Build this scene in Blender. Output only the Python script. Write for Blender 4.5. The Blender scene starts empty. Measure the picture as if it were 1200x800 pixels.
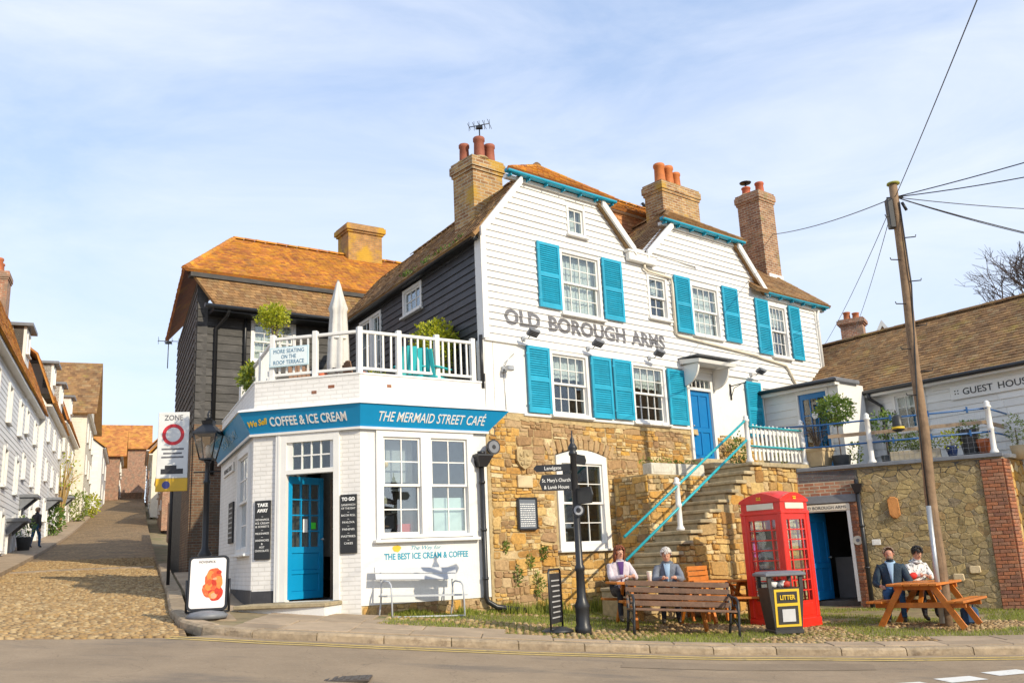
import bpy, bmesh, math, random
from mathutils import Vector, Matrix, noise
random.seed(7)
sc = bpy.context.scene
C = sc.collection
R = math.radians

# ---------------------------------------------------------------- camera
cam_d = bpy.data.cameras.new('camera'); cam = bpy.data.objects.new('camera', cam_d); C.objects.link(cam)
cam_d.sensor_width = 36.0; cam_d.lens = 32.1; cam_d.clip_start = 0.1; cam_d.clip_end = 3000
p_, r_ = R(13.4), R(2.65)
fw = Vector((0, math.cos(p_), math.sin(p_))); u0_ = Vector((0, -math.sin(p_), math.cos(p_))); r0_ = Vector((1, 0, 0))
rt = r0_*math.cos(r_) - u0_*math.sin(r_); up = r0_*math.sin(r_) + u0_*math.cos(r_)
Mc = Matrix((rt, up, -fw)).transposed().to_4x4(); Mc.translation = (0, 0, 1.65)
cam.matrix_world = Mc
sc.camera = cam

# ---------------------------------------------------------------- sky, sun, exposure
SUN_AZ, SUN_EL = 133.0, 27.5
w = bpy.data.worlds.new('World'); sc.world = w; w.use_nodes = True
nt = w.node_tree; N = nt.nodes; L = nt.links; N.clear()
out = N.new('ShaderNodeOutputWorld'); bg = N.new('ShaderNodeBackground'); bg.inputs[1].default_value = 0.15
sky = N.new('ShaderNodeTexSky'); sky.sky_type = 'NISHITA'; sky.sun_disc = False
sky.sun_elevation = R(SUN_EL); sky.sun_rotation = R(SUN_AZ); sky.air_density = 1.0; sky.dust_density = 0.6; sky.ozone_density = 2.0
tc = N.new('ShaderNodeTexCoord')
mp = N.new('ShaderNodeMapping'); mp.inputs['Rotation'].default_value = (0.1, -0.35, 0.3); mp.inputs['Scale'].default_value = (1.6, 1.2, 5.0)
n1 = N.new('ShaderNodeTexNoise'); n1.inputs['Scale'].default_value = 1.7; n1.inputs['Detail'].default_value = 7; n1.inputs['Roughness'].default_value = 0.6; n1.inputs['Distortion'].default_value = 0.5
cr = N.new('ShaderNodeValToRGB'); cr.color_ramp.elements[0].position = 0.30; cr.color_ramp.elements[1].position = 0.80
cr.color_ramp.elements[0].color = (0.0, 0.0, 0.0, 1); cr.color_ramp.elements[1].color = (0.75, 0.75, 0.75, 1)
veil = N.new('ShaderNodeMixRGB'); veil.inputs[0].default_value = 0.55; veil.inputs[2].default_value = (3.5, 4.6, 6.7, 1)
mix = N.new('ShaderNodeMixRGB'); mix.inputs[2].default_value = (5.7, 5.9, 6.4, 1)
L.new(tc.outputs['Generated'], mp.inputs[0]); L.new(mp.outputs[0], n1.inputs[0]); L.new(n1.outputs[0], cr.inputs[0])
sxyz = N.new('ShaderNodeSeparateXYZ'); L.new(tc.outputs['Generated'], sxyz.inputs[0]); hz_ = N.new('ShaderNodeMapRange'); hz_.inputs[1].default_value = 0.0; hz_.inputs[2].default_value = 0.55; hz_.inputs['To Min'].default_value = 0.62; hz_.inputs['To Max'].default_value = 0.0; L.new(sxyz.outputs[2], hz_.inputs[0])
hzm = N.new('ShaderNodeMixRGB'); hzm.inputs[2].default_value = (5.3, 5.8, 6.6, 1)
L.new(cr.outputs[0], mix.inputs[0]); L.new(sky.outputs[0], veil.inputs[1]); L.new(veil.outputs[0], mix.inputs[1]); L.new(hz_.outputs[0], hzm.inputs[0]); L.new(mix.outputs[0], hzm.inputs[1]); L.new(hzm.outputs[0], bg.inputs[0]); L.new(bg.outputs[0], out.inputs[0])
sun_d = bpy.data.lights.new('sun', 'SUN'); sun_d.energy = 3.7; sun_d.angle = R(0.5); sun_d.color = (1.0, 0.88, 0.67)
sun = bpy.data.objects.new('sun', sun_d); C.objects.link(sun)
S_ = Vector((math.sin(R(SUN_AZ))*math.cos(R(SUN_EL)), math.cos(R(SUN_AZ))*math.cos(R(SUN_EL)), math.sin(R(SUN_EL))))
sun.rotation_euler = S_.to_track_quat('Z', 'Y').to_euler()
sc.view_settings.view_transform = 'Standard'; sc.view_settings.look = 'None'; sc.view_settings.exposure = 0.30; sc.view_settings.gamma = 1.0

# ---------------------------------------------------------------- mesh helpers
class MB:
    """collects faces of one mesh"""
    def __init__(s): s.v = []; s.f = []; s.sm = []; s.mi = []; s.m = 0
    def add(s, vs, fs, smooth=False):
        o = len(s.v); s.v += [tuple(p) for p in vs]
        for f in fs: s.f.append(tuple(i+o for i in f)); s.sm.append(smooth); s.mi.append(s.m)
        return s
    def hexa(s, b, t):
        """b: 4 bottom points ccw from above, t: 4 top points"""
        return s.add(list(b)+list(t), [(3,2,1,0),(4,5,6,7),(0,1,5,4),(1,2,6,5),(2,3,7,6),(3,0,4,7)])
    def box(s, x0, x1, y0, y1, z0, z1, M=None):
        if x0 > x1: x0, x1 = x1, x0
        if y0 > y1: y0, y1 = y1, y0
        if z0 > z1: z0, z1 = z1, z0
        P = [Vector(p) for p in ((x0,y0,z0),(x1,y0,z0),(x1,y1,z0),(x0,y1,z0),(x0,y0,z1),(x1,y0,z1),(x1,y1,z1),(x0,y1,z1))]
        if M: P = [M @ p for p in P]
        return s.hexa(P[:4], P[4:])
    def bbox(s, x0, x1, y0, y1, z0, z1, b=0.01, M=None):
        """box with chamfered edges"""
        bm = bmesh.new(); bmesh.ops.create_cube(bm, size=1)
        for v in bm.verts: v.co = Vector(((x0+x1)/2+v.co.x*(x1-x0), (y0+y1)/2+v.co.y*(y1-y0), (z0+z1)/2+v.co.z*(z1-z0)))
        bmesh.ops.bevel(bm, geom=list(bm.edges), offset=b, segments=1, affect='EDGES')
        s.frombm(bm, M); return s
    def frombm(s, bm, M=None, smooth=False):
        bm.verts.index_update()
        s.add([(M @ v.co) if M else v.co.copy() for v in bm.verts], [[v.index for v in f.verts] for f in bm.faces], smooth); bm.free()
    def trap(s, a0, a1, b0, b1, z0, z1, y0, y1):
        """x a0..a1 at z0, b0..b1 at z1"""
        return s.hexa([(a0,y0,z0),(a1,y0,z0),(a1,y1,z0),(a0,y1,z0)], [(b0,y0,z1),(b1,y0,z1),(b1,y1,z1),(b0,y1,z1)])
    def quad(s, a, b, c, d): return s.add([a,b,c,d], [(0,1,2,3)])
    def bar(s, p, q, wx, wz, upv=(0,0,1)):
        """rectangular bar from p to q"""
        p, q = Vector(p), Vector(q); d = (q-p).normalized(); x = d.cross(Vector(upv))
        if x.length < 1e-4: x = Vector((1,0,0))
        x.normalize(); z = x.cross(d); x = x*wx/2; z = z*wz/2
        return s.hexa([p-x-z, p+x-z, q+x-z, q-x-z], [p-x+z, p+x+z, q+x+z, q-x+z])
    def tube(s, pts, rad, n=8, cap=True, smooth=True):
        pts = [Vector(p) for p in pts]; k = len(pts)
        rad = [rad]*k if not hasattr(rad, '__len__') else rad
        vs = []; fs = []
        t0 = (pts[1]-pts[0]).normalized(); x = t0.cross(Vector((0,0,1)))
        if x.length < 1e-3: x = Vector((1,0,0))
        x.normalize()
        for i, p in enumerate(pts):
            t = (pts[min(i+1,k-1)]-pts[max(i-1,0)]).normalized()
            x = (x - t*x.dot(t)).normalized(); y = t.cross(x)
            for j in range(n):
                a = 2*math.pi*j/n; vs.append(p + (x*math.cos(a)+y*math.sin(a))*rad[i])
        for i in range(k-1):
            for j in range(n): fs.append((i*n+j, i*n+(j+1)%n, (i+1)*n+(j+1)%n, (i+1)*n+j))
        s.add(vs, fs, smooth)
        if cap:
            o = len(s.v)-len(vs)
            s.f.append(tuple(o+j for j in reversed(range(n)))); s.sm.append(False); s.mi.append(s.m)
            s.f.append(tuple(o+(k-1)*n+j for j in range(n))); s.sm.append(False); s.mi.append(s.m)
        return s
    def lathe(s, prof, c=(0,0,0), n=16, smooth=True):
        """prof: (r,z) from bottom to top"""
        vs = []; fs = []; k = len(prof)
        for (r, z) in prof:
            for j in range(n):
                a = 2*math.pi*j/n; vs.append((c[0]+r*math.cos(a), c[1]+r*math.sin(a), c[2]+z))
        for i in range(k-1):
            for j in range(n): fs.append((i*n+j, i*n+(j+1)%n, (i+1)*n+(j+1)%n, (i+1)*n+j))
        fs.append(tuple(reversed(range(n)))); fs.append(tuple((k-1)*n+j for j in range(n)))
        return s.add(vs, fs, smooth)
    def prism(s, poly, y0, y1, M=None):
        """poly in (x,z), extruded along y"""
        n = len(poly); vs = [Vector((x,y0,z)) for x,z in poly]+[Vector((x,y1,z)) for x,z in poly]
        if M: vs = [M @ v for v in vs]
        fs = [tuple(range(n)), tuple(reversed(range(n,2*n)))]+[(i,i+n,(i+1)%n+n,(i+1)%n) for i in range(n)]
        return s.add(vs, fs)
    def blob(s, c, r, sub=2, amp=0.2, fr=2.0, seed=0, smooth=True):
        bm = bmesh.new(); bmesh.ops.create_icosphere(bm, subdivisions=sub, radius=1)
        for v in bm.verts:
            d = v.co.normalized(); k = 1+amp*noise.noise(d*fr+Vector((seed*3.1, seed*1.7, 0)))
            v.co = Vector((c[0]+d.x*r[0]*k, c[1]+d.y*r[1]*k, c[2]+d.z*r[2]*k))
        s.frombm(bm, None, smooth); return s
    def mesh(s, name, mats=()):
        me = bpy.data.meshes.new(name); me.from_pydata([tuple(v) for v in s.v], [], s.f)
        me.polygons.foreach_set('use_smooth', s.sm); me.polygons.foreach_set('material_index', s.mi)
        for m in (mats if isinstance(mats, (list, tuple)) else [mats]): me.materials.append(m)
        me.update(); return me
    def obj(s, name, mats, parent=None, M=None): return link(name, s.mesh(name, mats), parent, M)

def link(name, data, parent=None, M=None):
    o = bpy.data.objects.new(name, data); C.objects.link(o)
    if parent is not None: o.parent = parent
    if M is not None: o.matrix_basis = M
    return o
def tag(o, label=None, cat=None, group=None, kind=None):
    if label: o['label'] = label
    if cat: o['category'] = cat
    if group: o['group'] = group
    if kind: o['kind'] = kind
    return o
def thing(name, label, cat, loc=(0,0,0), rz=0.0, group=None, M=None):
    o = link(name, None, None, M if M is not None else Matrix.Translation(loc) @ Matrix.Rotation(rz, 4, 'Z'))
    o.empty_display_size = 0.2
    return tag(o, label, cat, group)
def copy_tree(o, parent=None):
    c = o.copy(); C.objects.link(c); c.parent = parent
    for ch in o.children: copy_tree(ch, c)
    return c
def frame(P, heading):
    """local x = along heading (deg clockwise from +Y), local y = to its left (into the building), z up"""
    a = R(heading); d = Vector((math.sin(a), math.cos(a), 0)); n = Vector((-d.y, d.x, 0))
    M = Matrix((d, n, Vector((0,0,1)))).transposed().to_4x4(); M.translation = (P[0], P[1], P[2] if len(P) > 2 else 0)
    return M
def jit(a): return random.uniform(-a, a)
T3 = lambda x, y, z: Matrix.Translation((x, y, z))
def text_mesh(name, txt, h, m, width=None, depth=0.004, bold=0.0, shear=0.0, align='CENTER', space=1.0):
    """flat lettering in the local x-z plane, facing -y, caps height h"""
    cu = bpy.data.curves.new(name, 'FONT'); cu.body = txt; cu.size = h/0.69; cu.extrude = depth; cu.offset = bold; cu.shear = shear; cu.space_character = space
    cu.align_x = align; cu.align_y = 'BOTTOM_BASELINE'; cu.resolution_u = 3
    t = bpy.data.objects.new(name, cu); C.objects.link(t)
    dg = bpy.context.evaluated_depsgraph_get()
    me = bpy.data.meshes.new_from_object(t.evaluated_get(dg)); bpy.data.objects.remove(t)
    xs = [v.co.x for v in me.vertices]; wd = (max(xs)-min(xs)) or 1; k = (width/wd) if width else 1
    for v in me.vertices: v.co = Vector((v.co.x*k, -v.co.z, v.co.y))
    me.materials.clear(); me.materials.append(m); me.name = name
    return me

# ---------------------------------------------------------------- materials
def lin(c):
    return tuple(((x/255)/12.92 if x/255 <= 0.04045 else ((x/255+0.055)/1.055)**2.4) for x in c)
MATS = {}
def mat(name, col, rough=0.6, var=0.15, sc_=3.0, rnd=0.0, bump=0.0, bsc=40.0, metal=0.0, ramp=None, spec=0.5, dirt=None, detail=5, transl=0.0, coat=0.0, streak=None, coords='Object'):
    """Principled with noise variation; rnd = value variation per loose piece; ramp = colours picked per piece; dirt = (colour, amount, scale)"""
    m = bpy.data.materials.new(name); m.use_nodes = True; MATS[name] = m
    nt = m.node_tree; N = nt.nodes; L = nt.links; b = N['Principled BSDF']
    b.inputs['Roughness'].default_value = rough; b.inputs['Metallic'].default_value = metal; b.inputs['Specular IOR Level'].default_value = spec
    if coat: b.inputs['Coat Weight'].default_value = coat
    tcn = N.new('ShaderNodeTexCoord'); co = tcn.outputs[coords]
    rv = None
    if rnd or ramp:
        g = N.new('ShaderNodeNewGeometry'); oi = N.new('ShaderNodeObjectInfo')
        a = N.new('ShaderNodeMath'); a.operation = 'ADD'; L.new(g.outputs['Random Per Island'], a.inputs[0]); L.new(oi.outputs['Random'], a.inputs[1])
        fr = N.new('ShaderNodeMath'); fr.operation = 'FRACT'; L.new(a.outputs[0], fr.inputs[0]); rv = fr.outputs[0]
    if ramp:
        rp = N.new('ShaderNodeValToRGB'); e = rp.color_ramp.elements; rp.color_ramp.interpolation = 'LINEAR'
        while len(e) < len(ramp): e.new(0.5)
        for i, cc in enumerate(ramp): e[i].position = i/(len(ramp)-1); e[i].color = (*cc, 1)
        L.new(rv, rp.inputs[0]); cout = rp.outputs[0]
    else:
        rg = N.new('ShaderNodeRGB'); rg.outputs[0].default_value = (*col, 1); cout = rg.outputs[0]
    def value(cout, fac_socket, lo, hi):
        mr = N.new('ShaderNodeMapRange'); mr.inputs['To Min'].default_value = lo; mr.inputs['To Max'].default_value = hi; L.new(fac_socket, mr.inputs[0])
        vm = N.new('ShaderNodeVectorMath'); vm.operation = 'SCALE'; L.new(cout, vm.inputs[0]); L.new(mr.outputs[0], vm.inputs['Scale']); return vm.outputs[0]
    if var:
        nz = N.new('ShaderNodeTexNoise'); nz.inputs['Scale'].default_value = sc_; nz.inputs['Detail'].default_value = detail; nz.inputs['Roughness'].default_value = 0.65; L.new(co, nz.inputs[0])
        st = N.new('ShaderNodeMapRange'); st.inputs[1].default_value = 0.3; st.inputs[2].default_value = 0.7; L.new(nz.outputs[0], st.inputs[0])
        cout = value(cout, st.outputs[0], 1-var, 1+var)
    if rnd:
        mu = N.new('ShaderNodeMath'); mu.operation = 'MULTIPLY'; mu.inputs[1].default_value = 7.31; L.new(rv, mu.inputs[0])
        f2 = N.new('ShaderNodeMath'); f2.operation = 'FRACT'; L.new(mu.outputs[0], f2.inputs[0])
        cout = value(cout, f2.outputs[0], 1-rnd, 1+rnd)
    for d in ([dirt] if dirt and not isinstance(dirt, list) else (dirt or [])):
        nz = N.new('ShaderNodeTexNoise'); nz.inputs['Scale'].default_value = d[2]; nz.inputs['Detail'].default_value = 6; nz.inputs['Roughness'].default_value = 0.7
        if len(d) > 4:
            mpn = N.new('ShaderNodeMapping'); mpn.inputs['Scale'].default_value = d[4]; L.new(co, mpn.inputs[0]); L.new(mpn.outputs[0], nz.inputs[0])
        else: L.new(co, nz.inputs[0])
        st = N.new('ShaderNodeMapRange'); th = d[3] if len(d) > 3 else 0.55
        st.inputs[1].default_value = th; st.inputs[2].default_value = th+0.15; st.inputs['To Max'].default_value = d[1]; L.new(nz.outputs[0], st.inputs[0])
        mx = N.new('ShaderNodeMixRGB'); mx.inputs[2].default_value = (*d[0], 1); L.new(st.outputs[0], mx.inputs[0]); L.new(cout, mx.inputs[1]); cout = mx.outputs[0]
    L.new(cout, b.inputs['Base Color'])
    if bump:
        nb = N.new('ShaderNodeTexNoise'); nb.inputs['Scale'].default_value = bsc; nb.inputs['Detail'].default_value = 5; L.new(co, nb.inputs[0])
        bp = N.new('ShaderNodeBump'); bp.inputs['Strength'].default_value = bump; bp.inputs['Distance'].default_value = 0.02
        L.new(nb.outputs[0], bp.inputs['Height']); L.new(bp.outputs[0], b.inputs['Normal'])
    if transl:
        tb = N.new('ShaderNodeBsdfTranslucent'); L.new(cout, tb.inputs[0]); ms = N.new('ShaderNodeMixShader'); ms.inputs[0].default_value = transl
        L.new(b.outputs[0], ms.inputs[1]); L.new(tb.outputs[0], ms.inputs[2]); L.new(ms.outputs[0], N['Material Output'].inputs[0])
    return m
def brick_mat(name, c1, c2, mortar, bw=0.225, bh=0.075, mort=0.01, rough=0.85, bump=0.5, dirt=None, var=0.25, offset_len=None):
    m = bpy.data.materials.new(name); m.use_nodes = True; MATS[name] = m
    nt = m.node_tree; N = nt.nodes; L = nt.links; b = N['Principled BSDF']; b.inputs['Roughness'].default_value = rough
    t = N.new('ShaderNodeTexCoord'); sx = N.new('ShaderNodeSeparateXYZ'); L.new(t.outputs['Object'], sx.inputs[0])
    ad = N.new('ShaderNodeMath'); L.new(sx.outputs[0], ad.inputs[0]); L.new(sx.outputs[1], ad.inputs[1])
    cb = N.new('ShaderNodeCombineXYZ'); L.new(ad.outputs[0], cb.inputs[0]); L.new(sx.outputs[2], cb.inputs[1])
    br = N.new('ShaderNodeTexBrick'); br.inputs['Scale'].default_value = 1; br.inputs['Brick Width'].default_value = bw; br.inputs['Row Height'].default_value = bh
    br.inputs['Mortar Size'].default_value = mort; br.inputs['Mortar Smooth'].default_value = 0.2; br.inputs['Color1'].default_value = (*c1,1); br.inputs['Color2'].default_value = (*c2,1); br.inputs['Mortar'].default_value = (*mortar,1)
    L.new(cb.outputs[0], br.inputs[0])
    nz = N.new('ShaderNodeTexNoise'); nz.inputs['Scale'].default_value = 4; nz.inputs['Detail'].default_value = 7; L.new(t.outputs['Object'], nz.inputs[0])
    mr = N.new('ShaderNodeMapRange'); mr.inputs[1].default_value = .3; mr.inputs[2].default_value = .7; mr.inputs['To Min'].default_value = 1-var; mr.inputs['To Max'].default_value = 1+var; L.new(nz.outputs[0], mr.inputs[0])
    vm = N.new('ShaderNodeVectorMath'); vm.operation = 'SCALE'; L.new(br.outputs[0], vm.inputs[0]); L.new(mr.outputs[0], vm.inputs['Scale']); cout = vm.outputs[0]
    if dirt:
        n2 = N.new('ShaderNodeTexNoise'); n2.inputs['Scale'].default_value = dirt[2]; n2.inputs['Detail'].default_value = 6; L.new(t.outputs['Object'], n2.inputs[0])
        st = N.new('ShaderNodeMapRange'); st.inputs[1].default_value = dirt[3]; st.inputs[2].default_value = dirt[3]+.12; st.inputs['To Max'].default_value = dirt[1]; L.new(n2.outputs[0], st.inputs[0])
        mx = N.new('ShaderNodeMixRGB'); mx.inputs[2].default_value = (*dirt[0],1); L.new(st.outputs[0], mx.inputs[0]); L.new(cout, mx.inputs[1]); cout = mx.outputs[0]
    L.new(cout, b.inputs['Base Color'])
    iv = N.new('ShaderNodeMath'); iv.operation = 'SUBTRACT'; iv.inputs[0].default_value = 1; L.new(br.outputs['Fac'], iv.inputs[1])
    a2 = N.new('ShaderNodeMath'); a2.operation = 'MULTIPLY_ADD'; a2.inputs[1].default_value = .35; L.new(nz.outputs[0], a2.inputs[0]); L.new(iv.outputs[0], a2.inputs[2])
    bp = N.new('ShaderNodeBump'); bp.inputs['Strength'].default_value = bump; bp.inputs['Distance'].default_value = 0.012; L.new(a2.outputs[0], bp.inputs['Height']); L.new(bp.outputs[0], b.inputs['Normal'])
    return m
def glass_mat(name, refl=0.12, tint=(.9,.95,.95)):
    m = bpy.data.materials.new(name); m.use_nodes = True; MATS[name] = m
    nt = m.node_tree; N = nt.nodes; L = nt.links; N.remove(N['Principled BSDF'])
    tr = N.new('ShaderNodeBsdfTransparent'); tr.inputs[0].default_value = (*tint,1); gl = N.new('ShaderNodeBsdfGlossy'); gl.inputs['Roughness'].default_value = 0.02; gl.inputs[0].default_value = (.95,.97,1,1)
    lwf = N.new('ShaderNodeLayerWeight'); lwf.inputs[0].default_value = .5; lw = N.new('ShaderNodeMath'); lw.operation = 'POWER'; lw.inputs[1].default_value = 4.0; L.new(lwf.outputs['Facing'], lw.inputs[0]); ma = N.new('ShaderNodeMath'); ma.operation = 'MULTIPLY_ADD'; ma.inputs[1].default_value = 1.0; ma.inputs[2].default_value = refl; ma.use_clamp = True
    t = N.new('ShaderNodeNewGeometry'); nz = N.new('ShaderNodeTexNoise'); nz.inputs['Scale'].default_value = 2.2; nz.inputs['Detail'].default_value = 1; L.new(t.outputs['Position'], nz.inputs[0])
    bp = N.new('ShaderNodeBump'); bp.inputs['Strength'].default_value = 0.05; bp.inputs['Distance'].default_value = 0.05; L.new(nz.outputs[0], bp.inputs['Height']); L.new(bp.outputs[0], gl.inputs['Normal'])
    mx = N.new('ShaderNodeMixShader'); L.new(lw.outputs[0], ma.inputs[0]); L.new(ma.outputs[0], mx.inputs[0]); L.new(tr.outputs[0], mx.inputs[1]); L.new(gl.outputs[0], mx.inputs[2]); L.new(mx.outputs[0], N['Material Output'].inputs[0])
    return m
white = mat('white_paint', (.74,.73,.70), .45, .05, 2.5, dirt=((.45,.42,.36), .35, 5, .6))
wboard = mat('white_board_paint', (.72,.715,.70), .42, .04, 2.0, rnd=.05, bump=.06, bsc=60, dirt=[((.40,.37,.30), .35, 1.0, .62, (5,5,.35)), ((.5,.46,.4), .3, 1.5, .6, (1,1,9)), ((.42,.40,.34), .3, 9, .66)])
wrender = mat('white_render', (.73,.72,.69), .75, .05, 3, bump=.25, bsc=25, dirt=[((.5,.45,.36), .35, 2.2, .6), ((.42,.38,.3), .25, 1.2, .58, (6,6,.5))])
wbrick = brick_mat('white_painted_brick', (.75,.73,.70), (.73,.71,.68), (.67,.65,.61), .23, .078, .009, .6, .7, dirt=((.42,.33,.25), .6, 3.0, .67), var=.06)
blue = mat('teal_blue_paint', (.010,.305,.465), .42, .12, 3, rnd=.10, dirt=[((.06,.36,.5), .4, 6, .56), ((.02,.20,.30), .5, 1.6, .58, (7,7,.6)), ((.30,.42,.44), .5, 16, .68)])
fblue = mat('fascia_blue_paint', (.005,.28,.58), .35, .05, 3)
dblue = mat('door_blue_paint', (.006,.17,.44), .3, .06, 3, coat=.2)
cblue = mat('cafe_door_blue', (.004,.26,.52), .32, .06, 3, coat=.2)
bblack = mat('black_board_paint', (.030,.032,.037), .5, .3, 3, rnd=.25, bump=.15, bsc=50, dirt=((.10,.10,.11), .6, 2, .55, (1,1,8)))
iron = mat('black_iron', (.018,.019,.022), .38, .2, 8, bump=.05)
leadgrey = mat('grey_lead', (.16,.17,.19), .5, .2, 4)
STONES = [(.30,.155,.045), (.48,.25,.055), (.56,.34,.10), (.38,.22,.075), (.64,.52,.31), (.54,.30,.055), (.26,.16,.08), (.56,.39,.15), (.46,.30,.12)]
stone = mat('ochre_sandstone', (.4,.3,.15), .88, .28, 14, ramp=STONES, bump=.8, bsc=26, dirt=[((.20,.14,.07), .55, 9, .56), ((.66,.55,.36), .4, 5, .6), ((.55,.40,.08), .4, 3, .62)])
bstone = mat('brown_ironstone', (.3,.2,.1), .88, .3, 14, ramp=[(.26,.15,.07),(.36,.22,.10),(.42,.29,.15),(.30,.18,.09),(.46,.33,.18)], bump=.55, bsc=22, dirt=((.16,.11,.07), .5, 7, .58))
rstone = mat('grey_olive_rubble', (.3,.25,.15), .9, .3, 12, ramp=[(.24,.18,.085),(.34,.25,.11),(.27,.21,.12),(.40,.30,.13),(.21,.165,.105),(.34,.27,.15),(.30,.19,.075)], bump=.6, bsc=20, dirt=[((.14,.12,.08), .5, 6, .58), ((.42,.34,.12), .35, 4, .62)])
mortar = mat('lime_mortar', (.44,.33,.17), .95, .25, 9, bump=.6, bsc=60, dirt=((.24,.19,.12), .6, 3, .55))
stepstone = mat('worn_step_stone', (.42,.34,.21), .85, .25, 6, rnd=.12, bump=.4, bsc=30, dirt=[((.22,.19,.12), .7, 4, .52), ((.30,.30,.10), .4, 3, .6)])
redbrick = mat('red_brick', (.3,.1,.05), .9, .25, 15, ramp=[(.30,.11,.055),(.38,.15,.07),(.24,.09,.05),(.34,.17,.10),(.20,.09,.06)], bump=.4, bsc=30, dirt=((.12,.09,.06), .5, 5, .6))
chbrick = brick_mat('chimney_brick', (.25,.115,.05), (.46,.28,.11), (.46,.38,.25), .22, .078, .012, .9, .8, dirt=((.50,.30,.03), .75, 1.6, .54))
chbrick2 = brick_mat('weathered_chimney_brick', (.21,.09,.05), (.38,.20,.10), (.42,.35,.25), .22, .078, .012, .9, .8, dirt=((.20,.19,.07), .6, 1.8, .55))
redwall = brick_mat('old_red_brickwork', (.28,.10,.055), (.40,.20,.12), (.42,.36,.27), .225, .078, .012, .92, .8, dirt=((.24,.19,.14), .7, 2.2, .5))
terracotta = mat('terracotta', (.42,.13,.05), .75, .2, 6, dirt=((.22,.09,.05), .6, 5, .55))
tile_o = mat('lichened_clay_tile', (.4,.2,.05), .9, .28, 1.2, ramp=[(.30,.10,.03),(.46,.17,.025),(.54,.25,.02),(.36,.13,.035),(.56,.22,.015)], rnd=.12, bump=.4, bsc=25, dirt=[((.56,.28,.012), .7, 1.1, .54), ((.60,.33,.015), .85, 7, .58), ((.15,.08,.04), .75, 5, .58), ((.17,.09,.045), .65, 1.3, .56)])
tile_b = mat('brown_clay_tile', (.3,.18,.08), .9, .25, 1.5, ramp=[(.17,.09,.04),(.26,.14,.055),(.31,.18,.075),(.21,.115,.05),(.28,.185,.09)], rnd=.12, bump=.4, bsc=25, dirt=[((.40,.30,.06), .6, 1.4, .56), ((.13,.09,.05), .5, 2.2, .6)])
tile_h = mat('hung_clay_tile', (.45,.2,.09), .88, .2, 2, ramp=[(.42,.17,.07),(.52,.25,.10),(.38,.15,.07),(.56,.30,.13)], rnd=.1, bump=.3, bsc=25)
glass = glass_mat('window_glass', .07)
glass_s = glass_mat('shop_glass', .14)
curtain = mat('net_curtain', (.82,.81,.78), .9, .08, 12, transl=.3)
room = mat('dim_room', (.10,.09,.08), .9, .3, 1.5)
woodo = mat('orange_stained_wood', (.52,.16,.015), .5, .22, 5, rnd=.12, bump=.15, bsc=40, dirt=((.26,.09,.02), .6, 6, .56, (1,1,1)))
woodd = mat('weathered_bench_wood', (.16,.085,.05), .6, .3, 8, rnd=.2, bump=.25, bsc=40, dirt=((.30,.20,.14), .5, 5, .58))
polewood = mat('pole_timber', (.24,.155,.09), .85, .3, 4, bump=.5, bsc=14, dirt=[((.08,.055,.04), .7, 1.3, .52, (9,9,.5)), ((.30,.28,.06), .45, 1.2, .6)])
kred = mat('phone_box_red', (.68,.022,.010), .34, .10, 3, coat=.2, dirt=[((.42,.04,.025), .5, 4, .56), ((.20,.03,.02), .4, 9, .66)])
asphalt = mat('asphalt', (.33,.245,.16), .92, .18, .9, bump=.75, bsc=150, detail=9, dirt=[((.46,.38,.28), .6, 30, .55), ((.12,.10,.08), .75, 24, .58), ((.13,.115,.10), .55, .45, .52, (1,3,1)), ((.07,.06,.055), .8, 1.1, .68, (.6,3,1))])
_n = asphalt.node_tree; _b = _n.nodes['Principled BSDF']; _tc = _n.nodes.new('ShaderNodeTexCoord')      # fine cracks wandering through the surface
_nz = _n.nodes.new('ShaderNodeTexNoise'); _nz.inputs['Scale'].default_value = 1.4; _nz.inputs['Detail'].default_value = 4; _n.links.new(_tc.outputs['Object'], _nz.inputs[0])
_mx = _n.nodes.new('ShaderNodeMixRGB'); _mx.inputs[0].default_value = .5; _n.links.new(_tc.outputs['Object'], _mx.inputs[1]); _n.links.new(_nz.outputs['Color'], _mx.inputs[2])
_vo = _n.nodes.new('ShaderNodeTexVoronoi'); _vo.feature = 'DISTANCE_TO_EDGE'; _vo.inputs['Scale'].default_value = 1.3; _n.links.new(_mx.outputs[0], _vo.inputs['Vector'])
_mr = _n.nodes.new('ShaderNodeMapRange'); _mr.inputs[2].default_value = .006; _mr.inputs['To Min'].default_value = .72; _mr.inputs['To Max'].default_value = 1.0; _n.links.new(_vo.outputs['Distance'], _mr.inputs[0])
_sc = _n.nodes.new('ShaderNodeVectorMath'); _sc.operation = 'SCALE'; _n.links.new(_b.inputs['Base Color'].links[0].from_socket, _sc.inputs[0]); _n.links.new(_mr.outputs[0], _sc.inputs['Scale']); _n.links.new(_sc.outputs[0], _b.inputs['Base Color'])
paving = mat('sandstone_paving', (.36,.27,.18), .88, .2, 2, rnd=.14, bump=.35, bsc=35, dirt=[((.20,.15,.10), .6, 1.6, .55), ((.24,.23,.08), .4, 3, .62)])
kerbm = mat('kerb_stone', (.34,.26,.17), .9, .25, 6, rnd=.14, bump=.7, bsc=18, dirt=[((.16,.11,.07), .7, 5, .54), ((.22,.22,.07), .4, 3, .62)])
cobble = mat('flint_cobbles', (.4,.3,.18), .8, .2, 10, ramp=[(.22,.14,.062),(.36,.235,.105),(.27,.17,.072),(.42,.31,.165),(.32,.195,.07)], rnd=.1, bump=.3, bsc=30)
earth = mat('packed_earth', (.26,.20,.11), .95, .3, 3, bump=.7, bsc=30, dirt=((.13,.15,.04), .8, 1.4, .5))
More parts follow.
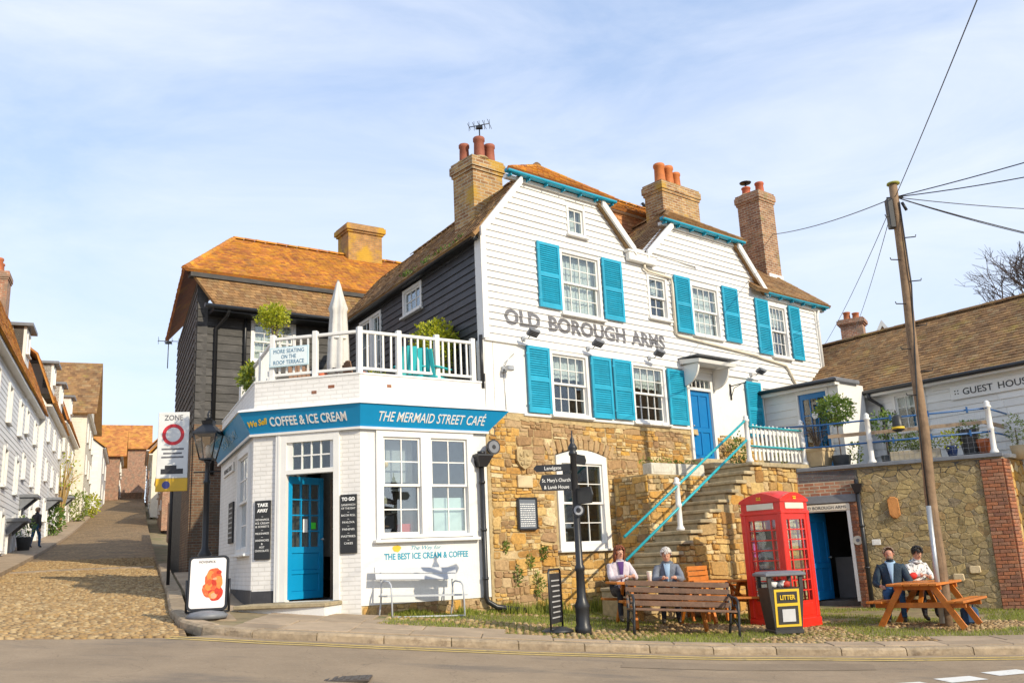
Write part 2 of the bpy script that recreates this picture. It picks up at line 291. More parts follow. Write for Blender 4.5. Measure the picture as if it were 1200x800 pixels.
grassm = mat('grass_blades', (.16,.24,.03), .7, .25, 1.5, ramp=[(.17,.23,.025),(.28,.32,.04),(.36,.36,.07),(.14,.20,.03)], rnd=.2, transl=.35)
leaf_y = mat('yellow_green_leaves', (.3,.38,.03), .5, .2, 4, ramp=[(.38,.44,.02),(.55,.54,.03),(.28,.36,.03),(.62,.56,.06)], transl=.35)
leaf_g = mat('green_leaves', (.1,.2,.03), .5, .2, 4, ramp=[(.07,.14,.02),(.12,.21,.03),(.18,.26,.04),(.06,.11,.02)], transl=.3)
leaf_l = mat('light_green_leaves', (.2,.3,.04), .5, .2, 4, ramp=[(.17,.25,.04),(.25,.32,.05),(.30,.34,.08),(.14,.22,.04)], transl=.35)
bark = mat('grey_brown_bark', (.14,.10,.075), .9, .3, 6, bump=.4)
yline = mat('worn_yellow_line', (.58,.42,.13), .8, .12, 3, dirt=((.14,.12,.10), .7, 7, .52))
wline = mat('worn_white_line', (.70,.69,.65), .8, .1, 3, dirt=((.16,.14,.12), .6, 6, .56))
steel = mat('galvanised_steel', (.42,.43,.44), .4, .15, 5, metal=.6)
chrome_d = mat('dark_plastic', (.025,.026,.028), .45, .2, 5)
gwhite = mat('letter_white', (.85,.85,.83), .5, 0)
gyellow = mat('letter_yellow', (.75,.50,.03), .5, 0)
gblack = mat('letter_black', (.03,.03,.035), .5, 0)
ggrey = mat('letter_grey', (.12,.12,.135), .6, .25, 9, dirt=((.55,.55,.55), .5, 30, .58))
gteal = mat('letter_teal', (.01,.28,.42), .5, 0)
board = mat('chalk_board', (.022,.023,.025), .6, .2, 4)
# ================================================================ terrain
def interp(x, xs, ys):
    if x <= xs[0]: return ys[0]
    for i in range(len(xs)-1):
        if x <= xs[i+1]: return ys[i]+(ys[i+1]-ys[i])*(x-xs[i])/(xs[i+1]-xs[i])
    return ys[-1]
ST0 = Vector((-6.3, 17.0)); SH = R(-22.5); SD = Vector((math.sin(SH), math.cos(SH))); SR = Vector((SD.y, -SD.x))   # the climbing street: along, to its right
def tl(X, Y): v = Vector((X, Y))-ST0; return v.dot(SD), v.dot(SR)
def st(t, l): p = ST0+SD*t+SR*l; return p.x, p.y
def smooth(a, b, x): k = min(1, max(0, (x-a)/(b-a))); return k*k*(3-2*k)
def base_h(X, Y):
    return interp(X, [-9,-5.9,-2.75,0,2.85,5.2,9,14], [1.35,1.03,.80,.55,.30,.17,.08,.0])+.03*(min(22, max(-8, Y))-15)
def T(X, Y):
    b = base_h(X, Y); t, l = tl(X, Y)
    if t <= 0: return b
    t2 = min(t, 140)
    zs = 1.15+.06*t2+.00036*t2*t2
    k = smooth(0, 3, t)*(1-smooth(2.5, 7, l))
    return b+(zs-b)*k
KERB = [(-11.5,29.6),(-9.1,23.7),(-7.6,20.1),(-6.9,18.3),(-6.1,16.3),(-5.35,14.7),(-4.95,14.1),(-4.3,13.65),(-3.5,13.5),(-2.3,13.45),(0,13.6),(1.8,13.85),(3.6,14.1),(5.4,14.12),(7.2,14.0),(9.5,13.9),(12,13.9),(17,13.9),(24,13.9)]
def kerbY(X):
    pts = [p for p in KERB if p[0] >= -4.95]
    return interp(X, [p[0] for p in pts], [p[1] for p in pts])
STEP = .115
def grid(name, xs, ys, fz, m, kind='structure'):
    mb = MB(); nx, ny = len(xs), len(ys)
    mb.add([(x, y, fz(x, y)) for y in ys for x in xs], [(j*nx+i, j*nx+i+1, (j+1)*nx+i+1, (j+1)*nx+i) for j in range(ny-1) for i in range(nx-1)], True)
    return tag(mb.obj(name, m), kind=kind)
def fr(a, b, s):
    n = max(1, round((b-a)/s)); return [a+(b-a)*i/n for i in range(n+1)]
grid('ground', [-1500,-600,-250,-120,-70]+fr(-50,50,2.5)+[70,120,250,600,1500], [-1500,-400,-100,-40]+fr(-15,110,2.5)+[140,200,400,800,1800], lambda x, y: T(x, y)-.6, earth)

# ---- road (asphalt) in front of the kerb
def road_z(x, y): return T(x, y)-STEP
mb = MB(); xs = fr(-30, 30, .5); rows = 30
for x in xs:
    yk = kerbY(x)+.06 if x > -4.95 else 13.45+(x+4.95)*.62+.12*math.sin(x*1.7)
    yk = max(yk, 8.6)
    for j in range(rows+1):
        y = -14+(yk+14)*(j/rows)**.7; mb.v.append((x, y, road_z(x, y)+.004))
n = rows+1
for i in range(len(xs)-1):
    for j in range(rows): mb.f.append((i*n+j, (i+1)*n+j, (i+1)*n+j+1, i*n+j+1)); mb.sm.append(True); mb.mi.append(0)
tag(mb.obj('road', asphalt), kind='structure')
def patch(pts, m):
    mb = MB(); n_ = len(pts); cx = sum(p[0] for p in pts)/n_; cy = sum(p[1] for p in pts)/n_; vs = [(cx, cy, road_z(cx,cy)+.0085)]; P = []
    for a, b in zip(pts, pts[1:]+pts[:1]):
        for k in range(6): x, y = a[0]+(b[0]-a[0])*k/6+jit(.03), a[1]+(b[1]-a[1])*k/6+jit(.03); P.append((x, y))
    vs += [(cx+(x-cx)*.5, cy+(y-cy)*.5, road_z(cx+(x-cx)*.5, cy+(y-cy)*.5)+.0085) for x, y in P]+[(x, y, road_z(x,y)+.0085) for x, y in P]; k = len(P)
    mb.add(vs, [(0, 1+i, 1+(i+1)%k) for i in range(k)]+[(1+i, 1+k+i, 1+k+(i+1)%k, 1+(i+1)%k) for i in range(k)], True); tag(mb.obj('road_patch', m), kind='structure')
pm1 = mat('patched_asphalt', (.28,.21,.14), .92, .2, .9, bump=.75, bsc=150, detail=9, dirt=[((.34,.28,.2), .6, 30, .56), ((.09,.075,.06), .7, 24, .58)])
patch([(1.2,12.3),(4.6,12.7),(4.7,13.3),(1.3,12.9)], pm1)
def strip(name, pts, wdt, m, dz, parent=None, seg=.5):
    mb = MB(); P = []
    for a, b in zip(pts, pts[1:]):
        k = max(1, int(math.dist(a, b)/seg))
        for i in range(k): P.append((a[0]+(b[0]-a[0])*i/k, a[1]+(b[1]-a[1])*i/k))
    P.append(pts[-1])
    for i, p in enumerate(P):
        q0, q1 = P[max(0,i-1)], P[min(len(P)-1,i+1)]; d = Vector((q1[0]-q0[0], q1[1]-q0[1])).normalized(); nn = Vector((-d.y, d.x))*wdt/2
        for s in (-1, 1): x, y = p[0]+nn.x*s, p[1]+nn.y*s; mb.v.append((x, y, road_z(x, y)+dz))
    for i in range(len(P)-1): mb.f.append((2*i, 2*i+2, 2*i+3, 2*i+1)); mb.sm.append(False); mb.mi.append(0)
    return mb.obj(name, m, parent)
kp = [p for p in KERB if p[0] >= -4.95]
for off, nm in ((.30, 'a'), (.50, 'b')):
    pts = [(-5.0, 13.75-off)]+[(x, y-off) for x, y in kp[1:]]
    tag(strip('yellow_line', pts, .085, yline, .010), 'faded yellow line painted '+('closest to the kerb' if nm == 'a' else 'further from the kerb, outer of the pair'), 'road marking', 'double yellow lines along the kerb')
dashes = [((4.30,11.42),(4.80,11.62),'nearest the bottom edge of the photo'), ((5.06,11.86),(5.60,12.06),'in the middle of the three'), ((5.86,12.30),(6.42,12.50),'farthest right, closest to the kerb')]
for a, b, wh in dashes:
    tag(strip('road_dash', [a, b], .30, wline, .010), 'short white give way dash on the asphalt, '+wh, 'road marking', 'white dashes at the lower right')

dc = MB(); dc.bbox(-.30,.30,-.20,.20,-.02,.008,.006)
dco = tag(dc.obj('drain_cover', mat('rusty_iron', (.07,.055,.045), .6, .3, 9), None, T3(-1.99,10.4,road_z(-1.99,10.4)+.004) @ Matrix.Rotation(R(4),4,'Z')), 'small dark rectangular iron cover set in the road', 'drain cover')
for i in range(7): MB().box(-.26+i*.078, -.22+i*.078, -.16, .16, .008, .014).obj('drain_bar', MATS['rusty_iron'], dco)
# ---- kerb stones
def resample(pts, s):
    o = [pts[0]]; acc = 0
    for a, b in zip(pts, pts[1:]):
        L_ = math.dist(a, b); p = s-acc
        while p <= L_: o.append((a[0]+(b[0]-a[0])*p/L_, a[1]+(b[1]-a[1])*p/L_)); p += s
        acc = L_-(p-s)
    return o
def kerb_stone_mesh(p, q, wdt, h):
    """one rough kerb stone between two plan points, its length along p-q, top at the pavement"""
    d = Vector((q[0]-p[0], q[1]-p[1])); L_ = d.length; d.normalize(); n_ = Vector((-d.y, d.x)); mb = MB(); k = max(3, int(L_/.12))
    rings = []
    for i in range(k+1):
        s = .008+(L_-.016)*i/k; e = .006 if i in (0, k) else 0
        x, y = p[0]+d.x*s, p[1]+d.y*s; z = T(x, y)
        prof = [(0,-h),(jit(.008)-.004+e,-h*.5+jit(.01)),(jit(.007)+e,-.03+jit(.006)),(.028+jit(.008)+e,.002-e),(wdt*.6,.004+jit(.004)-e),(wdt,.0)]
        rings.append([(x+n_.x*o, y+n_.y*o, z+zz) for o, zz in prof])
    m_ = len(rings[0]); vs = [v for r in rings for v in r]
    fs = [(i*m_+j, (i+1)*m_+j, (i+1)*m_+j+1, i*m_+j+1) for i in range(k) for j in range(m_-1)]
    fs += [tuple(range(m_)), tuple(k*m_+j for j in reversed(range(m_)))]
    mb.add(vs, fs, False); return mb
# bed under the stones, and the stones as its pieces
KP = resample(KERB, .95)
bed = MB()
for a, b in zip(KP, KP[1:]):
    d = Vector((b[0]-a[0], b[1]-a[1])).normalized(); n_ = Vector((-d.y, d.x))
    q = [(a[0]+n_.x*.03,a[1]+n_.y*.03),(b[0]+n_.x*.03,b[1]+n_.y*.03),(b[0]+n_.x*.26,b[1]+n_.y*.26),(a[0]+n_.x*.26,a[1]+n_.y*.26)]
    bed.hexa([(x,y,T(x,y)-.3) for x,y in q], [(x,y,T(x,y)-.02) for x,y in q])
kerb = tag(bed.obj('kerb', mortar), kind='structure')
for a, b in zip(KP, KP[1:]): kerb_stone_mesh(a, b, .27, .16).obj('kerb_stone', kerbm, kerb)

# ---- forecourt: packed earth with cobbles and grass, slabs along the kerb
xs = fr(-6.2, 24, .4); mb = MB(); rows = 24
for x in xs:
    y0 = (kerbY(x)+.2) if x > -4.7 else interp(-x, [4.7,5.35,6.2], [14.1,15.0,17.0])
    for j in range(rows+1):
        y = y0+(24-y0)*j/rows; mb.v.append((x, y, T(x, y)-.012+.012*noise.noise(Vector((x*1.3, y*1.3, 0)))))
n = rows+1
for i in range(len(xs)-1):
    for j in range(rows): mb.f.append((i*n+j, (i+1)*n+j, (i+1)*n+j+1, i*n+j+1)); mb.sm.append(True); mb.mi.append(0)
fore = tag(mb.obj('forecourt', earth), kind='structure')
# paving slabs
pav = tag(MB().add([(x, y, T(x, y)-.03) for x, y in ((-5.6,15.4),(-4.6,14.2),(-4.0,14.0),(-4.0,16.3))], [(0,1,2,3)]).obj('pavement', mortar), kind='structure')
def slab(q, parent=pav, name='paving_slab', m=paving, gap=.008, h=.05):
    cx = sum(p[0] for p in q)/4; cy = sum(p[1] for p in q)/4; g = []
    for x, y in q:
        d = Vector((x-cx, y-cy)); k = 1-gap/max(.05, d.length); g.append((cx+d.x*k, cy+d.y*k))
    dz = jit(.004); tx, ty = jit(.006), jit(.006)
    f = lambda x, y: T(x, y)+.006+dz+tx*(x-cx)+ty*(y-cy)
    mb = MB(); ins = [(cx+(x-cx)*.97, cy+(y-cy)*.97) for x, y in g]
    vs = [(x,y,f(x,y)-h) for x,y in g]+[(x,y,f(x,y)-.007) for x,y in g]+[(x,y,f(x,y)) for x,y in ins]
    mb.add(vs, [(0,1,5,4),(1,2,6,5),(2,3,7,6),(3,0,4,7),(4,5,9,8),(5,6,10,9),(6,7,11,10),(7,4,8,11),(8,9,10,11)])
    mb.obj(name, m, parent)
def slab_row(x0, x1, o0, o1, wmin=.7, wmax=1.1):
    x = x0
    while x < x1-.2:
        w_ = min(random.uniform(wmin, wmax), x1-x)
        if x1-(x+w_) < .35: w_ = x1-x
        slab([(x,kerbY(x)+o0),(x+w_,kerbY(x+w_)+o0),(x+w_,kerbY(x+w_)+o1),(x,kerbY(x)+o1)]); x += w_
slab_row(-4.3, .4, .27, .85); slab_row(-4.3, -.3, .85, 1.5)
slab_row(-4.3, -2.2, 1.5, 2.2); slab_row(-4.3, -2.5, 2.2, 2.9)
slab_row(.4, 4.6, .27, .52, .8, 1.3); slab_row(4.6, 14, .27, .75); slab_row(6.4, 14, .75, 1.35)
# slabs that turn the corner into the climbing street
for i, t in enumerate(fr(-2.6, 9, .75)[:-1]):
    for l0, l1 in ((.28,.85),(.85,1.45)):
        if t < -1.2 and l0 > .5: continue
        a = [st(t,l0+.03), st(t,l1), st(t+.75,l1), st(t+.75,l0+.03)]
        slab(a)
# ---- cobbled street
mb = MB(); ts = fr(-6, 6, .4)+fr(6.8, 100, 1.6); ls = fr(-4.25, .06, .4)
for t in ts:
    for l in ls:
        lo = (l-.06)*(2.6 if t < 5 else 1 if t > 9 else 2.6-1.6*(t-5)/4)+.06
        x, y = st(t, lo); mb.v.append((x, y, T(x, y)-STEP-.004+.02*math.cos((lo+2.1)*.75)-(.12 if y < 13.45+(x+4.95)*.62+.05 else 0)))
n = len(ls)
for i in range(len(ts)-1):
    for j in range(n-1): mb.f.append((i*n+j, i*n+j+1, (i+1)*n+j+1, (i+1)*n+j)); mb.sm.append(True); mb.mi.append(0)
streetm = mat('far_cobbles', (.34,.225,.11), .88, .3, 1.2, detail=8, dirt=((.18,.13,.08), .6, .9, .52))
_n = streetm.node_tree; _b = _n.nodes['Principled BSDF']; _vo = _n.nodes.new('ShaderNodeTexVoronoi'); _vo.inputs['Scale'].default_value = 7.0; _tc = _n.nodes.new('ShaderNodeTexCoord'); _n.links.new(_tc.outputs['Object'], _vo.inputs['Vector'])
_hs = _n.nodes.new('ShaderNodeMapRange'); _hs.inputs[2].default_value = .55; _hs.inputs['To Min'].default_value = 1.25; _hs.inputs['To Max'].default_value = .55; _n.links.new(_vo.outputs['Distance'], _hs.inputs[0])
_sc = _n.nodes.new('ShaderNodeVectorMath'); _sc.operation = 'SCALE'; _old = _b.inputs['Base Color'].links[0].from_socket; _n.links.new(_old, _sc.inputs[0]); _n.links.new(_hs.outputs[0], _sc.inputs['Scale']); _n.links.new(_sc.outputs[0], _b.inputs['Base Color'])
_bp = _n.nodes.new('ShaderNodeBump'); _bp.invert = True; _bp.inputs['Strength'].default_value = 1.0; _bp.inputs['Distance'].default_value = .05; _n.links.new(_vo.outputs['Distance'], _bp.inputs['Height']); _n.links.new(_bp.outputs[0], _b.inputs['Normal'])
tag(mb.obj('cobbled_street', streetm), kind='structure')
def dome(mb, x, y, z, rx, ry, h, a):
    c, s = math.cos(a), math.sin(a); vs = []; n = 6
    for k, (q, zz) in enumerate(((1,-.02),(.92,h*.55),(.55,h))):
        for j in range(n):
            b = 2*math.pi*j/n; px, py = rx*q*math.cos(b)*(1+jit(.12)), ry*q*math.sin(b)*(1+jit(.12)); vs.append((x+px*c-py*s, y+px*s+py*c, z+zz))
    fs = [(k*n+j, k*n+(j+1)%n, (k+1)*n+(j+1)%n, (k+1)*n+j) for k in range(2) for j in range(n)]+[tuple(2*n+j for j in range(n))]
    mb.add(vs, fs, True)
mb = MB(); sp = .118
for i in range(int(24/sp)):
    for j in range(int(7.2/sp)):
        t = -4.6+i*sp+jit(.02); l = -.08-(j+.5*(i%2))*sp+jit(.02)
        x, y = st(t, l)
        if x < -.68*y*.93+.6 and x < -.63*y: continue          # beyond the left edge of view: left out
        if y < (13.45+(x+4.95)*.62)+.1: continue
        if t > 8.5 and l < -4.2: continue
        dome(mb, x, y, T(x, y)-STEP-.01+.02*math.cos((l+2.1)*.75), .060+jit(.014), .050+jit(.012), .024+jit(.010), SH+jit(.5))
tag(mb.obj('street_cobbles', cobble), 'golden rounded cobbles paving the mouth of the climbing street', 'cobbles', kind='stuff')
# left pavement of the street
mb = MB(); ts = fr(7, 100, 1.5)
for t in ts:
    for l, dz in ((-4.22,-STEP-.05),(-4.22,.0),(-4.4,.01),(-6.6,.03)):
        x, y = st(t, l); mb.v.append((x, y, T(x, y)+dz))
for i in range(len(ts)-1):
    for j in range(3): mb.f.append((i*4+j, i*4+j+1, (i+1)*4+j+1, (i+1)*4+j)); mb.sm.append(False); mb.mi.append(0)
tag(mb.obj('street_pavement', paving), kind='structure')
# drain channel stones crossing the street (pale band)
mb = MB()
for l in fr(-4.1, -.1, .34)[:-1]:
    a = [st(13.2,l), st(13.2,l+.32), st(13.8,l+.32), st(13.8,l)]
    mb.hexa([(x,y,T(x,y)-.2) for x,y in a], [(x,y,T(x,y)-STEP+.03+.02*math.cos((l+2.1)*.75)) for x,y in a])
tag(mb.obj('street_channel', paving), kind='structure')

# ---- forecourt cobbles and grass
def fore_ok(x, y):
    k = kerbY(x)
    if x < -2.35: return False
    if x < .4 and y < k+ (1.5 if x < -.3 else .86): return False
    if .4 <= x < 4.6 and y < k+.54: return False
    if x >= 4.6 and y < k+(.78 if x < 6.4 else 1.38): return False
    # house front line: from (-.6,18) heading 49.5, plus cafe front
    if x < -.6: return y < 16.5+(x+2.84)*.664-.02
    hy = 18+(x+.56)*.854
    if x < 7.4: return y < min(hy-.02, 21.2)
    return y < 20.8-(x-7.58)*.50
mb = MB(); sp = .105
for i in range(int(12.4/sp)):
    for j in range(int(5.2/sp)):
        x = -2.3+i*sp+jit(.02); y = 13.9+j*sp+(.5*sp if i%2 else 0)+jit(.02)
        if not fore_ok(x, y) or y > 18.2: continue
        pn = noise.noise(Vector((x*.55, y*.8, 3)))
        if pn < (-.12 if y < 16.3 else .08): continue
        dome(mb, x, y, T(x, y)-.022, .05+jit(.014), .042+jit(.012), .036+jit(.012), random.random()*3)
tag(mb.obj('forecourt_cobbles', cobble), 'pale pebble cobbles set in the grass before the stone wall', 'cobbles', kind='stuff')
def blade(mb, x, y, z, h, wd, lean, a):
    dx, dy = math.cos(a), math.sin(a); px, py = -dy*wd, dx*wd
    mb.add([(x-px,y-py,z),(x+px,y+py,z),(x+dx*lean*.4+px*.6,y+dy*lean*.4+py*.6,z+h*.6),(x+dx*lean*.4-px*.6,y+dy*lean*.4-py*.6,z+h*.6),(x+dx*lean,y+dy*lean,z+h)], [(0,1,2,3),(3,2,4)])
mb = MB()
cnt = 0
while cnt < 42000:
    x = random.uniform(-2.3, 10.2); y = random.uniform(13.9, 20.6)
    if not fore_ok(x, y): continue
    pn = noise.noise(Vector((x*.55, y*.8, 3)))+.35*noise.noise(Vector((x*2.1, y*2.1, 9)))
    if pn > .12+.1*random.random(): continue
    if x > 6.2 and pn > -.02: continue
    cnt += 1
    for q in range(1):
        h = random.uniform(.018, .055)*(1.2 if pn < -.2 else 1)
        blade(mb, x+jit(.03), y+jit(.03), T(x, y)-.015, h, .005, random.uniform(.0, .05), random.random()*6.28)
# taller weeds along the foot of the house and cafe walls
for q in range(5200):
    u = random.uniform(-2.4, 5.0)
    if u < 0: x, y = -.6+u*.833, 17.98+u*.553; o = random.random()**2*.35; x += .553*o; y -= .833*o
    else: x, y = -.56+u*.76, 18+u*.65; o = random.random()**2*.5; x += .65*o; y -= .76*o
    if noise.noise(Vector((u*1.3, 0, 5))) < -.15: continue
    if not fore_ok(x, y): continue
    blade(mb, x, y, T(x, y)-.02, random.uniform(.06, .34 if u > 0 else .14)*(.5+.8*max(0, noise.noise(Vector((u*2.1, 3, 1)))+.4)), .009, random.uniform(0, .14), random.random()*6.28)
tag(mb.obj('forecourt_grass', grassm), 'short yellow green grass and weeds on the forecourt', 'grass', kind='stuff')
# ================================================================ building kit (local frames: x along the wall, y into the building, z up)
_unit = {}
def unit_box(m):
    """shared 1 x 1 x 1 box, one corner at the origin"""
    if m.name not in _unit: _unit[m.name] = MB().box(0,1,0,1,0,1).mesh('unit', m)
    return _unit[m.name]
def ubox(name, m, parent, x0, x1, y0, y1, z0, z1, rx=0.0, rz=0.0):
    M = T3(x0,y0,z0) @ Matrix.Rotation(rz,4,'Z') @ Matrix.Rotation(rx,4,'X') @ Matrix.Diagonal((x1-x0, y1-y0, z1-z0, 1))
    return link(name, unit_box(m), parent, M)
def minus(iv, cuts):
    out_ = [iv]
    for a, b in cuts:
        n_ = []
        for p, q in out_:
            if b <= p or a >= q: n_.append((p, q)); continue
            if a > p: n_.append((p, a))
            if b < q: n_.append((b, q))
        out_ = n_
    return [(p, q) for p, q in out_ if q-p > .02]
def wall_strips(mb, spans, zs, holes, y0, y1):
    """solid wall: spans(z) -> list of (u0,u1); zs = heights where the outline bends; holes = (u0,u1,z0,z1)"""
    cuts = sorted(set([z for z in zs]+[h[2] for h in holes if zs[0] < h[2] < zs[-1]]+[h[3] for h in holes if zs[0] < h[3] < zs[-1]]))
    for za, zb in zip(cuts, cuts[1:]):
        if zb-za < 1e-4: continue
        A = spans(za+1e-4); B = spans(zb-1e-4); hc = [(h[0], h[1]) for h in holes if h[2] < zb-1e-4 and h[3] > za+1e-4]
        for (a0, a1), (b0, b1) in zip(A, B):
            for p, q in minus((min(a0,b0), max(a1,b1)), hc):
                mb.trap(max(p,a0), min(q,a1), max(p,b0), min(q,b1), za, zb, y0, y1)
def boards(parent, spans, z0, z1, exp, holes, m, name='weatherboard', proud=.040, keep=lambda a, b, z: True, M=None, y=0.0):
    z = z0; k = 0
    while z < z1-.02:
        zt = min(z+exp, z1); A = spans(z+.001); B = spans(zt-.001)
        hc = [(h[0]-.002, h[1]+.002) for h in holes if h[2] < zt-.01 and h[3] > z+.01]
        for (a0, a1), (b0, b1) in zip(A, B):
            ivs = []
            for p, q in minus((min(a0,b0), max(a1,b1)), hc):
                while q-p > 3.2: c_ = p+random.uniform(1.2, 2.8); ivs.append((p, c_-.002)); p = c_+.002
                ivs.append((p, q))
            for p, q in ivs:
                x0, x1, t0, t1 = max(p,a0), min(q,a1), max(p,b0), min(q,b1)
                if x1-x0 < .03 and t1-t0 < .03: continue
                if not keep(x0, x1, z): continue
                dz = jit(.004); py = y-proud+jit(.003); nseg = max(1, int((x1-x0)/1.3)); mb = MB()
                for s in range(nseg):
                    e0, e1 = s/nseg, (s+1)/nseg
                    w0, w1 = (.004*noise.noise(Vector(((x0+(x1-x0)*e)*.9, z*7, k)))  for e in (e0, e1))
                    xa, xb, ta, tb = x0+(x1-x0)*e0, x0+(x1-x0)*e1, t0+(t1-t0)*e0, t0+(t1-t0)*e1
                    mb.hexa([(xa,py,z+dz+w0),(xb,py,z+dz+w1),(xb,y-.001,z+dz+w1),(xa,y-.001,z+dz+w0)], [(ta,y-.010,zt+.012),(tb,y-.010,zt+.012),(tb,y-.001,zt+.012),(ta,y-.001,zt+.012)])
                mb.obj(name, m, parent, M)
        z = zt; k += 1
def stone_mesh(x0, x1, z0, z1, y, d, rough=.16, rnd=.22):
    w_, h_ = x1-x0, z1-z0; c = min(w_, h_)*rnd; P = []
    for (x, z) in ((x0+c,z0),(x1-c,z0),(x1,z0+c),(x1,z1-c),(x1-c,z1),(x0+c,z1),(x0,z1-c),(x0,z0+c)):
        P.append((x+jit(rough*c*1.2), z+jit(rough*c*1.2)))
    cx, cz = (x0+x1)/2, (z0+z1)/2; e = min(.02, min(w_, h_)*.16)
    tx, tz = jit(.05), jit(.05)
    vs = [(x, y+.01, z) for x, z in P]+[(x, y-d*.45, z) for x, z in P]
    for x, z in P:
        v = Vector((x-cx, z-cz)); k = 1-e/max(.02, v.length); X, Z = cx+v.x*k, cz+v.y*k
        vs.append((X, y-d+tx*(X-cx)+tz*(Z-cz)+jit(.004), Z))
    n = 8; fs = [(k*n+j, k*n+(j+1)%n, (k+1)*n+(j+1)%n, (k+1)*n+j) for k in range(2) for j in range(n)]+[tuple(2*n+j for j in range(n))]
    return vs, fs
def warp(x, z):
    """slow wander of the courses so that no joint runs straight"""
    a = Vector((x*1.1, z*1.3, 4.0)); b = Vector((x*4.2, z*4.6, 9.0))
    return x+.035*noise.noise(a)+.014*noise.noise(b), z+.045*noise.noise(a+Vector((7,3,0)))+.018*noise.noise(b+Vector((5,1,0)))
def masonry(parent, u0, u1, z0, z1, ok, m, name='stone', hmin=.06, hmax=.2, wmin=.1, wmax=.5, gap=.012, dep=.03, cap=300, M=None, y=0.0, mf=None, rndc=.16):
    """rough courses of very unequal stones; the largest become pieces of their own, the rest one joined part"""
    S = []
    def piece(a, b, za, zb):
        if b-a > .04 and zb-za > .03 and ok(a, b, za, zb): S.append((a+gap/2, b-gap/2, za+gap/2, zb-gap/2))
    def cut(a, b, za, zb, lvl=0):
        w_, h_ = b-a, zb-za
        if lvl < 2 and h_ > hmin*1.9 and random.random() < .42: c = za+h_*random.uniform(.35,.65); cut(a, b, za, c, lvl+1); cut(a, b, c, zb, lvl+1); return
        if lvl < 3 and w_ > wmin*2.2 and random.random() < (.75 if w_ > h_*3 else .3): c = a+w_*random.uniform(.3,.7); cut(a, c, za, zb, lvl+1); cut(c, b, za, zb, lvl+1); return
        piece(a, b, za, zb)
    z = z0
    while z < z1-.03:
        h = min(random.uniform(hmin*1.5, hmax*1.25), z1-z)
        if z1-(z+h) < hmin: h = z1-z
        u = u0-random.random()*wmin
        while u < u1:
            w_ = random.uniform(wmin*1.6, wmax)*(.7+.6*random.random()); cut(max(u0, u), min(u1, u+w_), z, z+h); u += w_
        z += h
    S.sort(key=lambda s: -(s[1]-s[0])*(s[3]-s[2])); rest = {}
    for i, s in enumerate(S):
        mm = mf(s) if mf else m; vs, fs = stone_mesh(*s, y, dep*random.uniform(.35, 1.3), rough=.5, rnd=rndc*random.uniform(.5, 1.6))
        vs = [(warp(v[0], v[2])[0], v[1], warp(v[0], v[2])[1]) for v in vs]
        if i < cap: MB().add(vs, fs).obj(name, mm, parent, M)
        else: rest.setdefault(mm.name, (mm, MB()))[1].add(vs, fs)
    for mm, mb in rest.values(): tag(mb.obj('small_'+name+'s', mm, parent, M), kind='stuff')
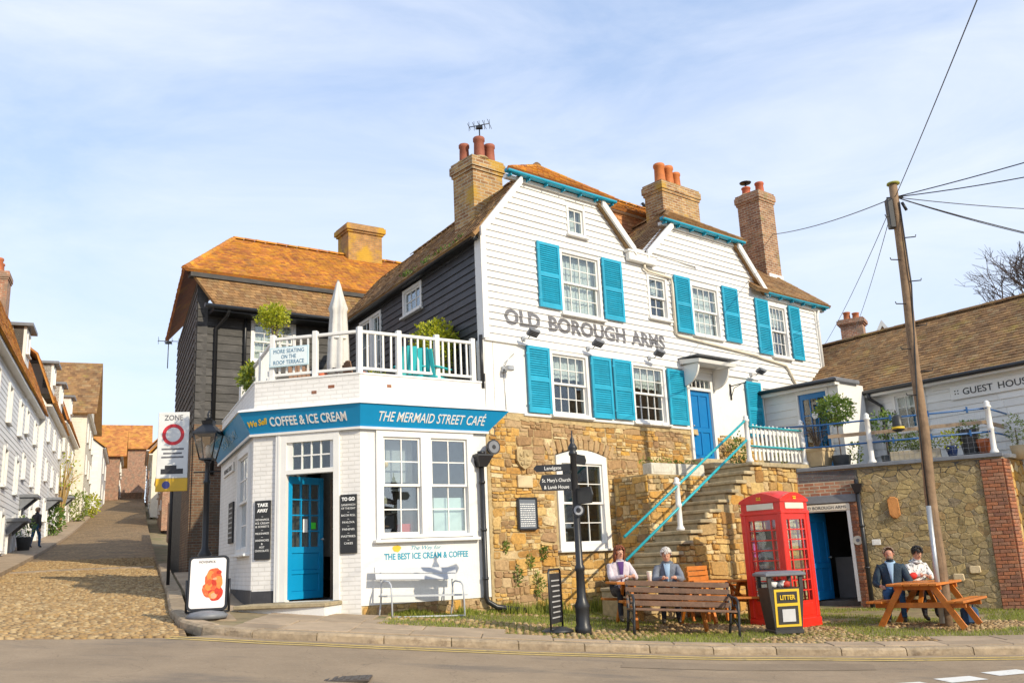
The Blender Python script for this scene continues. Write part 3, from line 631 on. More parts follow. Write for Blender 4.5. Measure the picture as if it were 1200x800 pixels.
def rubble(parent, u0, u1, z0, z1, ok, m, name='stone', cell=.3, gap=.02, dep=.03, cap=300, M=None, y=0.0, asp=1.0, mf=None, jx=.36, jz=.30):
    """polygonal random rubble: relaxed points, each stone the clipped cell round its point"""
    ZO = z0; z1 = z0+(z1-z0)*asp; uz = lambda z: ZO+(z-ZO)/asp
    pts = []; rows = int((z1-z0)/(cell*.8))
    for j in range(-1, rows+2):
        for i in range(-1, int((u1-u0)/cell)+2):
            pts.append((u0+(i+.5*(j%2)+.5)*cell+jit(cell*jx), z0+(j+.5)*cell*.8+jit(cell*jz)))
    pts = [p for p in pts if random.random() > .13]; S = []
    for i, p in enumerate(pts):
        if not (u0-.1 < p[0] < u1+.1 and z0-.1 < p[1] < z1+.1): continue
        poly = [(p[0]-cell,p[1]-cell),(p[0]+cell,p[1]-cell),(p[0]+cell,p[1]+cell),(p[0]-cell,p[1]+cell)]
        for k, q in enumerate(pts):
            if k == i or abs(q[0]-p[0]) > 2*cell or abs(q[1]-p[1]) > 2*cell: continue
            mx, mz = (p[0]+q[0])/2, (p[1]+q[1])/2; nx, nz = q[0]-p[0], q[1]-p[1]; o = []
            for a, b in zip(poly, poly[1:]+poly[:1]):
                da, db = (a[0]-mx)*nx+(a[1]-mz)*nz, (b[0]-mx)*nx+(b[1]-mz)*nz
                if da <= 0: o.append(a)
                if (da < 0 < db) or (db < 0 < da): t = da/(da-db); o.append((a[0]+(b[0]-a[0])*t, a[1]+(b[1]-a[1])*t))
            poly = o
            if len(poly) < 3: break
        poly = [(min(u1, max(u0, x)), uz(min(z1, max(z0, z)))) for x, z in poly]
        if len(poly) < 3: continue
        cx = sum(x for x, z in poly)/len(poly); cz = sum(z for x, z in poly)/len(poly)
        ar = abs(sum(a[0]*b[1]-b[0]*a[1] for a, b in zip(poly, poly[1:]+poly[:1])))/2
        if ar < .004 or not ok(cx, cz, poly): continue
        S.append((ar, cx, cz, poly))
    S.sort(key=lambda s: -s[0]); rest = {}
    for i, (ar, cx, cz, poly) in enumerate(S):
        mm = mf(cx, cz) if mf else m; Q = []                                            # soften corners: two points per corner
        for a, b, c in zip(poly[-1:]+poly[:-1], poly, poly[1:]+poly[:1]):
            e1, e2 = random.uniform(.06,.2), random.uniform(.06,.2); Q += [(b[0]+(a[0]-b[0])*e1, b[1]+(a[1]-b[1])*e1), (b[0]+(c[0]-b[0])*e2, b[1]+(c[1]-b[1])*e2)]
        n = len(Q); vs = []; d = dep*random.uniform(.6, 1.3)
        for yy, g in ((y+.01, gap*.5), (y-d*.5, gap*.5), (y-d, gap*.5+.008)):
            for x, z in Q:
                v = Vector((x-cx, z-cz)); k = max(.3, 1-g/max(.03, v.length)); vs.append((cx+v.x*k+jit(.006), yy+jit(.005), cz+v.y*k+jit(.006)))
        fs = [(k*n+j, k*n+(j+1)%n, (k+1)*n+(j+1)%n, (k+1)*n+j) for k in range(2) for j in range(n)]+[tuple(2*n+j for j in range(n))]
        # polygon order may be clockwise
        if sum(a[0]*b[1]-b[0]*a[1] for a, b in zip(Q, Q[1:]+Q[:1])) < 0: fs = [tuple(reversed(f)) for f in fs]
        if i < cap: MB().add(vs, fs).obj(name, mm, parent, M)
        else: rest.setdefault(mm.name, (mm, MB()))[1].add(vs, fs)
    for mm, mb in rest.values(): tag(mb.obj('small_'+name+'s', mm, parent, M), kind='stuff')
def bricks(parent, x0, x1, z0, z1, m, M=None, y=0.0, bw=.225, bh=.075, d=.012, name='brick', ok=None, cap=300, quoin=False):
    r = 0; z = z0; n_ = 0; rest = MB()
    while z < z1-.02:
        zt = min(z+bh-.01, z1); x = x0-(bw/2 if r%2 else 0)
        while x < x1-.01:
            a, b = max(x0, x), min(x1, x+bw-.01)
            if b-a > .03 and (ok is None or ok((a+b)/2, (z+zt)/2)):
                mb = rest if n_ >= cap else MB(); e = jit(.003)
                mb.bbox(a, b, y-d+e, y+.03, z, zt, .006)
                if n_ < cap: mb.obj(name, m, parent, M)
                n_ += 1
            x += bw
        z += bh; r += 1
    if rest.v: tag(rest.obj('small_bricks', m, parent, M), kind='stuff')
def tiles(parent, name, A, B, m, gauge=.15, tw=.17, lift=.022, M=None, sag=0.0, normal=None):
    """plain tiles between edge polylines A and B, each a list of (s, point), s from 0 (eave) to 1 (ridge)"""
    def ev(P, s):
        for (s0, p0), (s1, p1) in zip(P, P[1:]):
            if s <= s1 or s1 == P[-1][0]:
                k = (s-s0)/(s1-s0) if s1 > s0 else 0; return Vector(p0).lerp(Vector(p1), min(1, max(0, k)))
    a0, b0, a1, b1 = ev(A,0), ev(B,0), ev(A,1), ev(B,1)
    if normal is None:
        mid0, mid1 = (a0+b0)/2, (a1+b1)/2; normal = (b0-a0).cross(mid1-mid0).normalized()
        if normal.z < 0: normal = -normal
    normal = Vector(normal)
    ln = max(((a1+b1)/2-(a0+b0)/2).length, .2); nr = max(1, int(ln/gauge)); mb = MB()
    back = MB()
    ks = sorted(set([s for s, p in A]+[s for s, p in B]))
    for s0, s1 in zip(ks, ks[1:]): 
        q = [ev(A,s0), ev(B,s0), ev(B,s1), ev(A,s1)]; back.hexa([p-normal*.08 for p in q], [p-normal*.004 for p in q])
    for r in range(nr):
        s0, s1 = r/nr, min(1, (r+1.12)/nr); p, q = ev(A,s0), ev(B,s0); p1, q1 = ev(A,s1), ev(B,s1)
        W = (q-p).length
        if W < .03: continue
        k = max(1, round(W/tw)); off = .5/k if r%2 else 0
        cut = [0]+[c for c in [i/k+off for i in range(0, k+1)] if .02/W < c < 1-.02/W]+[1]
        for c0, c1 in zip(cut, cut[1:]):
            g = .004/W; c0 += g; c1 -= g
            u = jit(.006); v_ = jit(.008); sg = -sag*math.sin(math.pi*(c0+c1)/2)*math.sin(math.pi*min(1,max(0,s0)))
            n_ = normal; e = (p-p1).normalized()*v_
            bl, br = p.lerp(q, c0)+e, p.lerp(q, c1)+e; tl_, tr = p1.lerp(q1, c0), p1.lerp(q1, c1)
            hl, hr = n_*(lift+u+sg), n_*(lift+u+jit(.004)+sg)
            lo = n_*(sg)
            mb.add([bl+lo, br+lo, br+hr, bl+hl, tr+n_*(.006+sg), tl_+n_*(.006+sg)], [(0,1,2,3),(3,2,4,5),(0,3,5),(1,4,2)])
    o = back.obj(name, m, parent, M)
    tag(mb.obj('roof_tiles', m, o), kind='stuff')
    return o
def ridge_tiles(parent, p, q, m, r=.11, step=.32, M=None):
    p, q = Vector(p), Vector(q); n = max(1, int((q-p).length/step)); mb = MB(); d = (q-p).normalized(); x = d.cross(Vector((0,0,1))).normalized(); z = x.cross(d)
    for i in range(n):
        a, b = p.lerp(q, i/n), p.lerp(q, (i+.97)/n); vs = []
        for c, k in ((a, 1.0), (b, .94)):
            for j in range(7): t = math.pi*j/6; vs.append(c+(x*math.cos(t)*r+z*math.sin(t)*r*.8)*k+z*(jit(.006)-.04))
        mb.add(vs, [(j, j+1, j+8, j+7) for j in range(6)]+[tuple(reversed(range(7)))], False)
    return mb.obj('ridge_tiles', m, parent, M)
def window(parent, u0, u1, z0, z1, cols=4, rows=4, M=None, y=0.0, fw_=.07, sash=True, sill=True, wood=None, gl=None, net='top', label=None, bar=.018, frontpr=.05, arch=0.0, roomd=1.0, name='window', roommat=None):
    """sash window standing in an opening: outer frame; sub-parts sash, glazing_bars, pane, sill, curtain, recess"""
    wood = wood or white; gl = gl or glass; mb = MB(); pr = y-frontpr
    mb.box(u0, u0+fw_, pr, y+.12, z0, z1); mb.box(u1-fw_, u1, pr, y+.12, z0, z1)
    if arch:
        n = 10; zc = z1-fw_
        pts = [(u0+fw_, zc), (u1-fw_, zc)]
        top = [(u1-(u1-u0)*i/n, z1+arch*math.sin(math.pi*i/n)) for i in range(n+1)]
        mb.prism(pts+top, pr-.003, y+.12)
    else: mb.box(u0+fw_, u1-fw_, pr+.002, y+.12, z1-fw_, z1)
    mb.box(u0+fw_, u1-fw_, pr+.002, y+.12, z0, z0+fw_*.8)
    o = mb.obj(name, wood, parent, M)
    a, b, c, d = u0+fw_, u1-fw_, z0+fw_*.8, z1-fw_; sw = .045
    halves = [(c, d)] if not sash else [((c+d)/2-.02, d), (c, (c+d)/2+.02)]
    rr = [rows] if not sash else [rows-rows//2, rows//2]
    for hi, ((za, zb), nr) in enumerate(zip(halves, rr)):
        ys = y-.005+.045*hi
        s = MB(); s.box(a, a+sw, ys, ys+.04, za, zb); s.box(b-sw, b, ys, ys+.04, za, zb); s.box(a+sw, b-sw, ys+.001, ys+.039, za, za+sw); s.box(a+sw, b-sw, ys+.001, ys+.039, zb-sw, zb)
        s.obj('sash', wood, o)
        pa, pb, pc, pd = a+sw, b-sw, za+sw, zb-sw; g = MB()
        for i in range(1, cols): x = pa+(pb-pa)*i/cols; g.box(x-bar/2, x+bar/2, ys+.004, ys+.034, pc, pd)
        for j in range(1, nr): z = pc+(pd-pc)*j/nr; g.box(pa, pb, ys+.006, ys+.032, z-bar/2, z+bar/2)
        if g.v: g.obj('glazing_bars', wood, o)
        for i in range(cols):
            for j in range(nr):
                x0, x1 = pa+(pb-pa)*i/cols, pa+(pb-pa)*(i+1)/cols; q0, q1 = pc+(pd-pc)*j/nr, pc+(pd-pc)*(j+1)/nr
                ubox('pane', gl, o, x0, x1, ys+.018, ys+.022, q0, q1, rx=jit(.012), rz=jit(.012))
    if sill: MB().bbox(u0-.05, u1+.05, pr-.07, y+.05, z0-.05, z0-.001, .008).obj('sill', wood, o)
    rb = MB(); yb = y+roomd; e = .25
    rb.quad((u0-e,yb,z0-e),(u1+e,yb,z0-e),(u1+e,yb,z1+e),(u0-e,yb,z1+e)); rb.quad((u0-e,y+.11,z0-e),(u0-e,yb,z0-e),(u0-e,yb,z1+e),(u0-e,y+.11,z1+e)); rb.quad((u1+e,y+.11,z0-e),(u1+e,y+.11,z1+e),(u1+e,yb,z1+e),(u1+e,yb,z0-e))
    rb.quad((u0-e,y+.11,z1+e),(u0-e,yb,z1+e),(u1+e,yb,z1+e),(u1+e,y+.11,z1+e)); rb.quad((u0-e,y+.11,z0-e),(u1+e,y+.11,z0-e),(u1+e,yb,z0-e),(u0-e,yb,z0-e))
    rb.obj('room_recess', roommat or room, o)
    if net:
        cz0, cz1 = {'top': (c+(d-c)*.62, d), 'full': (c, d), 'low': (c, c+(d-c)*.5)}[net]; cb = MB(); k = int((b-a)/.035); vs = []
        for i in range(k+1):
            x = a+(b-a)*i/k; yy = y+.16+.018*math.sin(i*1.9)+jit(.006); vs += [(x, yy, cz0+.012*math.sin(i*.9)), (x, yy, cz1)]
        cb.add(vs, [(2*i, 2*i+2, 2*i+3, 2*i+1) for i in range(k)], True); cb.obj('curtain', curtain, o)
    if label: o['label'] = label
    return o
def shutter(parent, u0, u1, z0, z1, M=None, y=-.035, m=None):
    m = m or blue; s = .065; mb = MB(); t = .04
    y += -t+jit(.006)
    mb.box(u0, u0+s, y, y+t, z0, z1); mb.box(u1-s, u1, y, y+t, z0, z1); zm = z0+(z1-z0)*.50
    for a, b in ((z0, z0+.10), (zm-.045, zm+.045), (z1-.07, z1)): mb.box(u0+s, u1-s, y+.001, y+t-.001, a, b)
    o = mb.obj('shutter', m, parent, M); lv = MB()
    for a, b in ((z0+.10, zm-.045), (zm+.045, z1-.07)):
        n = int((b-a)/.046)
        for i in range(n):
            z = a+(b-a)*(i+.5)/n; h = .026
            lv.hexa([(u0+s,y+.004,z-h),(u1-s,y+.004,z-h),(u1-s,y+.011,z-h-.004),(u0+s,y+.011,z-h-.004)], [(u0+s,y+.030,z+h),(u1-s,y+.030,z+h),(u1-s,y+.036,z+h-.004),(u0+s,y+.036,z+h-.004)])
    lv.box(u0+s, u1-s, y+.037, y+t, z0+.1, z1-.07)
    lv.obj('louvres', m, o)
    for z in (z0+.18, z1-.18): MB().box(u0-.03, u0+.05, y-.006, y-.001, z-.02, z+.02).obj('hinge', m, o)
    return o
def panel_door(parent, x0, x1, z0, z1, m, M=None, y=.06, t=.05, glazed=None, knob=True, knob_side=0, panels=((.1,.36),(.42,.9)), cols=2, name='door', gm=None):
    """framed leaf: stiles, rails, recessed panels; glazed = (z0 fraction, z1 fraction, cols, rows)"""
    o = MB(); w_, h_ = x1-x0, z1-z0; s = .1
    o.box(x0, x0+s, y, y+t, z0, z1); o.box(x1-s, x1, y, y+t, z0, z1)
    edges = sorted([0]+[v for p in panels for v in p]+([glazed[0], glazed[1]] if glazed else [])+[1])
    for i in range(0, len(edges)-1, 2): o.box(x0+s, x1-s, y+.001, y+t-.001, z0+h_*edges[i], z0+h_*edges[i+1])
    d = o.obj(name, m, parent, M)
    for p0, p1 in panels:
        for c in range(cols):
            a, b = x0+s+(w_-2*s)*c/cols, x0+s+(w_-2*s)*(c+1)/cols; e = .03 if cols > 1 else 0
            MB().bbox(a+(e if c else 0), b-(e if c < cols-1 else 0), y+.018, y+t-.012, z0+h_*p0, z0+h_*p1, .012).obj('panel', m, d)
    if cols > 1 and panels: MB().box((x0+x1)/2-.03, (x0+x1)/2+.03, y+.002, y+t-.002, z0+h_*panels[0][0], z0+h_*panels[-1][1]).obj('mullion', m, d)
    if glazed:
        g0, g1, gc, gr = glazed; a, b, c, e = x0+s, x1-s, z0+h_*g0, z0+h_*g1; gb = MB(); bw = .025
        for i in range(1, gc): x = a+(b-a)*i/gc; gb.box(x-bw/2, x+bw/2, y+.004, y+t-.004, c, e)
        for j in range(1, gr): z = c+(e-c)*j/gr; gb.box(a, b, y+.006, y+t-.006, z-bw/2, z+bw/2)
        gb.obj('glazing_bars', m, d)
        for i in range(gc):
            for j in range(gr): ubox('pane', gm or glass, d, a+(b-a)*i/gc, a+(b-a)*(i+1)/gc, y+t/2-.002, y+t/2+.002, c+(e-c)*j/gr, c+(e-c)*(j+1)/gr, rx=jit(.01))
    if knob:
        kx = x0+.06 if knob_side == 0 else x1-.06; kb = MB(); kb.tube([(kx,y,z0+h_*.48),(kx,y-.05,z0+h_*.48)], .012, 8); kb.blob((kx,y-.06,z0+h_*.48), (.028,.022,.028), 1, 0)
        kb.obj('knob', steel, d)
    return d
def chimney(parent, x0, x1, y0, y1, z0, z1, m, pots, M=None, potm=None, flare=.06, label=None):
    mb = MB(); mb.box(x0, x1, y0, y1, z0, z1-.34)
    for i, (e, a, b) in enumerate(((flare*.5, z1-.34, z1-.26), (flare, z1-.26, z1-.07), (flare*.55, z1-.07, z1))): mb.box(x0-e, x1+e, y0-e, y1+e, a, b)
    o = mb.obj('chimney', m, parent, M)
    for (fx, fy, r, h) in pots:
        c = (x0+(x1-x0)*fx, y0+(y1-y0)*fy, z1); p = MB(); p.lathe([(r*1.15,0),(r*1.05,h*.12),(r*.95,h*.8),(r*1.12,h*.84),(r*1.12,h*.96),(r,h),(r*.8,h),(r*.78,h*.85)], c, 14)
        p.obj('chimney_pot', potm or terracotta, o)
        MB().lathe([(r*1.9,-.005),(r*1.5,.05),(r*1.1,.075)], c, 12).obj('flaunching', mortar, o)
    if label: o['label'] = label
    return o
def leaves(mb, c, r, n, size, seed=0, shell=.45, droop=0.0):
    """leaf-sized faces spread through an uneven crown"""
    rs = random.Random(seed)
    for i in range(n):
        while True:
            d = Vector((rs.uniform(-1,1), rs.uniform(-1,1), rs.uniform(-1,1)))
            if .02 < d.length < 1: break
        d.normalize(); k = (shell+(1-shell)*rs.random()**.6)*(1+.35*noise.noise(d*2.2+Vector((seed, 0, 0))))
        p = Vector((c[0]+d.x*r[0]*k, c[1]+d.y*r[1]*k, c[2]+d.z*r[2]*k))
        a = Vector((rs.uniform(-1,1), rs.uniform(-1,1), rs.uniform(-.6,.9)))+d*.8; a.normalize(); b = a.cross(Vector((rs.uniform(-1,1), rs.uniform(-1,1), rs.uniform(-1,1))))
        if b.length < .01: continue
        b.normalize(); s = size*rs.uniform(.6, 1.35); nn = a.cross(b)*s*.12
        mb.add([p, p+a*s*.5+b*s*.28+nn, p+a*s-Vector((0,0,droop*s)), p+a*s*.5-b*s*.28+nn], [(0,1,2,3)])
# ================================================================ the inn (white weatherboards over a stone ground floor)
HP = (-.558, 18.0); HHEAD = 49.5
MH = frame((*HP, 0), HHEAD)
inn = thing('inn', 'large white weatherboarded inn with blue shutters above a golden stone ground floor', 'building', M=MH)
SK = .167
def sk(u, y, z): return (u+SK*y, y, z)
# -- outline of the boarded upper front
def up_spans(z):
    Lf = 0 if z <= 8.36 else (z-8.36)*.815
    R2 = 12.5 if z <= 8.43 else 9.85-(z-8.55)*.87
    if z <= 8.78: return [(Lf, R2)]
    return [(Lf, 4.55-(z-8.78)*1.01), (5.1+(z-8.78)*1.08, R2)]
UP_H = [(2.2,3.48,6.86,8.36),(2.51,3.09,8.77,9.48),(5.09,5.83,7.16,8.27),(6.74,7.88,6.93,8.31),(10.08,10.95,6.74,8.26)]
zs = [6.02,8.36,8.43,8.78,9.72]
mb = MB()
def span_lo(z): return up_spans(z)
for za, zb in zip(zs, zs[1:]): wall_strips(mb, up_spans, [za, zb], UP_H, 0.0, .22)
upw = mb.obj('upper_wall', white, inn)
boards(upw, up_spans, 6.02, 9.72, .149, UP_H, wboard)
# -- rendered band of the first floor
LO_H = [(1.74,2.88,4.57,5.98),(4.28,5.47,4.57,5.98),(6.28,7.22,3.7,5.82),(9.33,10.42,4.4,5.86)]
mb = MB(); wall_strips(mb, lambda z: [(-.02,9.0)] if z < 4.55 else [(-.02,12.4)], [4.36,4.55,6.02], LO_H+[(-.1,7.25,4.3,4.55)], -.012, .25)
mb.obj('rendered_wall', wrender, inn)
mb = MB(); mb.bbox(-.02, 9.3, -.06, .02, 5.985, 6.025, .008); mb.obj('drip_board', white, inn)
mb = MB(); mb.bbox(.95, 6.25, -.055, .02, 4.50, 4.56, .01); mb.obj('sill_band', white, inn)
# -- stone ground floor
GF_H = [(1.76,3.26,1.79,3.86),(6.28,7.22,3.6,4.6)]
mb = MB(); wall_strips(mb, lambda z: [(-.05, 9.5)], [-.2, 4.55], GF_H, .0, .35)
gfw = mb.obj('stone_wall', mortar, inn)
def arch_z(u): return 3.72+.14*math.sin(math.pi*min(1, max(0, (u-1.76)/1.5)))
def gf_ok(a, b, za, zb):
    if b > 1.74 and a < 3.28 and zb > 1.74 and za < 4.02: return False
    if b > 6.26 and a < 7.24 and zb > 3.6: return False
    if a > 2.2 and zb < 3.1 and a > 5.0: return False
    if za > 4.40 and (a+b)/2 < .5: pass
    return True
def gf_mat(s):
    u, z = (s[0]+s[1])/2, (s[2]+s[3])/2; k = noise.noise(Vector((u*.8, z*1.1, 0)))
    return bstone if (z > 3.35 and .9 < u < 4.3 and k > -.25) or k > .34 else stone
masonry(gfw, .02, 1.70, .45, 4.42, gf_ok, stone, hmax=.17, wmax=.48, dep=.026, mf=gf_mat, cap=130)
masonry(gfw, 1.72, 3.30, .45, 1.70, gf_ok, stone, hmax=.17, wmax=.48, dep=.026, mf=gf_mat, cap=50)
masonry(gfw, 1.72, 3.30, 4.08, 4.42, gf_ok, stone, hmax=.10, wmax=.4, dep=.026, mf=gf_mat, cap=16)
masonry(gfw, 3.33, 8.9, .9, 4.42, lambda a, b, c, e: gf_ok(a, b, c, e) and not (3.5 < a and b < 5.8 and e < 3.2), stone, hmax=.18, wmax=.5, dep=.026, mf=gf_mat, cap=104)
for i in range(13):                                     # rubbed arch over the ground floor window
    a = i/12; u = 1.62+1.78*a; an = (a-.5)*.9; z = arch_z(min(3.26, max(1.76, u)))
    M_ = T3(u, 0, z) @ Matrix.Rotation(an, 4, 'Y')
    vs, fs = stone_mesh(-.06, .06, .02, .30, 0, .03, rnd=.12); MB().add([M_ @ Vector(v) for v in vs], fs).obj('arch_stone', bstone, gfw)
pl = MB()                                              # plain lime band under the render
for i in range(24): u = .3+i*.26; pl.hexa([(u,-.03,4.40+jit(.03)),(u+.27,-.03,4.40+jit(.03)),(u+.27,.01,4.4),(u,.01,4.4)], [(u,-.012,4.53),(u+.27,-.012,4.53),(u+.27,.01,4.53),(u,.01,4.53)])
pl.obj('lime_band', mortar, gfw)
# -- windows of the front
window(inn, 2.2, 3.48, 6.86, 8.36, 4, 4, net='full')
window(inn, 2.51, 3.09, 8.77, 9.48, 2, 2, sash=False, net='full', fw_=.06)
window(inn, 5.09, 5.83, 7.16, 8.27, 2, 4, net='top')
window(inn, 6.74, 7.88, 6.93, 8.31, 4, 4, net='full')
window(inn, 10.08, 10.95, 6.74, 8.26, 4, 4, net='top')
window(inn, 1.74, 2.88, 4.57, 5.98, 4, 4, net='top')
window(inn, 4.28, 5.47, 4.57, 5.98, 4, 4, net='top')
window(inn, 9.33, 10.42, 4.4, 5.86, 4, 4, net='top')
window(inn, 1.76, 3.26, 1.79, 3.72, 3, 4, fw_=.15, arch=.14, net=None, frontpr=.04, label='arched white sash window in the stone ground floor')
for a, b, c, d in [(1.51,2.17,6.91,8.40),(3.51,4.17,6.90,8.38),(6.07,6.68,6.92,8.39),(8.02,8.68,6.92,8.42),(9.45,10.04,6.75,8.30),(11.03,11.57,6.75,8.31),
                   (1.06,1.70,4.58,6.0),(2.93,3.57,4.58,5.97),(3.63,4.25,4.60,5.98),(5.52,6.18,4.59,5.94),(8.63,9.28,4.45,5.91)]:
    shutter(inn, a, b, c, d, y=-.055)
# -- corner boards, rake boards, fascias
for bx_ in ((-.05,.09,-.062,-.002,6.03,8.36),(-.05,-.003,-.002,.14,5.3,8.3),(12.42,12.54,-.062,-.002,6.03,8.40)): MB().box(*bx_).obj('corner_board', white, inn)
def bargeboard(p, q, h=.20, t=.06, y=-.205):
    (u0, z0), (u1, z1) = p, q; MB().hexa([(u0,y,z0-h),(u1,y,z1-h),(u1,y+t,z1-h),(u0,y+t,z0-h)], [(u0,y,z0),(u1,y,z1),(u1,y+t,z1),(u0,y+t,z0)]).obj('bargeboard', white, inn)
bargeboard((-.13,8.36), (1.08,9.80)); bargeboard((3.56,9.83), (4.62,8.80)); bargeboard((5.03,8.80), (6.10,9.80)); bargeboard((8.80,9.80), (9.95,8.58))
for g0, g1, gz, u0, u1, z in ((.62,4.0,9.74,.75,3.9,9.72),(5.66,9.06,9.70,5.8,8.95,9.68),(9.86,12.94,8.42,10,12.8,8.40)):
    g_ = MB().bbox(g0, g1, -.28, -.12, gz+.02, gz+.11, .02).obj('blue_gutter', blue, inn); n = int((u1-u0)/.5)
    for i in range(n+1): u = u0+(u1-u0)*i/n; ubox('gutter_bracket', blue, g_, u-.015, u+.015, -.22, -.04, z-.02, z+.036)
    MB().box(g0+.08, g1-.05, -.10, .0, gz-.06, gz+.02).obj('soffit_board', white, inn)
# -- roofs
ZA, ZB = 10.72, 10.84
def seg(*a): return list(a)
# left gable: left plane, right plane, half hip
tiles(inn, 'roof', [(0,sk(-.28,-.14,8.20)),(.6,sk(1.06,-.14,9.72)),(1,sk(2.3,.8,ZA))], [(0,sk(-.28,7.8,8.20)),(.6,sk(1.06,7.8,9.72)),(1,sk(2.3,7.8,ZA))], tile_b, .16, .18, normal=Vector((-.72,.1,.69)).normalized())
tiles(inn, 'roof', [(0,sk(4.72,3.2,8.6)),(.55,sk(3.56,3.2,9.75)),(1,sk(2.3,3.2,ZA))], [(0,sk(4.72,-.14,8.6)),(.55,sk(3.56,-.14,9.75)),(1,sk(2.3,.8,ZA))], tile_b, .16, .18, normal=Vector((.72,0,.69)).normalized())
tiles(inn, 'roof', [(0,(.60,-.30,9.84)),(1,sk(2.28,.8,ZA))], [(0,(4.02,-.30,9.84)),(1,sk(2.32,.8,ZA))], tile_o, .13, .17)
ridge_tiles(inn, sk(2.3,.75,ZA+.03), sk(2.3,7.8,ZA+.03), tile_b)
ridge_tiles(inn, (.72,-.22,9.9), sk(2.3,.8,ZA+.02), tile_o, .08, .2); ridge_tiles(inn, (3.95,-.22,9.9), sk(2.3,.8,ZA+.02), tile_o, .08, .2)
# second gable
tiles(inn, 'roof', [(0,sk(4.95,-.14,8.62)),(.5,sk(6.1,-.14,9.72)),(1,sk(7.45,1.2,ZB))], [(0,sk(4.95,3.2,8.62)),(.5,sk(6.1,3.2,9.72)),(1,sk(7.45,3.2,ZB))], tile_b, .16, .18, normal=Vector((-.72,0,.69)).normalized())
tiles(inn, 'roof', [(0,sk(10.0,3.2,8.5)),(.55,sk(8.80,3.2,9.72)),(1,sk(7.45,3.2,ZB))], [(0,sk(10.0,-.14,8.5)),(.55,sk(8.80,-.14,9.72)),(1,sk(7.45,1.2,ZB))], tile_b, .16, .18, normal=Vector((.72,0,.69)).normalized())
tiles(inn, 'roof', [(0,(5.64,-.30,9.80)),(1,sk(7.43,1.2,ZB))], [(0,(9.08,-.30,9.80)),(1,sk(7.47,1.2,ZB))], tile_b, .13, .17)
ridge_tiles(inn, sk(7.45,1.15,ZB+.03), sk(7.45,3.0,ZB+.03), tile_b)
ridge_tiles(inn, (5.75,-.22,9.86), sk(7.45,1.2,ZB+.02), tile_b, .08, .2); ridge_tiles(inn, (8.98,-.22,9.86), sk(7.45,1.2,ZB+.02), tile_b, .08, .2)
# right wing roof with hipped end
tiles(inn, 'roof', [(0,(9.3,-.30,8.50)),(1,sk(9.3,1.75,10.25))], [(0,(12.96,-.30,8.50)),(1,sk(11.9,1.75,10.25))], tile_b, .15, .18)
tiles(inn, 'roof', [(0,(12.96,-.30,8.50)),(1,sk(11.9,1.75,10.25))], [(0,sk(12.9,4.0,8.50)),(1,sk(11.9,2.4,10.25))], tile_b, .16, .18)
ridge_tiles(inn, (12.9,-.25,8.56), sk(11.9,1.75,10.28), tile_b, .08, .2)
# raised range behind: tile hung wall, white fascia, lichened roof
tiles(inn, 'tile_hung_wall', [(0,sk(6.0,2.7,9.2)),(1,sk(6.0,2.7,11.25))], [(0,sk(13.2,2.7,9.2)),(1,sk(13.2,2.7,11.25))], tile_h, .12, .17, normal=Vector((0,-1,.04)))
MB().box(6.5, 13.6, 2.58, 2.72, 11.2, 11.32).obj('rear_fascia', white, inn)
tiles(inn, 'roof', [(0,sk(5.9,2.5,11.28)),(1,sk(5.9,3.6,12.1))], [(0,sk(13.3,2.5,11.28)),(1,sk(13.3,3.6,12.1))], tile_o, .14, .17)
ridge_tiles(inn, sk(5.9,3.6,12.12), sk(13.3,3.6,12.12), tile_o)
mb = MB(); mb.box(6.6, 13.6, 2.75, 6.5, 8.0, 11.2); mb.hexa([(6.5,3.6,11.2),(13.9,3.6,11.2),(13.9,6.6,11.2),(6.5,6.6,11.2)], [(6.5,3.62,12.05),(13.9,3.62,12.05),(13.9,6.3,11.3),(6.5,6.3,11.3)])
mb.obj('rear_range', chbrick2, inn)
# -- chimneys
chimney(inn, .66, 1.52, 1.0, 1.75, 8.7, 10.62, chbrick, [(.22,.72,.115,.5),(.38,.2,.125,.56),(.80,.3,.125,.5)], potm=mat('dark_clay_pot', (.30,.09,.05), .7, .2, 6))
chimney(inn, 7.62, 9.22, 1.3, 1.95, 9.3, 11.82, chbrick, [(.17,.4,.15,.62),(.43,.45,.145,.66),(.66,.5,.13,.56)], potm=mat('orange_clay_pot', (.52,.16,.04), .7, .2, 6))
c3 = chimney(inn, 11.92, 12.70, 1.05, 1.85, 8.8, 12.45, chbrick2, [(.62,.3,.13,.42),(.28,.7,.13,.3)], potm=mat('red_clay_pot', (.46,.11,.05), .7, .2, 6))
cw = MB(); cw.lathe([(.03,.3),(.03,.44)], (12.14,1.61,12.45), 8); cw.lathe([(.17,.44),(.19,.47),(.04,.52)], (12.14,1.61,12.45), 14); cw.obj('chimney_cowl', iron, c3)
MB().box(12.0, 12.72, 1.02, 1.05, 9.5, 9.75).obj('lead_flashing', white, c3)
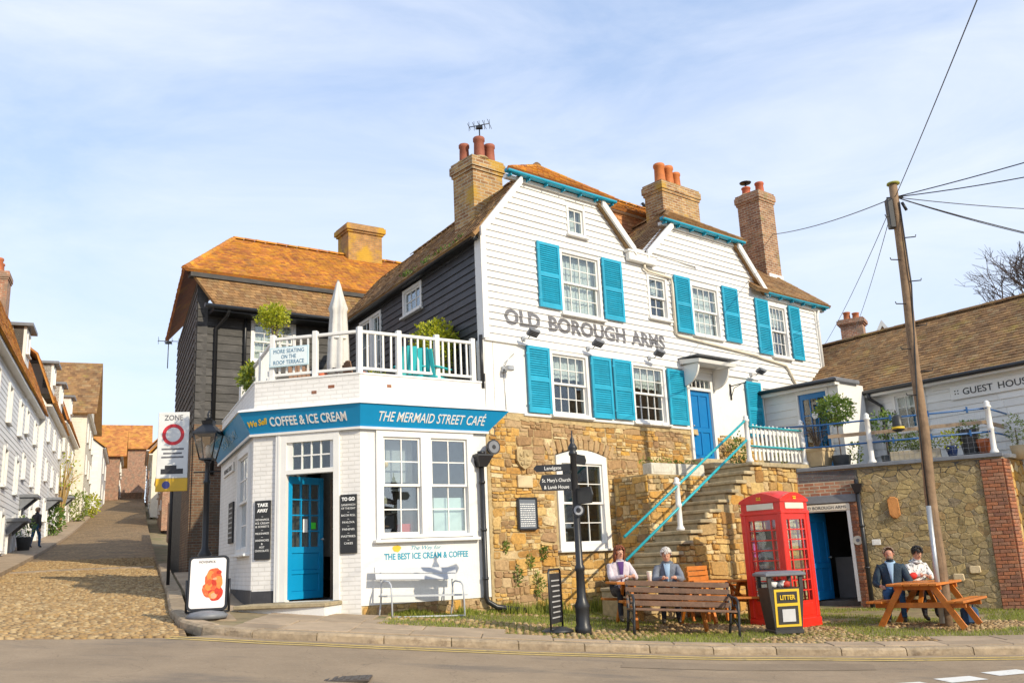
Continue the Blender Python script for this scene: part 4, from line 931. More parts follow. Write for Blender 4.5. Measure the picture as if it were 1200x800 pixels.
# -- lettering on the boards
def painted(me, u, z0):
    """lay flat lettering onto the stepped faces of the boards, course by course"""
    res = MB(); exp = .149
    for k in range(40):
        za = 6.02+k*exp; zb = za+exp
        if zb < z0-.05 or za > z0+.45: continue
        bm = bmesh.new(); bm.from_mesh(me)
        for v in bm.verts: v.co = Vector((v.co.x+u, 0, v.co.z+z0))
        for zz, no in ((za+.004, (0,0,-1)), (zb-.001, (0,0,1))): bmesh.ops.bisect_plane(bm, geom=list(bm.verts)+list(bm.edges)+list(bm.faces), plane_co=(0,0,zz), plane_no=no, clear_outer=True)
        for v in bm.verts: f = (v.co.z-za)/exp; v.co.y = -.0405+f*.029-.0028
        res.frombm(bm)
    return res.mesh('lettering', ggrey)
for txt, u, wd in (('OLD', 1.03, 1.0), ('BOROUGH', 2.98, 2.42), ('ARMS', 4.99, 1.20)):
    lo = link('lettering', painted(text_mesh('lettering', txt, .31, ggrey, width=wd, depth=0.0, bold=.022, space=1.03), u, 6.42), inn); lo['label'] = {'OLD': 'first', 'BOROUGH': 'second', 'ARMS': 'last'}[txt]+' word of the faded grey capitals painted across the boards'
# -- valley gutter box and pipes
vb = MB(); vb.bbox(4.38, 5.36, -.18, -.04, 8.46, 8.68, .015); vb.bbox(4.34, 5.40, -.20, -.03, 8.66, 8.72, .01); vb.obj('gutter_box', white, inn)
pm_ = MB(); pm_.tube([(4.98,-.10,8.46),(4.98,-.10,8.36),(5.1,-.09,8.31),(5.95,-.09,8.28),(5.98,-.09,8.1),(5.98,-.07,6.86),(6.05,-.07,6.82),(9.2,-.07,6.66),(9.5,-.07,6.62),(10.6,-.07,6.52),(10.72,-.07,6.4),(11.05,-.07,5.9)], .035, 8)
pm_.obj('downpipe', mat('cream_pipe', (.66,.60,.48), .5, .1, 4), inn)
pm_ = MB(); pm_.tube([(12.55,-.12,8.36),(12.5,-.08,8.2),(12.5,-.08,6.0)], .04, 8); pm_.obj('downpipe', white, inn)
# -- front door under its bracketed canopy
df = MB(); df.box(6.26, 6.34, -.05, .12, 3.78, 5.86); df.box(7.16, 7.25, -.05, .12, 3.78, 5.86); df.box(6.34, 7.16, -.048, .12, 5.50, 5.57); df.box(6.34, 7.16, -.048, .12, 5.78, 5.86)
d_o = df.obj('door_frame', white, inn)
fl = MB()
for i in range(1, 5): x = 6.34+.82*i/5; fl.box(x-.012, x+.012, .0, .03, 5.57, 5.78)
fl.obj('fanlight_bars', white, d_o)
for i in range(5): ubox('pane', glass, d_o, 6.34+.164*i, 6.34+.164*(i+1), .014, .018, 5.57, 5.78)
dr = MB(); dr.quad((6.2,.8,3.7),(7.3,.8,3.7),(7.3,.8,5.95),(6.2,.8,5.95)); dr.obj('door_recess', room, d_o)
panel_door(inn, 6.34, 7.16, 3.79, 5.50, dblue, y=.02, panels=((.07,.40),(.47,.93)), knob_side=0)
MB().bbox(6.2, 7.32, -.32, .05, 3.66, 3.785, .012).obj('doorstep', stepstone, inn)
cn = MB(); cn.hexa([(6.06,-.62,6.06),(7.5,-.62,6.06),(7.5,-.04,6.10),(6.06,-.04,6.10)], [(6.04,-.65,6.14),(7.52,-.65,6.14),(7.52,-.04,6.22),(6.04,-.04,6.22)])
for x in (6.16, 7.34):
    n = 8; poly = [(-.04,5.52)]+[(-.04-.5*math.sin(math.pi/2*i/n), 5.56+.5*(1-math.cos(math.pi/2*i/n))) for i in range(n+1)]+[(-.04,6.06)]
    k = len(poly); vs = [(x-.03, p[0], p[1]) for p in poly]+[(x+.03, p[0], p[1]) for p in poly]
    cn.add(vs, [tuple(reversed(range(k))), tuple(range(k, 2*k))]+[(i, (i+1)%k, (i+1)%k+k, i+k) for i in range(k)])
canopy = cn.obj('door_canopy', white, inn)
MB().box(6.0, 7.56, -.68, -.03, 6.221, 6.245).obj('lead_cover', leadgrey, canopy)
# -- dark boarded left side
MS = MH.inverted() @ frame((*HP, 0), 149.0)
S_H = [(-3.92,-2.85,7.44,8.10),(-6.8,-5.3,5.3,8.02)]
mb = MB(); wall_strips(mb, lambda z: [(-7.8, -.02)], [4.0, 8.3], S_H, .0, .2); sw_ = mb.obj('side_wall', bblack, inn, MS)
boards(sw_, lambda z: [(-7.8, -.06)], 5.1, 8.28, .165, S_H, bblack, proud=.035)
window(inn, -3.92, -2.85, 7.44, 8.10, 3, 2, M=MS, sash=False, net=None, label='small white casement window in the dark boarded side')
window(inn, -6.8, -6.0, 5.3, 8.02, 2, 4, M=MS, sash=False, net=None, sill=False)
window(inn, -5.98, -5.3, 5.3, 8.02, 2, 4, M=MS, sash=False, net='top', sill=False)
gt = MB(); gt.tube([(.05,-.20,8.20),(-7.9,-.20,8.14)], .06, 8); gt.box(-7.85, .0, -.22, -.005, 8.14, 8.22); gt.obj('side_gutter', iron, inn, MS)
dp = MB(); dp.tube([(-.02,-.07,6.1),(-.02,-.07,5.0)], .04, 8); dp.obj('side_downpipe', iron, inn, MS)
mo = MB()
for i in range(900):                                   # moss grown over the eaves of the dark side
    u = random.uniform(-3.6, -.4); k = max(0, noise.noise(Vector((u*1.6, 0, 8)))+.3); 
    p = (u, -.22+random.random()*.35, 8.22+random.random()*.12+k*.12); leaves(mo, p, (.03,.03,.04), 1, .07, i)
tag(mo.obj('moss', leaf_g, inn, MS), kind='stuff')
# hidden back: closes the volume so that daylight does not shine through
bk = MB(); bk.hexa([sk(.0,7.7,2),sk(12.4,7.7,2),sk(12.4,7.8,2),sk(0,7.8,2)], [sk(0,7.7,8.3),sk(12.4,7.7,8.3),sk(12.4,7.8,8.3),sk(0,7.8,8.3)])
bk.hexa([(12.3,.2,0),(12.5,.2,0),(13.6,7.7,0),(13.4,7.7,0)], [(12.3,.2,8.4),(12.5,.2,8.4),(13.6,7.7,8.4),(13.4,7.7,8.4)]); bk.obj('rear_wall', bblack, inn)
# -- plaques and small fixings on the stone wall (fixed to it, each one a thing)
def on_inn(u, o, z): return MH @ Vector((u, -o, z))
def plaque(name, label, cat, u0, u1, z0, z1, m, shape='rect', o=.035, lines=None, group=None):
    r = thing(name, label, cat, M=MH @ T3((u0+u1)/2, -o, (z0+z1)/2), group=group); w_, h_ = (u1-u0)/2, (z1-z0)/2
    mb = MB()
    if shape == 'shield': mb.prism([(0,-h_),(w_*.6,-h_*.65),(w_,-h_*.1),(w_,h_),(-w_,h_),(-w_,-h_*.1),(-w_*.6,-h_*.65)], -.035, .02)
    else: mb.bbox(-w_, w_, -.03, .02, -h_, h_, .008)
    b = mb.obj('tablet', m, r)
    return r, b, w_, h_
r, b, w_, h_ = plaque('stone_shield', 'weathered carved stone shield set high in the wall beside the arched window', 'carving', .66, 1.06, 3.40, 3.80, MATS['lime_mortar'], 'shield', .05)
cv = MB(); cv.box(-w_*.7, w_*.7, -.05, -.03, -.02, .03); cv.box(-.03, .03, -.052, -.03, -h_*.5, h_*.8)
for sx, sz in ((-.09,.1),(.09,.1),(-.07,-.08),(.07,-.08)): cv.blob((sx,-.035,sz), (.05,.02,.05), 1, .3)
cv.obj('relief', MATS['lime_mortar'], r)
r, b, w_, h_ = plaque('stone_tablet', 'blank pale stone block in the wall under the carved shield', 'plaque', .67, 1.06, 3.04, 3.28, mat('pale_ashlar', (.58,.46,.28), .85, .12, 6, bump=.3), 'rect', .04)
MB().bbox(-w_*.8, w_*.8, -.035, -.028, -h_*.75, h_*.75, .003).obj('sunk_panel', MATS['pale_ashlar'], r)
r, b, w_, h_ = plaque('notice_plaque', 'dark grey framed notice with lines of white print on the stone wall', 'notice', .64, 1.12, 2.22, 2.83, mat('slate_grey', (.13,.15,.18), .5, .1, 4), 'rect', .04)
fr_ = MB(); fr_.box(-w_-.015, -w_+.02, -.045, -.028, -h_, h_); fr_.box(w_-.02, w_+.015, -.045, -.028, -h_, h_); fr_.box(-w_+.02, w_-.02, -.044, -.028, h_-.02, h_+.015); fr_.box(-w_+.02, w_-.02, -.044, -.028, -h_-.015, -h_+.02); fr_.obj('frame', iron, r)
for i in range(11):
    z = h_*.62-i*h_*.14; s = ''.join(random.choice('nmeoarstiu ') for _ in range(20)); 
    tx = MB(); x = -w_*.8
    while x < w_*.8: l_ = random.uniform(.015,.05); tx.box(x, min(x+l_, w_*.8), -.0325, -.030, z-.008, z+.008); x += l_+.012
    tx.obj('print_line', gwhite, r)
# planters on the ledge, floodlights, alarm box, bracket
def floodlight(u, z, label, rot=0.0, M=MH, y0=-.04):
    r = thing('floodlight', label, 'floodlight', M=M @ T3(u, y0, z), group='floodlights under the painted name')
    a = MB(); a.tube([(0,0,0),(-.02,-.16,-.04),(-.05,-.30,.02)], .012, 6); a.bbox(-.05,.05,-.02,.01,-.05,.05,.008); a.obj('arm', steel, r)
    Mh = T3(-.02,-.34,.05) @ Matrix.Rotation(R(-35+rot), 4, 'X') @ Matrix.Rotation(R(12), 4, 'Y'); h = MB(); h.bbox(-.13,.13,-.09,.09,-.035,.035,.012,Mh)
    for i in range(5): h.box(-.11,.11,-.08+.035*i,-.07+.035*i,-.055,-.035,Mh)
    h.obj('lamp_head', leadgrey, r); MB().box(-.11,.11,-.07,.07,.036,.040,Mh).obj('lens', glass, r)
floodlight(1.02, 6.14, 'small grey floodlight below the first painted word'); floodlight(2.92, 6.14, 'small grey floodlight below the long middle painted word'); floodlight(4.95, 6.14, 'small grey floodlight below the last painted word'); floodlight(8.95, 6.10, 'small grey floodlight above the shutter right of the front door', 10)
r = thing('wall_camera', 'small grey camera on a bracket on the white wall left of the shutters', 'camera', M=MH @ T3(.45, -.02, 5.42))
a = MB(); a.bbox(-.06,.06,-.05,.01,-.06,.06,.008); a.tube([(0,-.03,.06),(.05,-.1,.2),(.28,-.03,.36)], .008, 6); a.obj('bracket', steel, r)
a = MB(); a.tube([(0,-.05,0),(.02,-.16,-.02)], .02, 6); a.bbox(-.07,.10,-.24,-.12,-.05,.05,.015); a.obj('housing', steel, r)
a = MB(); a.tube([(0,-.005,-.06),(.02,-.005,-.5),(.03,-.005,-.95)], .007, 5); a.obj('cable', MATS['galvanised_steel'], r)
r = thing('hanging_bracket', 'black iron sign bracket on the white wall right of the front door', 'bracket', M=MH @ T3(8.02, -.02, 5.72))
a = MB(); a.tube([(0,0,0),(0,-.5,.02)], .014, 6); a.tube([(0,0,-.3),(0,-.12,-.06),(0,-.34,0)], .009, 6); a.box(-.03,.03,-.01,.015,-.35,.06); a.obj('arm', iron, r)
# the inn's white planters stand on the ledge: see stairs
# rooftop aerial and the bird
def aerial(name, P, h, label, az, n=5, L_=.9):
    r = thing(name, label, 'aerial', P); mb = MB(); mb.tube([(0,0,0),(0,0,h)], .015, 6); mb.obj('mast', iron, r)
    c, s = math.cos(az), math.sin(az); mb = MB(); mb.tube([(-c*L_/2,-s*L_/2,h-.05),(c*L_/2,s*L_/2,h-.02)], .011, 6)
    for i in range(n):
        t = -L_/2+L_*i/(n-1); p = (c*t, s*t, h-.035); e = .16+.10*(i/(n-1)); mb.tube([(p[0]+s*e,p[1]-c*e,p[2]),(p[0]-s*e,p[1]+c*e,p[2])], .006, 5)
        mb.tube([(p[0],p[1],p[2]-.12),(p[0],p[1],p[2]+.12)], .006, 5)
    mb.obj('elements', iron, r)
    MB().box(-.08,.08,-.05,.05,h-.12,h-.06).obj('clamp', iron, r)
p = MH @ Vector((1.30, 1.5, 10.62)); aerial('television_aerial', p, 1.15, 'thin television aerial standing on the left brick chimney of the inn', R(-10), 5, .5)
p = MH @ Vector(sk(9.05,3.6,12.15)); b = MB(); b.blob((0,0,.12), (.16,.07,.08), 2, .05); b.blob((.13,0,.20), (.055,.045,.05), 2, 0); b.tube([(.17,0,.20),(.23,0,.19)], [.014,.002], 6); b.tube([(-.1,0,.12),(-.32,0,.08)], [.05,.015], 6); b.tube([(.02,.02,.05),(.02,.02,-.04)], .006, 5); b.tube([(.02,-.02,.05),(.02,-.02,-.04)], .006, 5)
o = b.obj('bird', mat('dark_feathers', (.03,.03,.035), .7, .3, 20), None, T3(*p) @ Matrix.Rotation(R(160), 4, 'Z')); tag(o, 'dark bird perched on the lichened ridge between the chimneys', 'bird')
# ================================================================ the corner cafe with its roof terrace
CA = Vector((-2.836, 16.5, 0)); CB = Vector((-4.893, 16.922, 0))
MR = T3(*CA); MRi = MR.inverted()
cafe = thing('cafe', 'white painted corner cafe with a blue fascia running round three sides', 'building', M=MR)
W1, W2, W3 = frame(CA, 56.4), frame(CA, 101.6), frame(CB, 155.5)
F1, F2, F3 = MRi @ W1, MRi @ W2, MRi @ W3
PT = 5.10
# -- walls
mb = MB(); H1 = [(.34,2.33,2.12,4.06)]; wall_strips(mb, lambda z: [(0,2.70)], [.98, PT], H1, 0, .28); w1 = mb.obj('front_wall', wrender, cafe, F1)
mb = MB(); wall_strips(mb, lambda z: [(0,2.70)], [.2,.98], [], .02, .28); base = mb.obj('stone_footing', mortar, cafe, F1)
masonry(base, .03, 2.68, .5, .96, lambda *a: True, stone, hmax=.15, cap=60, y=.02, dep=.03, mf=lambda s: bstone if random.random() < .4 else stone)
H2 = [(-1.60,-.42,1.10,4.08)]; mb = MB(); wall_strips(mb, lambda z: [(-2.10,0)], [.3, PT], H2, 0, .28); mb.obj('door_wall', wbrick, cafe, F2)
H3 = [(-1.83,-.25,1.98,3.97)]; mb = MB(); wall_strips(mb, lambda z: [(-4.95,0)], [.3, PT], H3, 0, .28); mb.obj('street_wall', wbrick, cafe, F3)
plm = mat('dark_plinth_paint', (.045,.045,.05), .6, .3, 4, dirt=((.3,.28,.25), .5, 8, .64))
MB().box(-2.112, -1.62, -.012, .1, .3, 1.30).obj('plinth', plm, cafe, F2); MB().box(-4.9, .012, -.012, .1, .3, 1.32).obj('plinth', plm, cafe, F3)
# -- cornice and coping, mitred in plan
def off_pts(o, e1=2.70, e3=-4.95):
    """plan points of the three facets pushed out by o (cafe-local)"""
    P1 = [(F1 @ Vector((x,-o,0))) for x in (-3, e1)]; P2 = [(F2 @ Vector((x,-o,0))) for x in (-9, 9)]; P3 = [(F3 @ Vector((x,-o,0))) for x in (e3, 3)]
    def X(a, b):
        d1, d2 = a[1]-a[0], b[1]-b[0]; k = ((b[0].x-a[0].x)*d2.y-(b[0].y-a[0].y)*d2.x)/(d1.x*d2.y-d1.y*d2.x); return a[0]+d1*k
    return [P3[0], X(P3, P2), X(P1, P2), P1[1]]
def band(name, prof, m, seg_names=True, ends=((2.70,-4.95),)*9):
    """prof: list of (out, z) going round the section; one object per facet"""
    R_ = []
    for i, (o, z) in enumerate(prof): R_.append([Vector((p.x, p.y, z)) for p in off_pts(o, *(ends[i] if i < len(ends) else ends[-1]))])
    res = []
    for s in (0, 1, 2):
        mb = MB(); n = len(prof); vs = [R_[i][s] for i in range(n)]+[R_[i][s+1] for i in range(n)]
        mb.add(vs, [(i, (i+1)%n, (i+1)%n+n, i+n)[::-1] for i in range(n)]+[tuple(range(n)), tuple(reversed(range(n, 2*n)))])
        res.append(mb.obj(name, m, cafe))
    return res
E_ = (2.72,-4.95)
fas = band('fascia', [(-.02,4.12),(.06,4.12),(.30,4.505),(-.02,4.505)], fblue, ends=((2.70,-4.95),(2.70,-4.95),(3.06,-5.1),(3.06,-5.1)))
fas[1]['label'] = 'blue fascia reading COFFEE & ICE CREAM over the open door'; fas[2]['label'] = 'bright blue fascia with slanted white capitals over the shop windows'; fas[0]['label'] = 'shaded blue fascia facing the climbing street'
band('fascia_edge', [(.06,4.075),(.085,4.075),(.09,4.118),(.06,4.118)], white)
band('cornice', [(-.02,4.508),(.33,4.508),(.30,4.55),(.02,4.62),(-.02,4.62)], wrender, ends=((2.70,-4.95),(3.0,-5.0),(2.95,-5.0),(2.7,-4.95),(2.7,-4.95)))
band('parapet_coping', [(-.28,PT+.002),(.015,PT+.002),(.015,PT+.035),(-.28,PT+.035)], wrender)
# patches where the white paint has gone from the parapet bricks
for F, lst in ((F2, [(-.95,4.80),(-.62,4.88)]), (F1, [(.55,4.88)])):
    for (u, z) in lst: MB().bbox(u, u+random.uniform(.08,.2), -.006, .02, z, z+.06, .004).obj('bare_brick', redbrick, cafe, F)
# terrace floor, back and inner room shell
P = off_pts(-.2); bk1 = F1 @ Vector((2.7,3.5,0)); bk3 = F3 @ Vector((-4.9,2.9,0))
poly = [P[0], P[1], P[2], P[3], bk1, bk3]; mb = MB(); n = len(poly)
mb.add([(p.x,p.y,4.62) for p in poly]+[(p.x,p.y,4.74) for p in poly], [tuple(reversed(range(n))), tuple(range(n,2*n))]+[(i,(i+1)%n,(i+1)%n+n,i+n) for i in range(n)]); mb.obj('terrace_floor', leadgrey, cafe)
inn_w = mat('shop_interior', (.42,.40,.36), .9, .15, 2); inn_d = mat('shop_interior_dark', (.10,.09,.08), .9, .2, 2)
mb = MB(); mb.quad(*[(p.x,p.y,1.08) for p in (P[0],P[1],P[2],P[3])]); mb.quad((P[3].x,P[3].y,1.08),(bk1.x,bk1.y,1.08),(bk3.x,bk3.y,1.08),(P[0].x,P[0].y,1.08))
mb.quad((P[3].x,P[3].y,1.08),(P[3].x,P[3].y,4.62),(bk1.x,bk1.y,4.62),(bk1.x,bk1.y,1.08)); mb.quad((bk1.x,bk1.y,1.08),(bk1.x,bk1.y,4.62),(bk3.x,bk3.y,4.62),(bk3.x,bk3.y,1.08)); mb.quad((bk3.x,bk3.y,1.08),(bk3.x,bk3.y,4.62),(P[0].x,P[0].y,4.62),(P[0].x,P[0].y,1.08))
mb.obj('shop_room', inn_w, cafe)
# -- fascia lettering
def fascia_text(txt, u, z, h, wd, F, par, m=gwhite, out_=None, bold=.004, shear=0.0, rz=0.0, z0=4.12):
    o = .06+(z-4.12)/.385*.24; me = text_mesh('lettering', txt, h, m, width=wd, depth=.003, bold=bold, shear=shear)
    return link('lettering', me, par, F @ T3(u, -o-.006, z) @ Matrix.Rotation(math.atan2(.24,.385), 4, 'X') @ Matrix.Rotation(rz, 4, 'Y'))
fascia_text('THE MERMAID STREET CAFÉ', 1.42, 4.225, .19, 2.28, F1, fas[2], bold=.001, shear=.08)
fascia_text('COFFEE & ICE CREAM', -.94, 4.235, .175, 1.50, F2, fas[1], bold=.004)
fascia_text('We Sell', -1.95, 4.26, .11, .40, F2, fas[1], m=gyellow, shear=.35, rz=R(-8))
fascia_text('ECONOMY', -2.2, 4.24, .15, 2.3, F3, fas[0], m=mat('letter_faded', (.25,.42,.55), .5, .1), bold=.002)
# -- shop windows
fr2 = MB(); fr2.box(.30,.36,-.05,.1,2.08,4.08); fr2.box(2.29,2.36,-.05,.1,2.08,4.08); fr2.box(.36,2.29,-.048,.1,4.03,4.08); fr2.obj('window_surround', white, cafe, F1)
rm = inn_w
wA = window(cafe, .36, 1.285, 2.12, 4.03, 2, 4, M=F1, net=None, gl=glass_s, fw_=.075, sill=False, bar=.022, roomd=2.2, roommat=rm)
wB = window(cafe, 1.345, 2.29, 2.12, 4.03, 2, 4, M=F1, net=None, gl=glass_s, fw_=.075, sill=False, bar=.022, roomd=2.2, roommat=rm)
MB().box(1.285,1.345,-.045,.1,2.12,4.03).obj('mullion', white, cafe, F1)
MB().bbox(.24,2.42,-.12,.02,2.04,2.10,.01).obj('shop_sill', white, cafe, F1)
bl = MB(); bl.box(.45,1.2,.3,.32,3.15,3.95); bl.obj('roller_blind', mat('pale_blind', (.40,.40,.40), .8, .05), wA)
bl = MB(); bl.box(1.45,2.2,.14,.15,2.2,2.85); bl.obj('frosted_panel', mat('frosted_film', (.62,.70,.68), .6, .08, 2), wB)
lp = MB(); lp.tube([(.62,.25,4.0),(.62,.25,3.55)], .006, 5); lp.obj('lamp_flex', iron, wA)
MB().blob((.62,.25,3.48), (.05,.05,.07), 2, 0).obj('pendant_lamp', mat('amber_glass', (.8,.5,.15), .3, 0), wA)
bx_ = MB(); bx_.box(.88,1.12,.2,.35,2.2,2.38); bx_.obj('red_box', mat('red_card', (.6,.05,.04), .6, .05), wA)
bx_ = MB(); bx_.box(.8,1.15,.5,.55,3.0,3.12); bx_.box(.85,1.12,.5,.55,2.6,2.75); bx_.obj('menu_boards', board, wA)
# side window on the street
window(cafe, -1.83, -.25, 1.98, 3.97, 2, 4, M=F3, net=None, fw_=.12, bar=.03)
# -- painted slogan
for txt, u, z, h, wd, m, sh, bo in (('THE BEST ICE CREAM & COFFEE', 1.32, 1.745, .105, 1.74, gteal, 0, .004), ('The Way for', 1.28, 1.905, .07, .62, gteal, .35, 0)):
    link('lettering', text_mesh('lettering', txt, h, m, width=wd, depth=.002, bold=bo, shear=sh), w1, T3(u, -.004, z))
me = MB(); n = 14; me.prism([(.70+.085*(1+.12*math.sin(3*2*math.pi*i/n))*math.cos(2*math.pi*i/n), 1.935+.06*(1+.12*math.cos(5*2*math.pi*i/n))*math.sin(2*math.pi*i/n)) for i in range(n)], -.006, -.003); me.obj('painted_shell', gyellow, w1)
# -- doorway
dfm = MB(); dfm.box(-1.63,-1.42,-.05,.14,1.10,4.10); dfm.box(-.50,-.39,-.05,.14,1.10,4.10); dfm.box(-1.42,-.50,-.048,.14,3.34,3.42); dfm.box(-1.42,-.50,-.048,.14,3.92,4.10); dfm.box(-1.58,-1.54,-.06,-.05,1.10,4.10)
dfo = dfm.obj('door_frame', white, cafe, F2)
tb_ = MB(); tb_.box(-1.42,-1.32,.0,.06,3.42,3.92); tb_.box(-.58,-.50,.0,.06,3.42,3.92)
for i in range(1,4): x = -1.32+.74*i/4; tb_.box(x-.012,x+.012,.004,.05,3.42,3.92)
tb_.box(-1.32,-.58,.006,.048,3.66,3.685); tb_.obj('transom_bars', white, dfo)
for i in range(4):
    for j in range(2): ubox('pane', glass, dfo, -1.32+.185*i, -1.32+.185*(i+1), .024, .028, 3.42+.25*j, 3.42+.25*(j+1), rx=jit(.01))
ML = F2 @ T3(-1.42,.06,1.13) @ Matrix.Rotation(R(68), 4, 'Z')
leaf = panel_door(cafe, 0, .88, 0, 2.19, cblue, M=ML, y=0, panels=((.06,.20),(.23,.37)), cols=1, glazed=(.42,.94,3,4), knob_side=1, gm=glass_s)
nb = MB(); nb.box(.36,.47,-.008,-.003,1.18,1.42); nb.obj('white_notice', gwhite, leaf); nb = MB(); nb.bbox(.56,.68,-.008,-.003,1.24,1.36,.002); nb.obj('green_sticker', mat('neon_green', (.08,.75,.05), .5, 0), leaf)
# door step
mb = MB(); mb.hexa([F2 @ Vector(p) for p in ((-2.02,-.62,.55),(-.36,-.72,.55),(-.36,.1,.55),(-2.02,.1,.55))], [F2 @ Vector(p) for p in ((-2.0,-.60,1.02),(-.38,-.70,1.02),(-.38,.1,1.04),(-2.0,.1,1.04))]); stp = mb.obj('door_step', wrender, cafe)
mb = MB(); mb.bbox(-2.04,-.35,-.73,.12,1.022,1.09,.012); mb.obj('step_slab', stepstone, stp, F2)
# goods on shelves inside the doorway
sh_ = MB()
for z in (1.55,1.95,2.35,2.75,3.05): sh_.box(-.95,.10,.95,1.25,z,z+.03)
sh_.box(-.98,-.95,.95,1.25,1.1,3.3); sh_.obj('shop_shelves', mat('shelf_wood', (.16,.10,.06), .7, .2), cafe, F2)
gm_ = [mat('goods_'+n, c, .5, .1) for n, c in (('teal',(.05,.35,.33)),('pink',(.6,.08,.2)),('cream',(.6,.55,.42)),('red',(.5,.05,.04)),('amber',(.5,.25,.05)),('white',(.7,.7,.68)))]
for z in (1.58,1.98,2.38,2.78):
    x = -.92
    while x < .05:
        w_ = random.uniform(.06,.14); h = random.uniform(.12,.3); ubox('shop_goods', random.choice(gm_), cafe, 0,1,0,1,0,1).matrix_basis = F2 @ T3(x,1.0,z) @ Matrix.Diagonal((w_,.12,h,1)); x += w_+.02
# rainwater pipe on the joint, with hopper and shoe
r = thing('rainwater_pipe', 'black rainwater pipe with a square hopper between the cafe and the stone wall', 'pipe', M=W1 @ T3(2.50, 0, 0))
mb = MB(); mb.tube([(0,-.09,3.5),(0,-.09,.98),(.03,-.1,.90),(.18,-.16,.80),(.75,-.30,.70)], .05, 10); mb.obj('pipe', iron, r)
for z in (3.1,2.2,1.3): MB().lathe([(.062,0),(.062,.05)], (0,-.09,z), 10).obj('pipe_collar', iron, r)
mb = MB(); mb.hexa([(-.08,-.17,3.42),(.08,-.17,3.42),(.08,-.01,3.42),(-.08,-.01,3.42)], [(-.16,-.24,3.62),(.18,-.24,3.62),(.18,-.01,3.62),(-.16,-.01,3.62)]); mb.box(-.17,.19,-.25,-.01,3.62,3.66); mb.obj('hopper', iron, r)
mb = MB(); mb.tube([(-.02,-.13,3.66),(-.02,-.13,3.72)], .08, 10); mb.obj('inlet', iron, r)
r = thing('wall_horn', 'round dark bell shaped sounder above the rainwater hopper', 'alarm', M=W1 @ T3(2.72, -.06, 3.80))
mb = MB(); mb.tube([(0,0,0),(0,-.10,0)], .03, 8); mb.tube([(0,-.10,0),(.0,-.16,0)], [.14,.15], 14); mb.tube([(0,-.161,0),(0,-.175,0)], [.05,.04], 10); mb.obj('bell', iron, r); mb = MB(); mb.tube([(0,-.162,0),(0,-.168,0)], [.12,.12], 14); mb.obj('ring', leadgrey, r)
# ---------------------------------------------------------------- hung boards
def chalk(name, label, M, u0, u1, z0, z1, head, lines, hsize=.07):
    r = thing(name, label, 'menu board', M=M @ T3((u0+u1)/2, -.02, z0)); w_, h_ = (u1-u0), z1-z0
    MB().bbox(-w_/2, w_/2, -.02, .015, 0, h_, .005).obj('panel', board, r); z = h_-.04
    for t in head: z -= hsize; link('heading', text_mesh('heading', t, hsize*.82, gwhite, width=min(w_*.8, len(t)*hsize*.75), depth=.001, bold=.004), r, T3(0,-.0225,z)); z -= .03
    z -= .02
    for t in lines:
        h = .042; z -= h
        if z < .03: break
        if t: link('menu_line', text_mesh('menu_line', t, h*.85, gwhite, width=min(w_*.86, len(t)*h*.78), depth=.001), r, T3(0,-.0225,z))
        z -= .019
    return r
chalk('menu_board', 'black board headed TAKE AWAY on the brick left of the cafe door', W2, -2.03, -1.72, 1.85, 2.90, ['TAKE','AWAY'], ['-','MÖVENPICK','ICE CREAM','& SORBETS','-','MILKSHAKES','-','SANDWICHES','&','HOT','CHOCOLATE'])
chalk('menu_board', 'black board headed TO GO on the brick right of the cafe door', W2, -.37, -.06, 1.885, 2.915, ['TO GO'], ['SANDWICH','OF THE DAY','-','BACON ROLL','-','PAVLOVA','-','PANINIS','-','PASTRIES','-','CAKES'])
r = thing('menu_board', 'narrow dark board on the shaded street side of the cafe', 'menu board', M=W3 @ T3(-2.75, -.02, 2.24)); MB().bbox(-.33,.33,-.02,.015,0,.84,.005).obj('panel', board, r)
for i in range(7): MB().box(-.26+jit(.03),.26+jit(.03),-.0225,-.020,.7-i*.1,.73-i*.1).obj('menu_line', mat('chalk_grey', (.4,.4,.4), .7, 0) if i == 0 else MATS['chalk_grey'], r)
r = thing('street_name_plate', 'white street name plate under the fascia on the shaded side', 'sign', M=W3 @ T3(-3.38, -.02, 3.72)); MB().bbox(-.8,.8,-.015,.015,0,.2,.004).obj('plate', white, r)
link('lettering', text_mesh('lettering', 'MERMAID STREET', .1, gblack, width=1.3, depth=.001), r, T3(0,-.018,.05))
# ---------------------------------------------------------------- roof terrace balustrade, with its seating sign
def balustrade(M, u0, u1, posts, label, n, zb=PT+.035, zt=5.97):
    r = thing('balustrade', label, 'railing', M=M @ T3(u0, .12, zb), group='white timber railings round the roof terrace'); h = zt-zb; L_ = u1-u0
    MB().bbox(0, L_, -.035, .035, h-.06, h, .01).obj('top_rail', white, r); MB().bbox(0, L_, -.025, .025, .08, .13, .006).obj('bottom_rail', white, r)
    pm = MB().bbox(-.05,.05,-.05,.05,0,h+.06,.01).mesh('post', white); bm = MB().box(-.017,.017,-.015,.015,.13,h-.06).mesh('baluster', white)
    for p in posts: link('post', pm, r, T3(p-u0,0,0))
    for a, b in zip(posts, posts[1:]):
        k = max(1, round((b-a)/.148))
        for i in range(1, k): link('baluster', bm, r, T3(a+(b-a)*i/k-u0, 0, 0) @ Matrix.Rotation(jit(.01), 4, 'Y'))
    return r
balustrade(W1, .02, 2.56, [.05,.86,1.69,2.51], 'white timber railing above the sunlit shop window side of the terrace', 0)
balustrade(W2, -1.84, -.02, [-1.80,-.93], 'white timber railing above the COFFEE fascia, behind the seating sign', 0)
balustrade(W3 @ T3(.0,.22,0), -4.4, .05, [-4.35,-2.9,-1.45,.0], 'white timber railing along the shaded street side of the terrace', 0)
